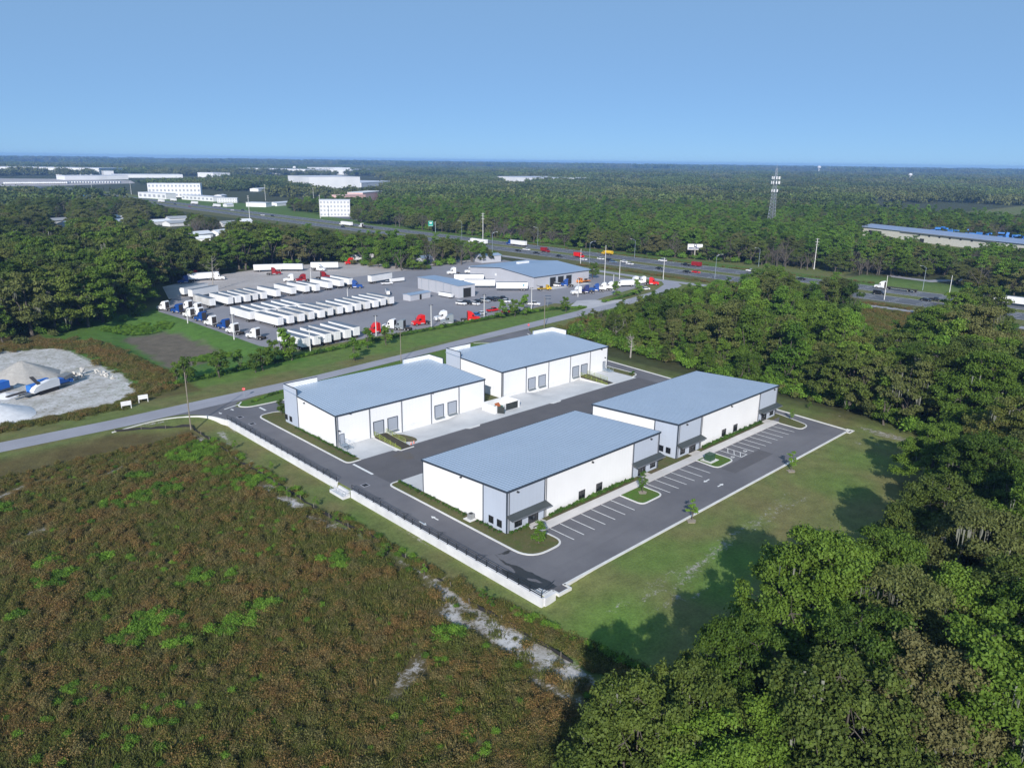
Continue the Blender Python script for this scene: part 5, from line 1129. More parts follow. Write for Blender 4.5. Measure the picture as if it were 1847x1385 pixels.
for bx, by, ty, lb, am in [(871, 452, 384.5, 'tall steel power pole behind the workshop', 3), (1468, 486, 430, 'leaning concrete power pole in the right woods', 3), (451, 401, 353, 'tall pale power pole beside the distant highway', 2), (479, 362, 333, 'distant power pole left of the hotel', 2), (566, 366, 339, 'distant power pole behind the canopy', 1), (578, 394, 352, 'distant power pole at the hotel corner', 1), (167, 351, 328, 'distant power pole above the blue tank', 1), (237, 351, 328, 'distant power pole left of the office', 1), (365, 350, 330, 'distant power pole right of the office', 1), (1762, 503, 469, 'power pole beside the side road', 2), (1795, 512.6, 475, 'power pole at the right of the side road', 2)]:
    pole('power_pole', lb, 'power pole', bx, by, ty, M_cpole, .3, arm=am, group='power poles')
# small solar signal by the gate
x, y = G(988, 553); t = thing('solar_panel_stand', 'dark solar panels on a stand by the yard gate', 'solar panel', (x, y, 0)); obj('stand_post', MB().tube((0, 0, 0), (0, 0, 4.5), .1), t, m=M_steel)
for z in (3.4, 4.6): obj('solar_panel', MB().box(0, 0, z, 2.6, .9, .1, -.8), t, m=M_glass)
# quarry corner: gravel heap, crusher, rock pile, white boards
def heap(name, label, cx, cy_, r, h, m, seed, amp=.1, n=40, group=None):
    rg = random.Random(seed); V = [(0, 0, h)]; F = []; K = 12
    for k in range(1, K+1):
        for i in range(n):
            a = 2*math.pi*i/n; q = k/K; rr = r*q*(1+amp*math.sin(a*3+seed)*.6+amp*.4*math.sin(a*7)); V.append((rr*math.cos(a), rr*math.sin(a), max(-.2, h*(1-q**1.08)+rg.uniform(-.08, .08)*h*.25)))
    F += [(0, 1+i, 1+(i+1) % n) for i in range(n)]
    for k in range(K-1):
        for i in range(n): a = 1+k*n+i; b = 1+k*n+(i+1) % n; F.append((a, a+n, b+n, b))
    o = obj(name, MB().add(V, F), None, label, 'heap', group, m=m, loc=(cx, cy_, 0)); 
    for p in o.data.polygons: p.use_smooth = True
    return o
M_grav = mat('pale gravel', (.40, .38, .355), .9, c2=(.32, .30, .28), scale=1.2, bump=.6, bscale=3)
M_whitegrav = mat('white lime', (.66, .66, .68), .9, c2=(.55, .55, .57), scale=.8, bump=.4, bscale=3)
x, y = G(42, 679); heap('gravel_heap', 'tall cone of pale gravel behind the blue crusher', x, y, 8.8, 4.5, M_grav, 2)
x, y = G(-14, 752); heap('lime_heap', 'smooth white heap cut by the left edge', x, y, 9.0, 3.6, M_whitegrav, 4, .04)
x, y = G(10, 715); heap('lime_heap', 'small white heap below the blue machine at the left edge', x, y, 3.0, 1.0, M_whitegrav, 6, .15)
cr = thing('rock_crusher', 'blue and white mobile rock crusher in the sandy lot', 'machine', G(84, 706)+(0,), 0)
A0 = Vector(G(40, 712)); B0 = Vector(G(112, 690)); ang = math.atan2(B0.y-A0.y, B0.x-A0.x); cr.rotation_euler = (0, 0, ang)
MBlue = mat('crusher blue', (.02, .13, .55), .45, c2=(.03, .16, .48)); 
obj('hopper_shroud', MB().side([(-5.2, 1.6), (-4.9, 1.0), (-3.6, 1.2), (2.6, 1.2), (2.6, 3.1), (0, 3.4), (-2.6, 3.0), (-4.4, 2.4)], -2.0, -.6), cr, m=M_wpaint)
obj('body', MB().b2(-4.6, -2.2, -.5, 1.2, 1.0, 2.8).b2(2.7, 4.6, -1.2, .4, 1.3, 2.6).b2(4.9, 6.6, -.8, 1.0, 1.1, 2.3).b2(-1.2, 1.4, .2, 1.3, 1.6, 3.3).b2(6.7, 7.6, -1.0, .2, .8, 1.7), cr, m=MBlue)
obj('hopper', MB().side([(4.6, 2.9), (7.4, 3.3), (7.4, 2.5), (5.2, 2.0)], -1.4, 1.1), cr, m=mat('machine grey', (.16, .17, .18), .6))
obj('conveyor', MB().box(-1, 2.2, 3.0, .9, 8.5, .25, -.5).box(-8, .6, 1.5, 5, .9, .25, .0), cr, m=M_chas); obj('frame', MB().b2(-7, 7, -1.0, 1.0, .7, 1.0), cr, m=mat('machine grey', (.16, .17, .18), .6))
for s in (-1, 1): obj('crawler_track', MB().b2(-3, 2.6, s*1.2-.3, s*1.2+.3, 0, .8), cr, m=M_chas)
c2_ = thing('screening_machine', 'blue screening machine cut by the left edge', 'machine', G(4, 706)+(0,), ang); obj('body', MB().b2(-5, 1.5, -1.2, 1.2, .9, 2.8), c2_, m=MBlue); obj('frame', MB().b2(-6, 2.6, -.9, .9, .3, .9), c2_, m=mat('machine grey', (.16, .17, .18), .6)); obj('conveyor', MB().box(-4, .4, 3, 6, .8, .2, .3), c2_, m=M_chas)
M_rock = mat('pale rock', (.55, .53, .50), .9, c2=(.38, .36, .34), scale=1.4)
def rock(i):
    rg = random.Random(i); m = MB(); V = []
    for k in range(14): V.append(tuple(Vector((rg.uniform(-1, 1), rg.uniform(-1, 1), rg.uniform(-.7, .7))).normalized()*rg.uniform(.55, .8)))
    import bmesh
    bm = bmesh.new(); [bm.verts.new(v) for v in V]; bmesh.ops.convex_hull(bm, input=bm.verts); me = bpy.data.meshes.new('rock'); bm.to_mesh(me); bm.free(); me.materials.append(M_rock); return me
rocks = [rock(i) for i in range(5)]; rg = random.Random(9)
for i in range(75):
    if i < 48: px = rg.uniform(113, 150); py = 688-(px-113)*.24+rg.uniform(-5, 4); lb = 'one of the broken rocks heaped at the hopper end of the crusher'; gp = 'rocks heaped by the crusher'
    else: px = rg.uniform(170, 206); py = 668+(px-170)*.42+rg.uniform(-4, 4); lb = 'one of the rocks strewn along the weedy edge of the sandy lot'; gp = 'rocks strewn at the sandy edge'
    x, y = G(px, py); o = obj('rock', rocks[i % 5], None, lb, 'rock', gp); s = rg.uniform(.4, 1.1) if i < 48 else rg.uniform(.25, .7); o.scale = (s, s, s); o.location = (x, y, .2*s+(rg.uniform(0, 1.3) if i < 48 else 0)); o.rotation_euler = (rg.uniform(0, 3), rg.uniform(0, 3), rg.uniform(0, 3))
for (pa, pb, h, lb) in [((220, 739), (237, 736), 1.6, 'white board on two legs by the road, left one'), ((251, 727), (267, 724.5), 1.6, 'white board on two legs by the road, right one')]:
    a, b = Vector(G(*pa)), Vector(G(*pb)); d = b-a; L = d.length; t = thing('notice_board', lb, 'sign board', (a.x, a.y, 0), math.atan2(d.y, d.x), None)
    for xx in (0, L): obj('leg', MB().b2(xx-.07, xx+.07, -.07, .07, 0, 2.0), t, m=M_wpaint)
    obj('board', MB().b2(-.1, L+.1, -.1, .02, .9, 2.0), t, m=M_wpaint)
# silt fence
sf = MB(); sp = []
M_silt = mat('black silt fabric', (.018, .017, .018), .8)
P = [p for p in SILT[1:12]]+[SILT[12], SILT[13], SILT[14]]
fine = []
rg = random.Random(4)
for i in range(len(P)-1):
    n = max(2, int(math.hypot(P[i+1][0]-P[i][0], P[i+1][1]-P[i][1])/1.6))
    for k in range(n): t = k/n; fine.append((P[i][0]+(P[i+1][0]-P[i][0])*t+rg.uniform(-.16, .16), P[i][1]+(P[i+1][1]-P[i][1])*t+rg.uniform(-.16, .16)))
sfr = thing('silt_fence', 'low black silt fence winding along the edge of the weedy field', 'fence', (0, 0, 0))
V = []; F = []
for i, (x, y) in enumerate(fine): z = H(x, y); h = .55+rg.uniform(-.3, .15); V += [(x, y, z-.1), (x, y, z+h), (x+.06, y, z+h), (x+.06, y, z-.1)]
for i in range(len(fine)-1):
    a = 4*i; F += [(a, a+4, a+5, a+1), (a+1, a+5, a+6, a+2), (a+2, a+6, a+7, a+3)]
obj('fabric', MB().add(V, F), sfr, m=M_silt)
for i in range(0, len(fine), 3): x, y = fine[i]; o = obj('stake', MB().b2(-.04, .04, -.04, .04, 0, .95), sfr, m=M_wood); o.location = (x-.08, y, H(x, y))
# ================================================================== VEGETATION
L_oak = leaf_mat('oak leaves', (.020, .040, .008), (.122, .165, .033), warm=(.11, .085, .03))
L_oak2 = leaf_mat('bright oak leaves', (.026, .056, .007), (.118, .195, .026))
L_mix = leaf_mat('mixed leaves', (.032, .048, .013), (.135, .155, .050), warm=(.13, .105, .05))
L_pine = leaf_mat('pine needles', (.030, .070, .010), (.115, .215, .028))
L_vine = leaf_mat('vine leaves', (.034, .080, .008), (.135, .250, .032))
L_hedge = leaf_mat('hedge leaves', (.018, .045, .008), (.065, .14, .022))
L_rust = leaf_mat('rust weeds', (.060, .040, .016), (.185, .108, .040), .1, .7, .12)
L_olive = leaf_mat('olive weeds', (.036, .044, .013), (.130, .130, .042), .1, .7, .12)
L_tan = leaf_mat('tan weeds', (.08, .066, .03), (.20, .165, .08), .1, .7, .12)
M_moss = mat('grey moss', (.20, .205, .17), .9, c2=(.14, .145, .12), scale=2)
M_bark = mat('bark', (.115, .098, .082), .9, c2=(.06, .052, .045), scale=1.5)
M_deadwood = mat('dead wood', (.34, .32, .29), .9, c2=(.24, .22, .2), scale=2)
def leaves(rng, clumps, n_per, size, up=.35, stretch=1.0):
    """clumps: (x, y, z, r, rz); quads scattered through each clump's shell and volume"""
    Vs = []
    for (x, y, z, r, rz) in clumps:
        n = int(n_per*(r/2.0)**2) if n_per > 0 else -n_per
        d = rng.normal(size=(n, 3)); d /= np.linalg.norm(d, axis=1)[:, None]
        d[:, 2] = np.where(d[:, 2] < -.3, -d[:, 2]*.6, d[:, 2])
        rad = r*(.25+1.0*rng.rand(n)**.75)*(1+.35*np.sin(d[:, 0]*5+z)*np.cos(d[:, 1]*4+x))
        c = np.stack([x+d[:, 0]*rad, y+d[:, 1]*rad, z+d[:, 2]*rad*rz/r], 1)
        nn = d+rng.normal(size=(n, 3))*.95; nn[:, 2] += up; nn /= np.linalg.norm(nn, axis=1)[:, None]
        t = np.cross(nn, rng.normal(size=(n, 3))); t /= np.linalg.norm(t, axis=1)[:, None]; b = np.cross(nn, t)
        s = size*(.55+.9*rng.rand(n))[:, None]*.5; t = t*s*stretch; b = b*s*(.5+.4*rng.rand(n))[:, None]
        Vs.append(np.stack([c-t, c-b*.9, c+t, c+b], 1).reshape(-1, 3))
    V = np.concatenate(Vs); return V, np.arange(len(V)).reshape(-1, 4)
def tree_proto(seed, h, rad, lm, n_clump=26, n_per=230, leaf=.55, kind='oak', moss=0, trunk_m=None, crown_low=.35):
    """meshes for trunk, crown and moss of one tree, base at the origin"""
    rng = np.random.RandomState(seed); rg = random.Random(seed); clumps = []; tr = MB()
    tm = trunk_m or M_bark
    if kind == 'pine':
        tr.tube((0, 0, -.3), (rg.uniform(-.3, .3), rg.uniform(-.3, .3), h*.95), .26, .07, 7)
        for i in range(n_clump):
            t = i/n_clump; z = h*(.52+.46*t); rr = rad*(1-.65*t)*rg.uniform(.4, 1); a = rg.uniform(0, 6.3); cr = rad*rg.uniform(.26, .42)*(1.1-.4*t)
            c = (math.cos(a)*rr, math.sin(a)*rr, z); clumps.append((*c, cr, cr*.6)); tr.tube((0, 0, z-.6), c, .07, .03, 4)
    else:
        th = h*crown_low*.8; r0 = .045*h**.9*.5+.05*rad*.6; r0 = min(r0, .7); top = (rg.uniform(-.3, .3), rg.uniform(-.3, .3), th)
        tr.tube((0, 0, -.4), top, r0, r0*.75, 8)
        nl = 5 if kind == 'oak' else 3
        limbs = []
        for i in range(nl):
            a = 6.283*i/nl+rg.uniform(-.4, .4); q = rg.uniform(.45, .7); e = (math.cos(a)*rad*q, math.sin(a)*rad*q, h*rg.uniform(.6, .78)); limbs.append(e)
            m = tuple(top[k]*.45+e[k]*.55+(0, 0, h*.02)[k] for k in range(3)); tr.tube(top, m, r0*.5, r0*.3, 6); tr.tube(m, e, r0*.3, r0*.09, 5)
        e = (top[0], top[1], h*.85); tr.tube(top, e, r0*.5, r0*.12, 6); limbs.append(e)
        def hang(c):
            b = min(limbs, key=lambda q: (q[0]-c[0])**2+(q[1]-c[1])**2+(q[2]-c[2])**2); tr.tube(b, c, r0*.10, r0*.035, 4)
        if kind == 'oak':
            lob = []; tries = 0; nl2 = max(11, n_clump//5)
            while len(lob) < nl2 and tries < 900:
                tries += 1; a = rg.uniform(0, 6.283); u = rg.random()**.55; q = (math.cos(a)*rad*u*.82, math.sin(a)*rad*u*.82, h*(crown_low+(1-crown_low)*(1-u**2.6)*rg.uniform(.62, .98)))
                if all((q[0]-o[0])**2+(q[1]-o[1])**2+(1.3*(q[2]-o[2]))**2 > (rad*.33)**2 for o in lob): lob.append(q)
            for q in lob:
                hang(q); lr_ = rad*rg.uniform(.17, .27)
                for m_ in range(7):
                    d = Vector((rg.gauss(0, 1), rg.gauss(0, 1), rg.gauss(.25, .8))).normalized(); cr = rad*rg.uniform(.08, .165)
                    c = (q[0]+d.x*lr_, q[1]+d.y*lr_, q[2]+d.z*lr_*.7); clumps.append((*c, cr, cr*.7))
                    if m_ % 2 == 0: tr.tube(q, c, .04, .015, 4)
        else:
            for i in range(n_clump):
                a = rg.uniform(0, 6.283); u = rg.random(); prof = math.sin(math.pi*min(1, .18+.78*u))**.7; zz = crown_low+(1-crown_low)*u*.93; rr = rad*prof*rg.uniform(.2, .9); cr = rad*rg.uniform(.17, .36)
                c = (math.cos(a)*rr, math.sin(a)*rr, h*zz); clumps.append((*c, cr, cr*.8))
                if i % 2 == 0: hang(c)
    V, F = leaves(rng, clumps, n_per, leaf)
    out = {'trunk': tr.mesh('trunk', tm), 'crown': np_mesh('crown', V, F, lm)}
    if moss:
        mv = []; k = 0
        for i in range(moss):
            c = clumps[rg.randrange(len(clumps))]
            for j in range(9):
                x, y = c[0]+rg.uniform(-1, 1)*c[3]*.8, c[1]+rg.uniform(-1, 1)*c[3]*.8; z = c[2]-c[3]*rg.uniform(-.5, .8); l = rg.uniform(.7, 2.4); wv = rg.uniform(.05, .14); a = rg.uniform(0, 3.14)
                dx, dy = math.cos(a)*wv, math.sin(a)*wv; mv += [(x-dx, y-dy, z), (x+dx, y+dy, z), (x+dx*.4+.1, y+dy*.4, z-l*.7), (x+.05, y, z-l)]
        out['moss'] = np_mesh('hanging_moss', mv, np.arange(len(mv)).reshape(-1, 4), M_moss)
    return out
TP = {}
def tp(key, **kw): TP[key] = tree_proto(**kw)
# large near oaks
for i in range(4): tp('bigoak%d' % i, seed=20+i, h=14.5, rad=8.8, lm=(L_oak2, L_oak2, L_oak, L_mix)[i], n_clump=140, n_per=1500, leaf=.30, moss=(9, 14, 26, 44)[i], crown_low=.30)
# wood oaks
for i in range(4): tp('oak%d' % i, seed=40+i, h=14, rad=7.2, lm=(L_oak, L_oak, L_mix, L_oak2)[i], n_clump=84, n_per=700, leaf=.46, moss=(0, 8, 12, 0)[i], crown_low=.28)
# slender mixed trees
for i in range(5): tp('slim%d' % i, seed=60+i, h=12.5, rad=3.9, lm=(L_oak, L_mix, L_oak2, L_vine, L_oak2)[i], n_clump=34, n_per=900, leaf=.40, kind='slim', crown_low=.12)
for i in range(3): tp('pine%d' % i, seed=80+i, h=17, rad=3.4, lm=L_pine, n_clump=20, n_per=420, leaf=.55, kind='pine')
for i in range(2): tp('small%d' % i, seed=90+i, h=4.6, rad=1.5, lm=(L_vine, L_oak2)[i], n_clump=26, n_per=2200, leaf=.24, kind='slim', crown_low=.14)
tp('sapling0', seed=95, h=4.2, rad=1.15, lm=L_vine, n_clump=16, n_per=2600, leaf=.20, kind='slim', crown_low=.24)
def bush_mesh(name, seed, r, h, lm, n=260, leaf=.3, nc=6):
    rng = np.random.RandomState(seed); rg = random.Random(seed); cl = []
    for i in range(nc): a = rg.uniform(0, 6.28); q = rg.uniform(0, .6)*r; cr = r*rg.uniform(.4, .62); cl.append((math.cos(a)*q, math.sin(a)*q, h*rg.uniform(.3, .6), cr, h*.45))
    V, F = leaves(rng, cl, -n, leaf); return np_mesh(name, V, F, lm)
def tree(key, x, y, rz, sc, label, group, cat='tree', name=None, szs=1.0, z=None):
    nm = name or {'big': 'live_oak_tree', 'oak': 'oak_tree', 'sli': 'broadleaf_tree', 'pin': 'pine_tree', 'sma': 'landscape_tree', 'sap': 'sapling'}[key[:3]]
    t = thing(nm, label, cat, (x, y, H(x, y) if z is None else z), rz, group); t.scale = (sc, sc, sc*szs)
    for part, me in TP[key].items(): obj({'moss': 'hanging_moss'}.get(part, part), me, t, kind='stuff' if part == 'moss' else None)
    return t
rg = random.Random(11)
# --- hand placed near oaks at the lower right: photo pixel of the crown centre at 9 m
BIGL = [(1480, 1100, 1.12, 0), project(63, 31, 9.5)+(.78, 1), project(54.5, 30.5, 9.5)+(.8, 2), (1600, 1040, .92, 0), (1700, 945, .95, 2), (1775, 865, 1.0, 1), (1835, 790, 1.1, 2), (1640, 1150, 1.0, 3), (1765, 1020, 1.05, 3), (1830, 1120, 1.0, 2), (1560, 1210, .95, 1), (1730, 1120, .9, 0),
        (1420, 1330, .85, 0), (1290, 1400, .9, 1), (1520, 1340, 1.1, 2), (1660, 1290, 1.0, 3), (1800, 1290, 1.1, 1), (1880, 950, 1.1, 0), (1900, 1200, 1.1, 0), project(46, 31, 9.5)+(.85, 2), (1905, 850, 1.1, 3), (1690, 800, .8, 1), (1780, 730, 1.25, 0), (1705, 700, 1.2, 2), (1640, 668, .95, 1), (1856, 690, .95, 1), (1750, 630, 1.3, 3), (1690, 610, 1.1, 0)]
for i, (px, py, sc, k) in enumerate(BIGL):
    x, y = G(px, py, 9.5)
    BLAB = {0: 'broad bright live oak that leads the wood onto the lawn', 1: 'small live oak left of the broad bright one', 2: 'smallest live oak at the bottom left of the near wood', 3: 'live oak right of the broad one at the lawn edge', 4: 'mossy live oak where the lawn edge turns up', 5: 'live oak above the mossy one at the upper lawn edge', 6: 'mossy oak at the right picture edge level with the lot', 7: 'grey moss laden oak right of the broad bright one', 8: 'moss laden brownish oak near the right picture edge', 10: 'live oak below the broad bright one', 11: 'green oak between the two moss laden ones'}
    tree('bigoak%d' % k, x, y, rg.uniform(0, 6.28), sc, BLAB.get(i, ['large spreading live oak beside the south lawn', 'live oak at the lower right of the lawn', 'mossy live oak in the dark wood at the right', 'live oak thick with grey hanging moss at the right'][k]), 'live oaks south of the lot', szs=1.36 if i in (1, 2, 19) else 1.12)
BIG = [G(p[0], p[1], 9.5)+(6.6*p[2],) for p in BIGL]
# --- the woods: everything inside the view that is not cleared
SITE = [(-400, -200), (66, -200), (67, 18), (90, 22), (104, 24), (118, 26), (135, 34), (160, 40), (176, 45), (183, 62), (185, 84), (190, 124), (191, 150), (196, 176), (215, 187), (262, 194), (300, 198), (330, 206), (352, 222), (352, -300), (420, -300), (426, 60), (420, 100), (440, 120), (446, 128), (470, 122), (500, 122), (505, 134), (452, 142), (436, 170), (428, 250), (418, 300), (414, 420), (412, 1300), (470, 2600), (330, 2600), (345, 1300), (346, 480), (340, 380), (334, 352), (318, 346), (300, 338), (248, 342), (242, 372), (236, 404), (205, 408), (168, 396), (128, 376), (112, 338), (103, 322), (100, 306), (86, 300), (70, 284), (58, 276), (20, 288), (-400, 300)]
CLR = [[(268, 62), (330, 56), (337, 122), (304, 132), (262, 112)]]
EXTRA_WOOD = [(352, -300), (352, 50), (336, 50), (300, 52), (262, 80)]
def blocked(x, y):
    if inpoly(x, y, SITE): return True
    for P in CLR:
        if inpoly(x, y, P): return True
    for hx, hy, r in HOUSES:
        # keep each house and the ground just in front of it open
        dx, dy = x-hx, y-hy; L = math.hypot(hx, hy); u = (dx*hx+dy*hy)/L; v = (-dx*hy+dy*hx)/L
        if -34 < u < r*.6 and abs(v) < r*.62: return True
    return False
FAR_CLR = []
for pl, pr, dn, df in [((250, 362), (400, 369), 90, 60), ((390, 372), (490, 380), 70, 50), ((470, 384), (578, 392), 120, 60), ((572, 394), (640, 396), 60, 60), ((640, 372), (695, 364), 25, 60), ((-60, 336), (240, 334), 260, 420), ((553, 345), (600, 345), 130, 240), ((600, 343), (716, 336), 60, 240), ((570, 319), (690, 319), 160, 200), ((430, 318), (555, 320), 160, 200), ((880, 330), (980, 332), 100, 260), ((1545, 430), (1900, 474), 6, 60), ((195, 326), (335, 325), 200, 200), ((355, 324), (388, 324), 120, 120), ((1640, 332), (1695, 332), 200, 120), ((425, 345), (530, 352), 60, 90), ((0, 352), (130, 372), 12, 26), ((1018, 331), (1042, 331), 100, 80)]:
    a, b = Vector(G(*pl)), Vector(G(*pr)); m = (a+b)/2; n = m.normalized()
    FAR_CLR.append([tuple(a-n*dn), tuple(b-n*dn), tuple(b+n*df), tuple(a+n*df)])
FARBOX = [(min(p[0] for p in P), max(p[0] for p in P), min(p[1] for p in P), max(p[1] for p in P)) for P in FAR_CLR]
def far_blocked(x, y):
    for P, b in zip(FAR_CLR, FARBOX):
        if b[0] < x < b[1] and b[2] < y < b[3] and inpoly(x, y, P): return True
    if 345 < x < 414+max(0, (y-1400))*.05 and y > 500 and y < 2600: return True
    return False
def interp(P, v):
    for (a, b), (c, d) in zip(P, P[1:]):
        if a <= v <= c: return b+(d-b)*(v-a)/(c-a)
    return -1e9
# how high (photo row) the tree tops reach in front of what stands behind them: (nearest distance, farthest distance, profile)
SKYLINE = [(0, 0, [(-50, 352), (120, 354), (240, 356), (262, 362), (320, 378), (400, 394), (480, 401), (560, 407), (600, 414), (700, 421), (760, 421), (860, 434), (900, 456), (1040, 472), (1042, 556), (1100, 549), (1150, 533), (1200, 520), (1290, 510), (1340, 500), (1372, 478), (1412, 478), (1440, 505), (1470, 508), (1500, 490), (1532, 500), (1542, 552), (1580, 592), (1640, 578), (1665, 550), (1700, 522), (1740, 508), (1785, 512), (1800, 562), (1850, 602), (1950, 602)]),
           (1, 0, [(-50, 338), (130, 338), (240, 334), (250, 358), (372, 360), (385, 364), (490, 372), (500, 366), (545, 371), (575, 390), (634, 390), (642, 369), (700, 362), (712, 340), (720, 320), (1540, 320), (1545, 421), (1600, 424), (1625, 430), (1660, 430), (1680, 443), (1760, 446), (1790, 440), (1850, 446), (1950, 450)]),
           (2, 0, [(-50, 329), (120, 329), (235, 326), (330, 321), (390, 319), (430, 316), (556, 318), (557, 339), (655, 339), (712, 334), (713, 310), (880, 310), (885, 326), (980, 328), (982, 300), (1950, 300)])]
def too_tall(x, y, h, band_):
    p = project(x, y, h)
    return p is not None and p[1] < interp(SKYLINE[band_][2], p[0])
def seen(x, y, z=10, mg=90):
    p = project(x, y, z); return p is not None and -mg < p[0] < IW+mg and p[1] < IH+260
HS = []
for hx, hy, r in HOUSES+[(x_, y_, 24) for x_, y_ in (G(160, 372), G(268, 400))]:
    p = project(hx, hy, 1.2); HS.append((math.hypot(hx, hy), p[0], p[1], r*.42*F_PX/math.hypot(hx, hy)))
def hides(x, y, d, h):
    p = project(x, y, h)
    if p is None or d < 240: return False
    for hd, hx, hy, hw_ in HS:
        if d < hd and abs(p[0]-hx) < hw_+3 and p[1] < hy and hd-d < 260: return True
    return False
TPH = {'oak': 14.5, 'sli': 13.2, 'pin': 17.5, 'big': 15}
cands = []
sp = 6.2; ix = -20
r2 = random.Random(5)
for i in range(-30, 175):
    for j in range(-40, 190):
        d0 = math.hypot(i*sp, j*sp)
        if d0 > 1000 or d0 < 15: continue
        x = i*sp+r2.uniform(-2.9, 2.9); y = j*sp+r2.uniform(-2.9, 2.9); kk = r2.random(); k2 = r2.random()
        if not seen(x, y): continue
        if blocked(x, y) or far_blocked(x, y): continue
        if any((x-a)**2+(y-b)**2 < r*r for a, b, r in BIG): continue
        d = math.hypot(x, y)
        n = vnoise(x, y, 45)
        if 184 < x < 352 and y < 205:                    # wood between the lot and the highway
            tall = 1.0+.45*sst(240, 330, x)*(1 if y > 120 else .7); edge = dpoly(x, y, SITE) < 9
            if k2 < .10 and not edge: continue
            if y < 84 and kk < .5: key = 'oak%d' % int(k2*4); s = 1.0+.6*kk
            else: key = 'slim%d' % int(k2*5); s = (.68 if edge else .9)*tall*(.8+.4*kk)*(1.38 if (kk > .84 and not edge) else 1); 
            area = 'right wood'
            if 196 < x < 235 and y > 165: s *= .5
        elif x < 352 and y < 60 and x < 240:
            key = 'oak%d' % int(k2*4); s = .75+.4*kk; area = 'south wood'
            if kk > .75: continue
        elif x < 345:
            key = 'oak%d' % int(k2*4) if kk < .72 else 'slim%d' % int(k2*5); s = .74+.45*r2.random(); area = 'left wood'
            if y > 330 and x > 200 and y < 380: key = 'slim%d' % int(k2*5); s *= 1.1
            if y > 335 and x > 235 and x < 335 and y < 400:
                key = 'slim%d' % int(k2*5); s = 1.0+.3*kk
                if r2.random() < .5: continue
            elif kk < .72:
                s *= 1.28
                if r2.random() < .42: continue
            elif r2.random() < .35: continue
        else:
            pine = 440 < x and 180 < y < 620 and n > .30
            if pine and kk < .6: key = 'pine%d' % int(k2*3); s = .72+.25*r2.random()
            elif pine and kk < .9: key = 'slim%d' % (2, 3, 4)[int(k2*3)]; s = .9+.35*r2.random()
            elif kk < .45: key = 'oak%d' % int(k2*4); s = .62+.35*r2.random()
            else: key = 'slim%d' % int(k2*5); s = .85+.4*r2.random()
            area = 'wood beyond the highway'
            if d > 700 and kk > .8: continue
        ht = TPH[key[:3]]; bd = 0 if x < 352 else 1
        if bd == 0 or d < 745:
            q = 0
            while q < 5 and too_tall(x, y, ht*s*1.06, bd): s *= .86; q += 1
            if q == 5: continue
        if hides(x, y, d, ht*s): continue
        cands.append((d/s, x, y, key, s, area))
cands.sort()
lim = {'oak': 270, 'sli': 285, 'pin': 200}; cnt = {'oak': 0, 'sli': 0, 'pin': 0}; rest = []
LAB = {'oak': {0: 'dark oak', 1: 'dark mossy oak', 2: 'brownish oak', 3: 'brighter green oak'}, 'sli': {0: 'dark leafy tree', 1: 'olive brown leafy tree', 2: 'bright leafy tree', 3: 'vine covered tree', 4: 'upright bright leafy tree'}, 'pin': {0: 'pine', 1: 'pine', 2: 'pine'}}
WHERE = {'right wood': 'in the wood between the warehouses and the highway', 'left wood': 'in the wood around the truck yard', 'south wood': 'in the dark wood south of the lawn', 'wood beyond the highway': 'in the wood beyond the highway'}
GN_SRC = {}
for d, x, y, key, s, area in cands:
    k = key[:3]
    if cnt[k] < lim[k]:
        cnt[k] += 1; lb = '%s %s' % (LAB[k][int(key[-1])], WHERE[area])
        tree(key, x, y, r2.uniform(0, 6.28), s, lb, lb+'s' if False else 'trees: '+lb, szs=r2.uniform(.9, 1.12))
    else: rest.append((x, y, key, s))
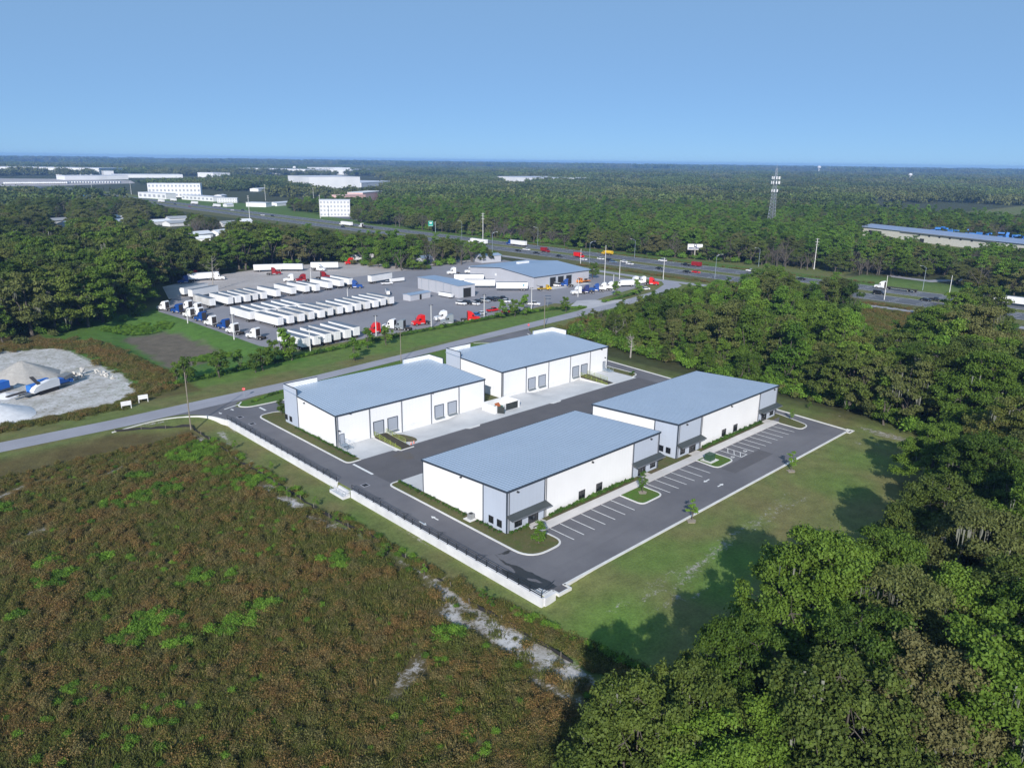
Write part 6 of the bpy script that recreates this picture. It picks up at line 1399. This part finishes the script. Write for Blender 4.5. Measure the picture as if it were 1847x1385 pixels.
# --- geometry-nodes scatter for what nobody could count
def scatter(name, pts, sources, kind='stuff', label=None, cat=None):
    """pts: (x, y, z, scale, rot, index)"""
    me = bpy.data.meshes.new(name); me.vertices.add(len(pts)); arr = np.array([p[:3] for p in pts], dtype=np.float32)
    me.vertices.foreach_set('co', arr.ravel())
    for an, c, ty in (('sc', 3, 'FLOAT'), ('rz', 4, 'FLOAT'), ('ix', 5, 'INT')):
        at = me.attributes.new(an, ty, 'POINT'); at.data.foreach_set('value', np.array([p[c] for p in pts], dtype=np.float32 if ty == 'FLOAT' else np.int32))
    o = obj(name, me, kind=kind)
    if label: o['label'] = label
    if cat: o['category'] = cat
    g = bpy.data.node_groups.new(name, 'GeometryNodeTree'); g.interface.new_socket('Geometry', in_out='INPUT', socket_type='NodeSocketGeometry'); g.interface.new_socket('Geometry', in_out='OUTPUT', socket_type='NodeSocketGeometry')
    N = g.nodes; Lk = g.links; gi = N.new('NodeGroupInput'); go = N.new('NodeGroupOutput'); m2p = N.new('GeometryNodeMeshToPoints'); iop = N.new('GeometryNodeInstanceOnPoints'); jn = N.new('GeometryNodeJoinGeometry')
    for srcs in reversed(sources):
        g2 = N.new('GeometryNodeGeometryToInstance')
        for so_ in srcs:
            oi = N.new('GeometryNodeObjectInfo'); oi.inputs[0].default_value = so_; oi.transform_space = 'ORIGINAL'; Lk.new(oi.outputs['Geometry'], g2.inputs[0])
        Lk.new(g2.outputs[0], jn.inputs[0])
    Lk.new(gi.outputs[0], m2p.inputs[0]); Lk.new(m2p.outputs[0], iop.inputs['Points']); Lk.new(jn.outputs[0], iop.inputs['Instance']); iop.inputs['Pick Instance'].default_value = True
    def attr(nm, ty):
        a = N.new('GeometryNodeInputNamedAttribute'); a.data_type = ty; a.inputs[0].default_value = nm; return a.outputs[0]
    Lk.new(attr('ix', 'INT'), iop.inputs['Instance Index']); Lk.new(attr('sc', 'FLOAT'), iop.inputs['Scale'])
    cx = N.new('ShaderNodeCombineXYZ'); Lk.new(attr('rz', 'FLOAT'), cx.inputs[2]); e2r = N.new('FunctionNodeEulerToRotation'); Lk.new(cx.outputs[0], e2r.inputs[0]); Lk.new(e2r.outputs[0], iop.inputs['Rotation'])
    Lk.new(iop.outputs[0], go.inputs[0])
    md = o.modifiers.new('scatter', 'NODES'); md.node_group = g; return o
def src_obj(name, me): return bpy.data.objects.new(name, me)      # a source shape, never linked to the scene
order = sorted(TP.keys()); SRC = []
for k in order: SRC.append([src_obj('%s_%s' % (k, p), me) for p, me in TP[k].items() if p != 'moss'])
if rest: scatter('woodland', [(x, y, 0, s*.97, r2.uniform(0, 6.28), order.index(key)) for x, y, key, s in rest], SRC)
# --- far forest to the horizon: patches of canopy
def patch(seed, lm, n=46, S=84):
    rng = np.random.RandomState(seed); rg2 = random.Random(seed); cl = []
    for i in range(n):
        x, y = rg2.uniform(-S/2, S/2), rg2.uniform(-S/2, S/2); h = rg2.uniform(7, 15); r = rg2.uniform(4, 7.5); cl.append((x, y, h-r*.5, r, r*.85)); 
        if i % 2: cl.append((x+rg2.uniform(-4, 4), y+rg2.uniform(-4, 4), h-r*.9, r*.8, r*.9))
    V, F = leaves(rng, cl, -95, 3.0); return np_mesh('canopy', V, F, lm)
L_far1 = leaf_mat('far canopy', (.028, .050, .012), (.100, .140, .038), .12, .6, .012); L_far2 = leaf_mat('far mixed canopy', (.034, .052, .016), (.120, .135, .050), .12, .6, .012)
fsrc = [[src_obj('canopy%d' % i, patch(200+i, (L_far1, L_far2, L_far1, L_far2)[i]))] for i in range(4)]
fp = []; r3 = random.Random(8)
for ring, (r0, r1, st, sc) in enumerate([(960, 2600, 72, 1.0), (2600, 6000, 120, 1.35), (6000, 13000, 330, 3.0)]):
    n = int(r1/st)+1
    for i in range(-3, n):
        for j in range(-3, n):
            x = i*st+r3.uniform(-.3, .3)*st; y = j*st+r3.uniform(-.3, .3)*st; d = math.hypot(x, y)
            if not (r0 < d < r1) or not seen(x, y, 10, 60): continue
            if far_blocked(x, y) or vnoise(x, y, 260) < .16: continue
            s_ = sc*r3.uniform(.8, 1.15)
            if ring < 2 and d < (1250 if x < 1100 else 1500) and too_tall(x, y, 15*s_, 1): continue
            if d < 2700 and too_tall(x, y, 13*s_, 2): continue
            if y > 1000 and x < 600 and d < 2000 and too_tall(x, y, 13*s_, 1): continue
            fp.append((x, y, -1 if ring < 2 else -8, s_, r3.uniform(0, 6.28), r3.randrange(4)))
scatter('far_forest', fp, fsrc)
for px, by, ty, k in [(1385, 560, 479, 'slim0'), (1405, 556, 482, 'slim4'), (1372, 552, 486, 'slim1'), (1425, 560, 494, 'slim2'), (1512, 572, 489, 'slim1'), (1528, 580, 498, 'slim4'), (1498, 576, 497, 'slim0'), (1480, 560, 506, 'slim1'), (1745, 600, 508, 'oak0'), (1772, 604, 512, 'oak1'), (1715, 605, 519, 'oak3'), (1688, 612, 540, 'oak0'), (1290, 560, 512, 'slim2'), (1240, 570, 516, 'slim0'), (1180, 580, 526, 'slim4')]:
    x, y = G(px, by); s = top_z(px, by, ty)/(13.2 if k[0] == 's' else 14.5)
    tree(k, x, y, r2.uniform(0, 6.28), s*.93, 'tall dark tree rising above the wood in front of the highway', 'tall trees in front of the highway')
print('TREES', cnt, len(rest), len(fp))
# --- weeds of the field, in patches of rust, olive, tan and bright green
def weed_mat(name, rust):
    m, k, b = base_mat(name); geo = k.new('ShaderNodeNewGeometry'); oi = k.new('ShaderNodeObjectInfo'); pos = geo.outputs['Position']; isl = geo.outputs['Random Per Island']
    a = k.noise(.13, 5, pos, .65); c_ = k.noise(.45, 4, pos, .6)
    fr_ = k.ramp(k.math('ADD', k.math('ADD', a, k.math('MULTIPLY', k.math('SUBTRACT', isl, .5), .22)), rust), .44, .62)
    ft = k.ramp(k.math('ADD', c_, k.math('MULTIPLY', k.math('SUBTRACT', oi.outputs['Random'], .5), .25)), .5, .66)
    col = k.mix(fr_, (.125, .146, .038), (.235, .150, .060)); col = k.mix(k.math('MULTIPLY', ft, .6), col, (.205, .180, .082))
    col = k.mix(1.0, col, k.ramp(isl, 0, 1, (.5, .5, .5, 1), (1.35, 1.35, 1.35, 1)), 'MULTIPLY')
    k.l.new(col, b.inputs['Base Color']); b.inputs['Roughness'].default_value = .8; b.inputs['Specular IOR Level'].default_value = .1
    tr = k.new('ShaderNodeBsdfTranslucent'); k.l.new(col, tr.inputs[0]); mx = k.new('ShaderNodeMixShader'); mx.inputs[0].default_value = .3
    k.l.new(b.outputs[0], mx.inputs[1]); k.l.new(tr.outputs[0], mx.inputs[2]); k.l.new(mx.outputs[0], m.node_tree.nodes['Material Output'].inputs[0]); return m
L_w1 = weed_mat('dry weeds', .01); L_w2 = weed_mat('olive grass', -.12); L_w3 = weed_mat('tall grass', -.05)
def blade_mesh(seed, r, h, lm, n=90, wd=.05):
    rg2 = random.Random(seed); V = []
    for i in range(n):
        a = rg2.uniform(0, 6.28); q = r*rg2.random()**.5; x, y = math.cos(a)*q, math.sin(a)*q; hh = h*rg2.uniform(.4, 1.1)*(1-.45*q/r); lx, ly = rg2.gauss(0, .3)*hh, rg2.gauss(0, .3)*hh; b_ = rg2.uniform(0, 3.14); w_ = wd*rg2.uniform(.6, 1.5); dx, dy = math.cos(b_)*w_, math.sin(b_)*w_
        V += [(x-dx, y-dy, 0), (x+dx, y+dy, 0), (x+lx*.7+dx, y+ly*.7+dy, hh*.75), (x+lx, y+ly, hh)]
    return np_mesh('grass_tuft', V, np.arange(len(V)).reshape(-1, 4), lm)
ws_ = []
for i in range(3): ws_.append([src_obj('weed_dry%d' % i, bush_mesh('weed', 300+i, 1.05, (.95, .7, 1.25)[i], L_w1, 130, .13, 8))])
for i in range(3): ws_.append([src_obj('weed_olive%d' % i, blade_mesh(310+i, 1.15, (.75, 1.0, .6)[i], L_w2, 170))])
for i in range(2): ws_.append([src_obj('weed_tall%d' % i, blade_mesh(320+i, .95, (1.3, .9)[i], L_w3, 150, .045) if i else bush_mesh('weed', 320, 1.1, .7, L_w3, 120, .12, 7))])
for i in range(2): ws_.append([src_obj('weed_green%d' % i, bush_mesh('weed', 330+i, 1.0, .9, L_vine, 110, .17, 7))])
GS = []
for px, py, r in [(265, 893, 4.0), (300, 880, 3.0), (215, 905, 3), (245, 900, 3), (85, 1015, 2.6), (100, 1045, 2.4), (182, 1008, 1.8), (345, 815, 4), (372, 825, 3.5), (395, 850, 3), (330, 822, 2.5), (370, 800, 4), (250, 857, 2), (265, 1130, 3.5), (285, 1115, 2.5), (350, 1045, 2), (28, 1108, 1.5), (600, 945, 2.5), (470, 1090, 2), (425, 1120, 3), (5, 915, 2), (320, 1160, 1.4), (450, 870, 3), (480, 870, 2.5), (510, 880, 2), (600, 1010, 2.6), (810, 1140, 1.8), (175, 1070, 1.6)]:
    x, y = G(px, py, -1.1); GS.append((x, y, r))
wp = []; r4 = random.Random(21); st = .86
def sand_at(x, y):
    s = 0
    for (a, b, la, lb, an, q_) in SAND:
        dx, dy = x-a, y-b
        if abs(dx)+abs(dy) > la*2.2: continue
        u = (dx*math.cos(an)+dy*math.sin(an))/la; v = (-dx*math.sin(an)+dy*math.cos(an))/lb
        if u*u+v*v < 1.35: s = max(s, q_)
    return s
for i in range(-75, 72):
    for j in range(-60, 195):
        x = i*st+r4.uniform(-.5, .5); y = j*st+r4.uniform(-.5, .5)
        if not seen(x, y, 0, 30): continue
        if y > 171-3*vnoise(x, 0, 5)-(0 if x > 20 else 1): continue
        fx = 61.0+.9*vnoise(0, y, 4)+(1.0 if y < 70 else 0); 
        if x > fx-.9: continue
        d = math.hypot(x, y)
        if sand_at(x, y) > .5 and r4.random() < .90: continue
        g = any((x-a)**2+(y-b)**2 < (r*r4.uniform(.15, 1.35))**2 for a, b, r in GS)
        n1 = vnoise(x, y, 9)*.6+vnoise(x+30, y+80, 3.2)*.4; n2 = vnoise(x+200, y+100, 12)*.55+vnoise(x, y+10, 4)*.45
        if r4.random() < .10: continue
        pr = min(1, max(0, (n1-.40)*2.6)); pt = min(1, max(0, (n2-.45)*1.6)); u = r4.random()
        if g and r4.random() < .85: ix = 8+r4.randrange(2); s = r4.uniform(.7, 1.25)
        elif u < pr*.55+.16: ix = r4.randrange(3); s = r4.uniform(.45, 1.3)
        elif u < pr*.55+.36+pt*.1: ix = 6+r4.randrange(2); s = r4.uniform(.5, 1.15)
        elif r4.random() < .06+(.20 if n2 < .42 else 0): ix = 8+r4.randrange(2); s = r4.uniform(.45, .85)
        else: ix = 3+r4.randrange(3); s = r4.uniform(.5, 1.25)
        if x < 5 or y > 155: s *= .8
        wp.append((x, y, H(x, y)-.08, s, r4.uniform(0, 6.28), ix))
# weedy margins: along the silt fence, round the sandy lot, before the woods, the clearing
def margin(P, wd, n, ixs, s0=.5, s1=1.1):
    for i in range(len(P)-1):
        L = math.hypot(P[i+1][0]-P[i][0], P[i+1][1]-P[i][1])
        for k in range(int(L*n)):
            t = r4.random(); x = P[i][0]+(P[i+1][0]-P[i][0])*t+r4.gauss(0, wd*.5); y = P[i][1]+(P[i+1][1]-P[i][1])*t+r4.gauss(0, wd*.5)
            wp.append((x, y, H(x, y)-.05, r4.uniform(s0, s1), r4.uniform(0, 6.28), r4.choice(ixs)))
margin([(62.8, 78), (63.2, 66), (64.2, 56), (65, 46), (66, 34)], 1.1, 7, [0, 1, 2, 0, 6, 7]); margin([(64.6, 70), (65.5, 60), (66.6, 52), (67.5, 42)], .8, 4, [3, 4, 5, 8], .5, 1.1)
margin([(62.6, 110), (62.8, 95), (63, 80)], .6, 2.5, [3, 4, 8, 0]); margin([(61.8, 160), (61.9, 140), (62.2, 120)], .5, 1.4, [3, 8, 0])
margin([(62, 275), (67, 262), (68, 245), (69, 225), (69, 210), (64, 202)], 4.5, 15, [0, 1, 2, 3, 4, 6], .8, 1.5); margin([(20, 292), (44, 282), (60, 276)], 6, 12, [0, 1, 0, 3, 6], .8, 1.6)
margin([(62, 201), (53, 194.6), (43, 194), (20, 195), (0, 195), (-20, 195)], 2.2, 9, [3, 4, 5, 0, 6], .6, 1.3); margin([(-30, 286), (0, 286), (20, 290)], 5, 8, [0, 1, 3, 4], .8, 1.6)
for k in range(2600):
    x, y = r4.uniform(258, 336), r4.uniform(56, 132)
    if inpoly(x, y, CLR[0]): wp.append((x, y, 0, r4.uniform(.9, 1.8), r4.uniform(0, 6.28), r4.choice([0, 6, 7, 4, 3, 5])))
margin([(404, 420), (405, 300), (407, 200), (412, 150)], 1.5, 1.2, [3, 6, 0], .6, 1.2); margin([(196, 172), (206, 180), (225, 187)], 4, 12, [3, 4, 6, 0, 5], .9, 2.0)
margin([(345.5, 300), (346, 200), (348, 90)], 2.5, 2.5, [3, 6, 0, 5], .7, 1.4)
scatter('weeds', wp, ws_)
# undergrowth at the wood edges
us = [[src_obj('under%d' % i, bush_mesh('undergrowth', 350+i, 2.1, 2.6, (L_vine, L_oak2, L_mix, L_vine)[i], 230, .42, 6))] for i in range(4)]
up = []; edge = [(176, 44), (184, 62), (186, 84), (191, 124), (192, 150), (197, 176)]
for i in range(len(edge)-1):
    L = math.hypot(edge[i+1][0]-edge[i][0], edge[i+1][1]-edge[i][1])
    for k in range(int(L*1.1)):
        t = r4.random(); o_ = abs(r4.gauss(0, 5)); x = edge[i][0]+(edge[i+1][0]-edge[i][0])*t+o_+.8; y = edge[i][1]+(edge[i+1][1]-edge[i][1])*t
        up.append((x, y, 0, r4.uniform(.6, 1.35)*(1+.05*o_), r4.uniform(0, 6.28), r4.choice([0, 0, 1, 3, 3, 2])))
for k in range(900):
    x, y = r4.uniform(190, 340), r4.uniform(-20, 200)
    if not blocked(x, y) and seen(x, y): up.append((x, y, 0, r4.uniform(.7, 1.5), r4.uniform(0, 6.28), r4.randrange(4)))
for k in range(420):
    x, y = r4.uniform(404, 432), r4.uniform(80, 560)
    if not blocked(x, y): up.append((x, y, 0, r4.uniform(.8, 1.9), r4.uniform(0, 6.28), r4.choice([0, 1, 2, 3, 3])))
for k in range(520):
    x, y = r4.uniform(10, 345), r4.uniform(280, 430)
    if not blocked(x, y) and seen(x, y): up.append((x, y, 0, r4.uniform(.7, 1.6), r4.uniform(0, 6.28), r4.randrange(4)))
scatter('undergrowth', up, us)
# clumps of reeds in the basin
rp = []
for k in range(420):
    a = r4.uniform(0, 6.28); q = r4.random()**.5
    if k < 280: x, y = 89+math.cos(a)*12*q, 288+math.sin(a)*9*q
    else: x, y = 92+math.cos(a)*6*q, 232+math.sin(a)*4*q
    rp.append((x, y, H(x, y), r4.uniform(.5, 1.1), r4.uniform(0, 6.28), 8+r4.randrange(2)))
scatter('reeds', rp, ws_)
# --- landscape trees
for px, py, k, s, lb in [(1159, 888, 'sapling0', 1.1, 'young tree in the turf island beside the nearest warehouse'), (1247, 938, 'sapling0', 1.0, 'young tree on the lawn just outside the lot kerb, nearer one'), (1427, 848, 'sapling0', 1.05, 'young tree on the lawn just outside the lot kerb, farther one'), (973, 981, 'small0', .85, 'young tree at the rounded corner island by the nearest warehouse'), (1427, 758, 'sapling0', .7, 'young tree in the far end island'), (508, 748, 'small1', .9, 'small tree beside the corner of the left court warehouse'), (1240, 690, 'sapling0', .5, 'tiny tree in the grass beyond the farthest warehouse'), (1460, 738, 'sapling0', .5, 'tiny tree near the corner of the wood')]:
    x, y = G(px, py); tree(k, x, y, rg.uniform(0, 6), s, lb, None, z=.1 if 'lawn' not in lb else None)
for px, py, s, lb in [(1247, 940, 1, 0), (1427, 850, 1, 0), (1159, 889, 1, 0)]:
    x, y = G(px, py); structure('mulch_ring', MB().prism([(x+math.cos(i*.45)*(.8+.2*math.sin(i*2)), y+math.sin(i*.45)*(.8+.2*math.cos(i*3))) for i in range(14)], 0, .13), mat('dry mulch', (.28, .24, .19), .9))
PL = ['small tree in front of the rightmost trailer of the first row', 'small tree left of the leftmost red tractor', 'small tree just right of the leftmost red tractor', 'left of three small trees by the yard car park', 'middle one of three small trees by the yard car park', 'right of three small trees by the yard car park', 'small tree beside the yard gate', 'small tree behind the short hedge, nearer the gate', 'small tree behind the short hedge, farther from the gate', 'small tree at the left end of the first trailer row', 'bushy tree before the first trailer of the front row', 'small tree beside the bushy one at the first trailer', 'small tree at the lower yard corner', 'small reddish tree beside the basin', 'small tree at the lower end of the basin', 'little tree between the basin and the yard', 'rounded tree beside the big workshop corner', 'small tree touching the one at the lower yard corner', 'small tree left of the basin end']
for i, (px, py, s, k) in enumerate([(640, 650, 1.15, 0), (664, 628, 1.1, 0), (698, 622, 1.15, 1), (905, 575, 1.2, 0), (927, 571, 1.2, 1), (946, 569, 1.35, 0), (1019, 563, 1.1, 1), (1110, 534, 1.1, 0), (1148, 533, 1.2, 0), (494, 655, 1.25, 1), (515, 650, 1.6, 0), (525, 650, 1.3, 1), (476, 668, 1.2, 1), (340, 690, 1.3, 1), (397, 680, 1.35, 1), (432, 668, 1.0, 0), (1070, 503, 1.5, 1), (460, 672, 1.0, 1), (322, 688, 1.0, 1)]):
    x, y = G(px, py); tree('small%d' % k, x, y, rg.uniform(0, 6), s*1.35, PL[i], 'planted strip trees')
# saplings on the mown slope below the wall, reddish
for si_, (px, py) in enumerate([(424, 810), (490, 850), (520, 900), (570, 915), (605, 945), (690, 1010), (700, 1000), (765, 1040), (885, 1100), (870, 1085)]):
    x, y = G(px, py, -1.4); tree('sapling0', x, y, rg.uniform(0, 6), .55, '%s thin sapling from the street on the slope below the retaining wall' % ordn(si_+1), 'slope saplings')
# bare dead trees
def dead(name, label, x, y, h, seed, spread=.5):
    rg2 = random.Random(seed); t = thing(name, label, 'tree', (x, y, 0)); tr = MB(); br = MB()
    tr.tube((0, 0, 0), (h*.02, 0, h*.5), .28, .18, 7); tr.tube((h*.02, 0, h*.5), (h*.05, 0, h*.95), .18, .05, 6)
    for i in range(16):
        z = h*rg2.uniform(.3, .9); a = rg2.uniform(0, 6.28); l = h*spread*rg2.uniform(.25, .6); e = (math.cos(a)*l, math.sin(a)*l, z+l*rg2.uniform(.3, .9)); br.tube((h*.03, 0, z), e, .09, .03, 4)
        for j in range(3): br.tube(e, (e[0]+rg2.uniform(-1, 1), e[1]+rg2.uniform(-1, 1), e[2]+rg2.uniform(.2, 1.4)), .035, .012, 3)
    obj('trunk', tr, t, m=M_deadwood); obj('branches', br, t, m=M_deadwood)
x, y = G(385, 525); dead('dead_tree', 'tall bare grey tree at the left edge of the truck yard', x, y, 17, 1, .3); x, y = G(1108, 622); dead('dead_tree', 'bare grey tree in the brush behind the far court warehouse', x, y, 7, 2, .9); x, y = G(1137, 645); dead('dead_tree', 'thin bare tree at the wood edge behind the lot', x, y, 7, 3, .3)
# --- clipped shrubs and hedges
SH = [bush_mesh('shrub', 400+i, .42, .62, L_hedge, 60, .16, 4) for i in range(3)]
def shrubs(pts, label, group, s0=.8, s1=1.15, z=.1):
    for i, (x, y) in enumerate(pts):
        o = obj('shrub', SH[i % 3], None, '%s %s' % (ordn(i+1), label), 'shrub', group, loc=(x, y, z)); s = rg.uniform(s0, s1); o.scale = (s, s, s); o.rotation_euler = (0, 0, rg.uniform(0, 6.28))
def line(a, b, st): n = int(math.hypot(b[0]-a[0], b[1]-a[1])/st); return [(a[0]+(b[0]-a[0])*i/n+rg.uniform(-.06, .06), a[1]+(b[1]-a[1])*i/n+rg.uniform(-.06, .06)) for i in range(n+1)]
shrubs(line((77.3, 82.4), (77.2, 88), 1.05)+line((77.2, 91.4), (77.1, 110), .95), 'shrub from the street corner, left wall row of the nearest warehouse', 'shrubs by the nearest left wall')
shrubs(line((78.6, 80.8), (82.4, 80.8), .8), 'shrub from the corner under the nearest corner window', 'shrubs under the corner windows')
shrubs(line((88, 80.9), (111.3, 80.9), .72), 'shrub from the left, sidewalk row of the nearest warehouse', 'front shrubs of the nearest warehouse', 1.0, 1.5)
shrubs(line((136.2, 80.9), (160.6, 80.9), .75), 'shrub from the left, sidewalk row of the right warehouse', 'front shrubs of the right warehouse', 1.0, 1.5)
shrubs(line((77.6, 127), (77.5, 151), .95), 'shrub from the loading apron, left wall of the left court warehouse', 'shrubs by the left court warehouse')
shrubs(line((171.9, 128), (174, 128.5), .7), 'small shrub in the end island of the truck court', 'truck court island shrubs')
HB = [bush_mesh('hedge_bush', 420+i, 1.25, 1.6, (L_hedge, L_vine, L_hedge)[i], 190, .3, 6) for i in range(3)]
def hedge(P, st, label, group, s0=.7, s1=1.1):
    nn_ = 0
    for i in range(len(P)-1):
        for x, y in line(P[i], P[i+1], st)[:-1]:
            nn_ += 1; o = obj('hedge_bush', HB[rg.randrange(3)], None, '%s %s' % (ordn(nn_), label), 'hedge bush', group, loc=(x, y, 0)); s = rg.uniform(s0, s1); o.scale = (s, s, s*.9); o.rotation_euler = (0, 0, rg.uniform(0, 6.28))
hedge([(66, 203.5), (93, 206.8), (130, 211), (160, 213.5), (200, 214.8), (228, 211.5), (242, 204.5)], 1.7, 'bush from the left in the long roadside hedge of the truck yard', 'long roadside hedge', .7, 1.0)
hedge([(258, 209), (280, 212), (300, 218)], 1.7, 'bush from the left in the short hedge by the yard gate', 'short hedge by the gate', .6, .9)
hedge([(79, 176), (86, 178.5), (94, 179.4)], 1.1, 'bush from the left in the strip beside the site entrance', 'entrance strip bushes', .3, .55)
# ================================================================== HAZE
hz = MB().b2(-9500, 9500, -9500, 9500, -8, 72)
hm = bpy.data.materials.new('haze air'); hm.use_nodes = True; n_ = hm.node_tree.nodes; n_.clear(); ou = n_.new('ShaderNodeOutputMaterial'); pv = n_.new('ShaderNodeVolumePrincipled')
pv.inputs['Color'].default_value = (.28, .52, 1.0, 1); pv.inputs['Density'].default_value = .000105; pv.inputs['Anisotropy'].default_value = 0.0
hm.node_tree.links.new(pv.outputs[0], ou.inputs['Volume'])
obj('haze', hz, kind='stuff', m=hm)
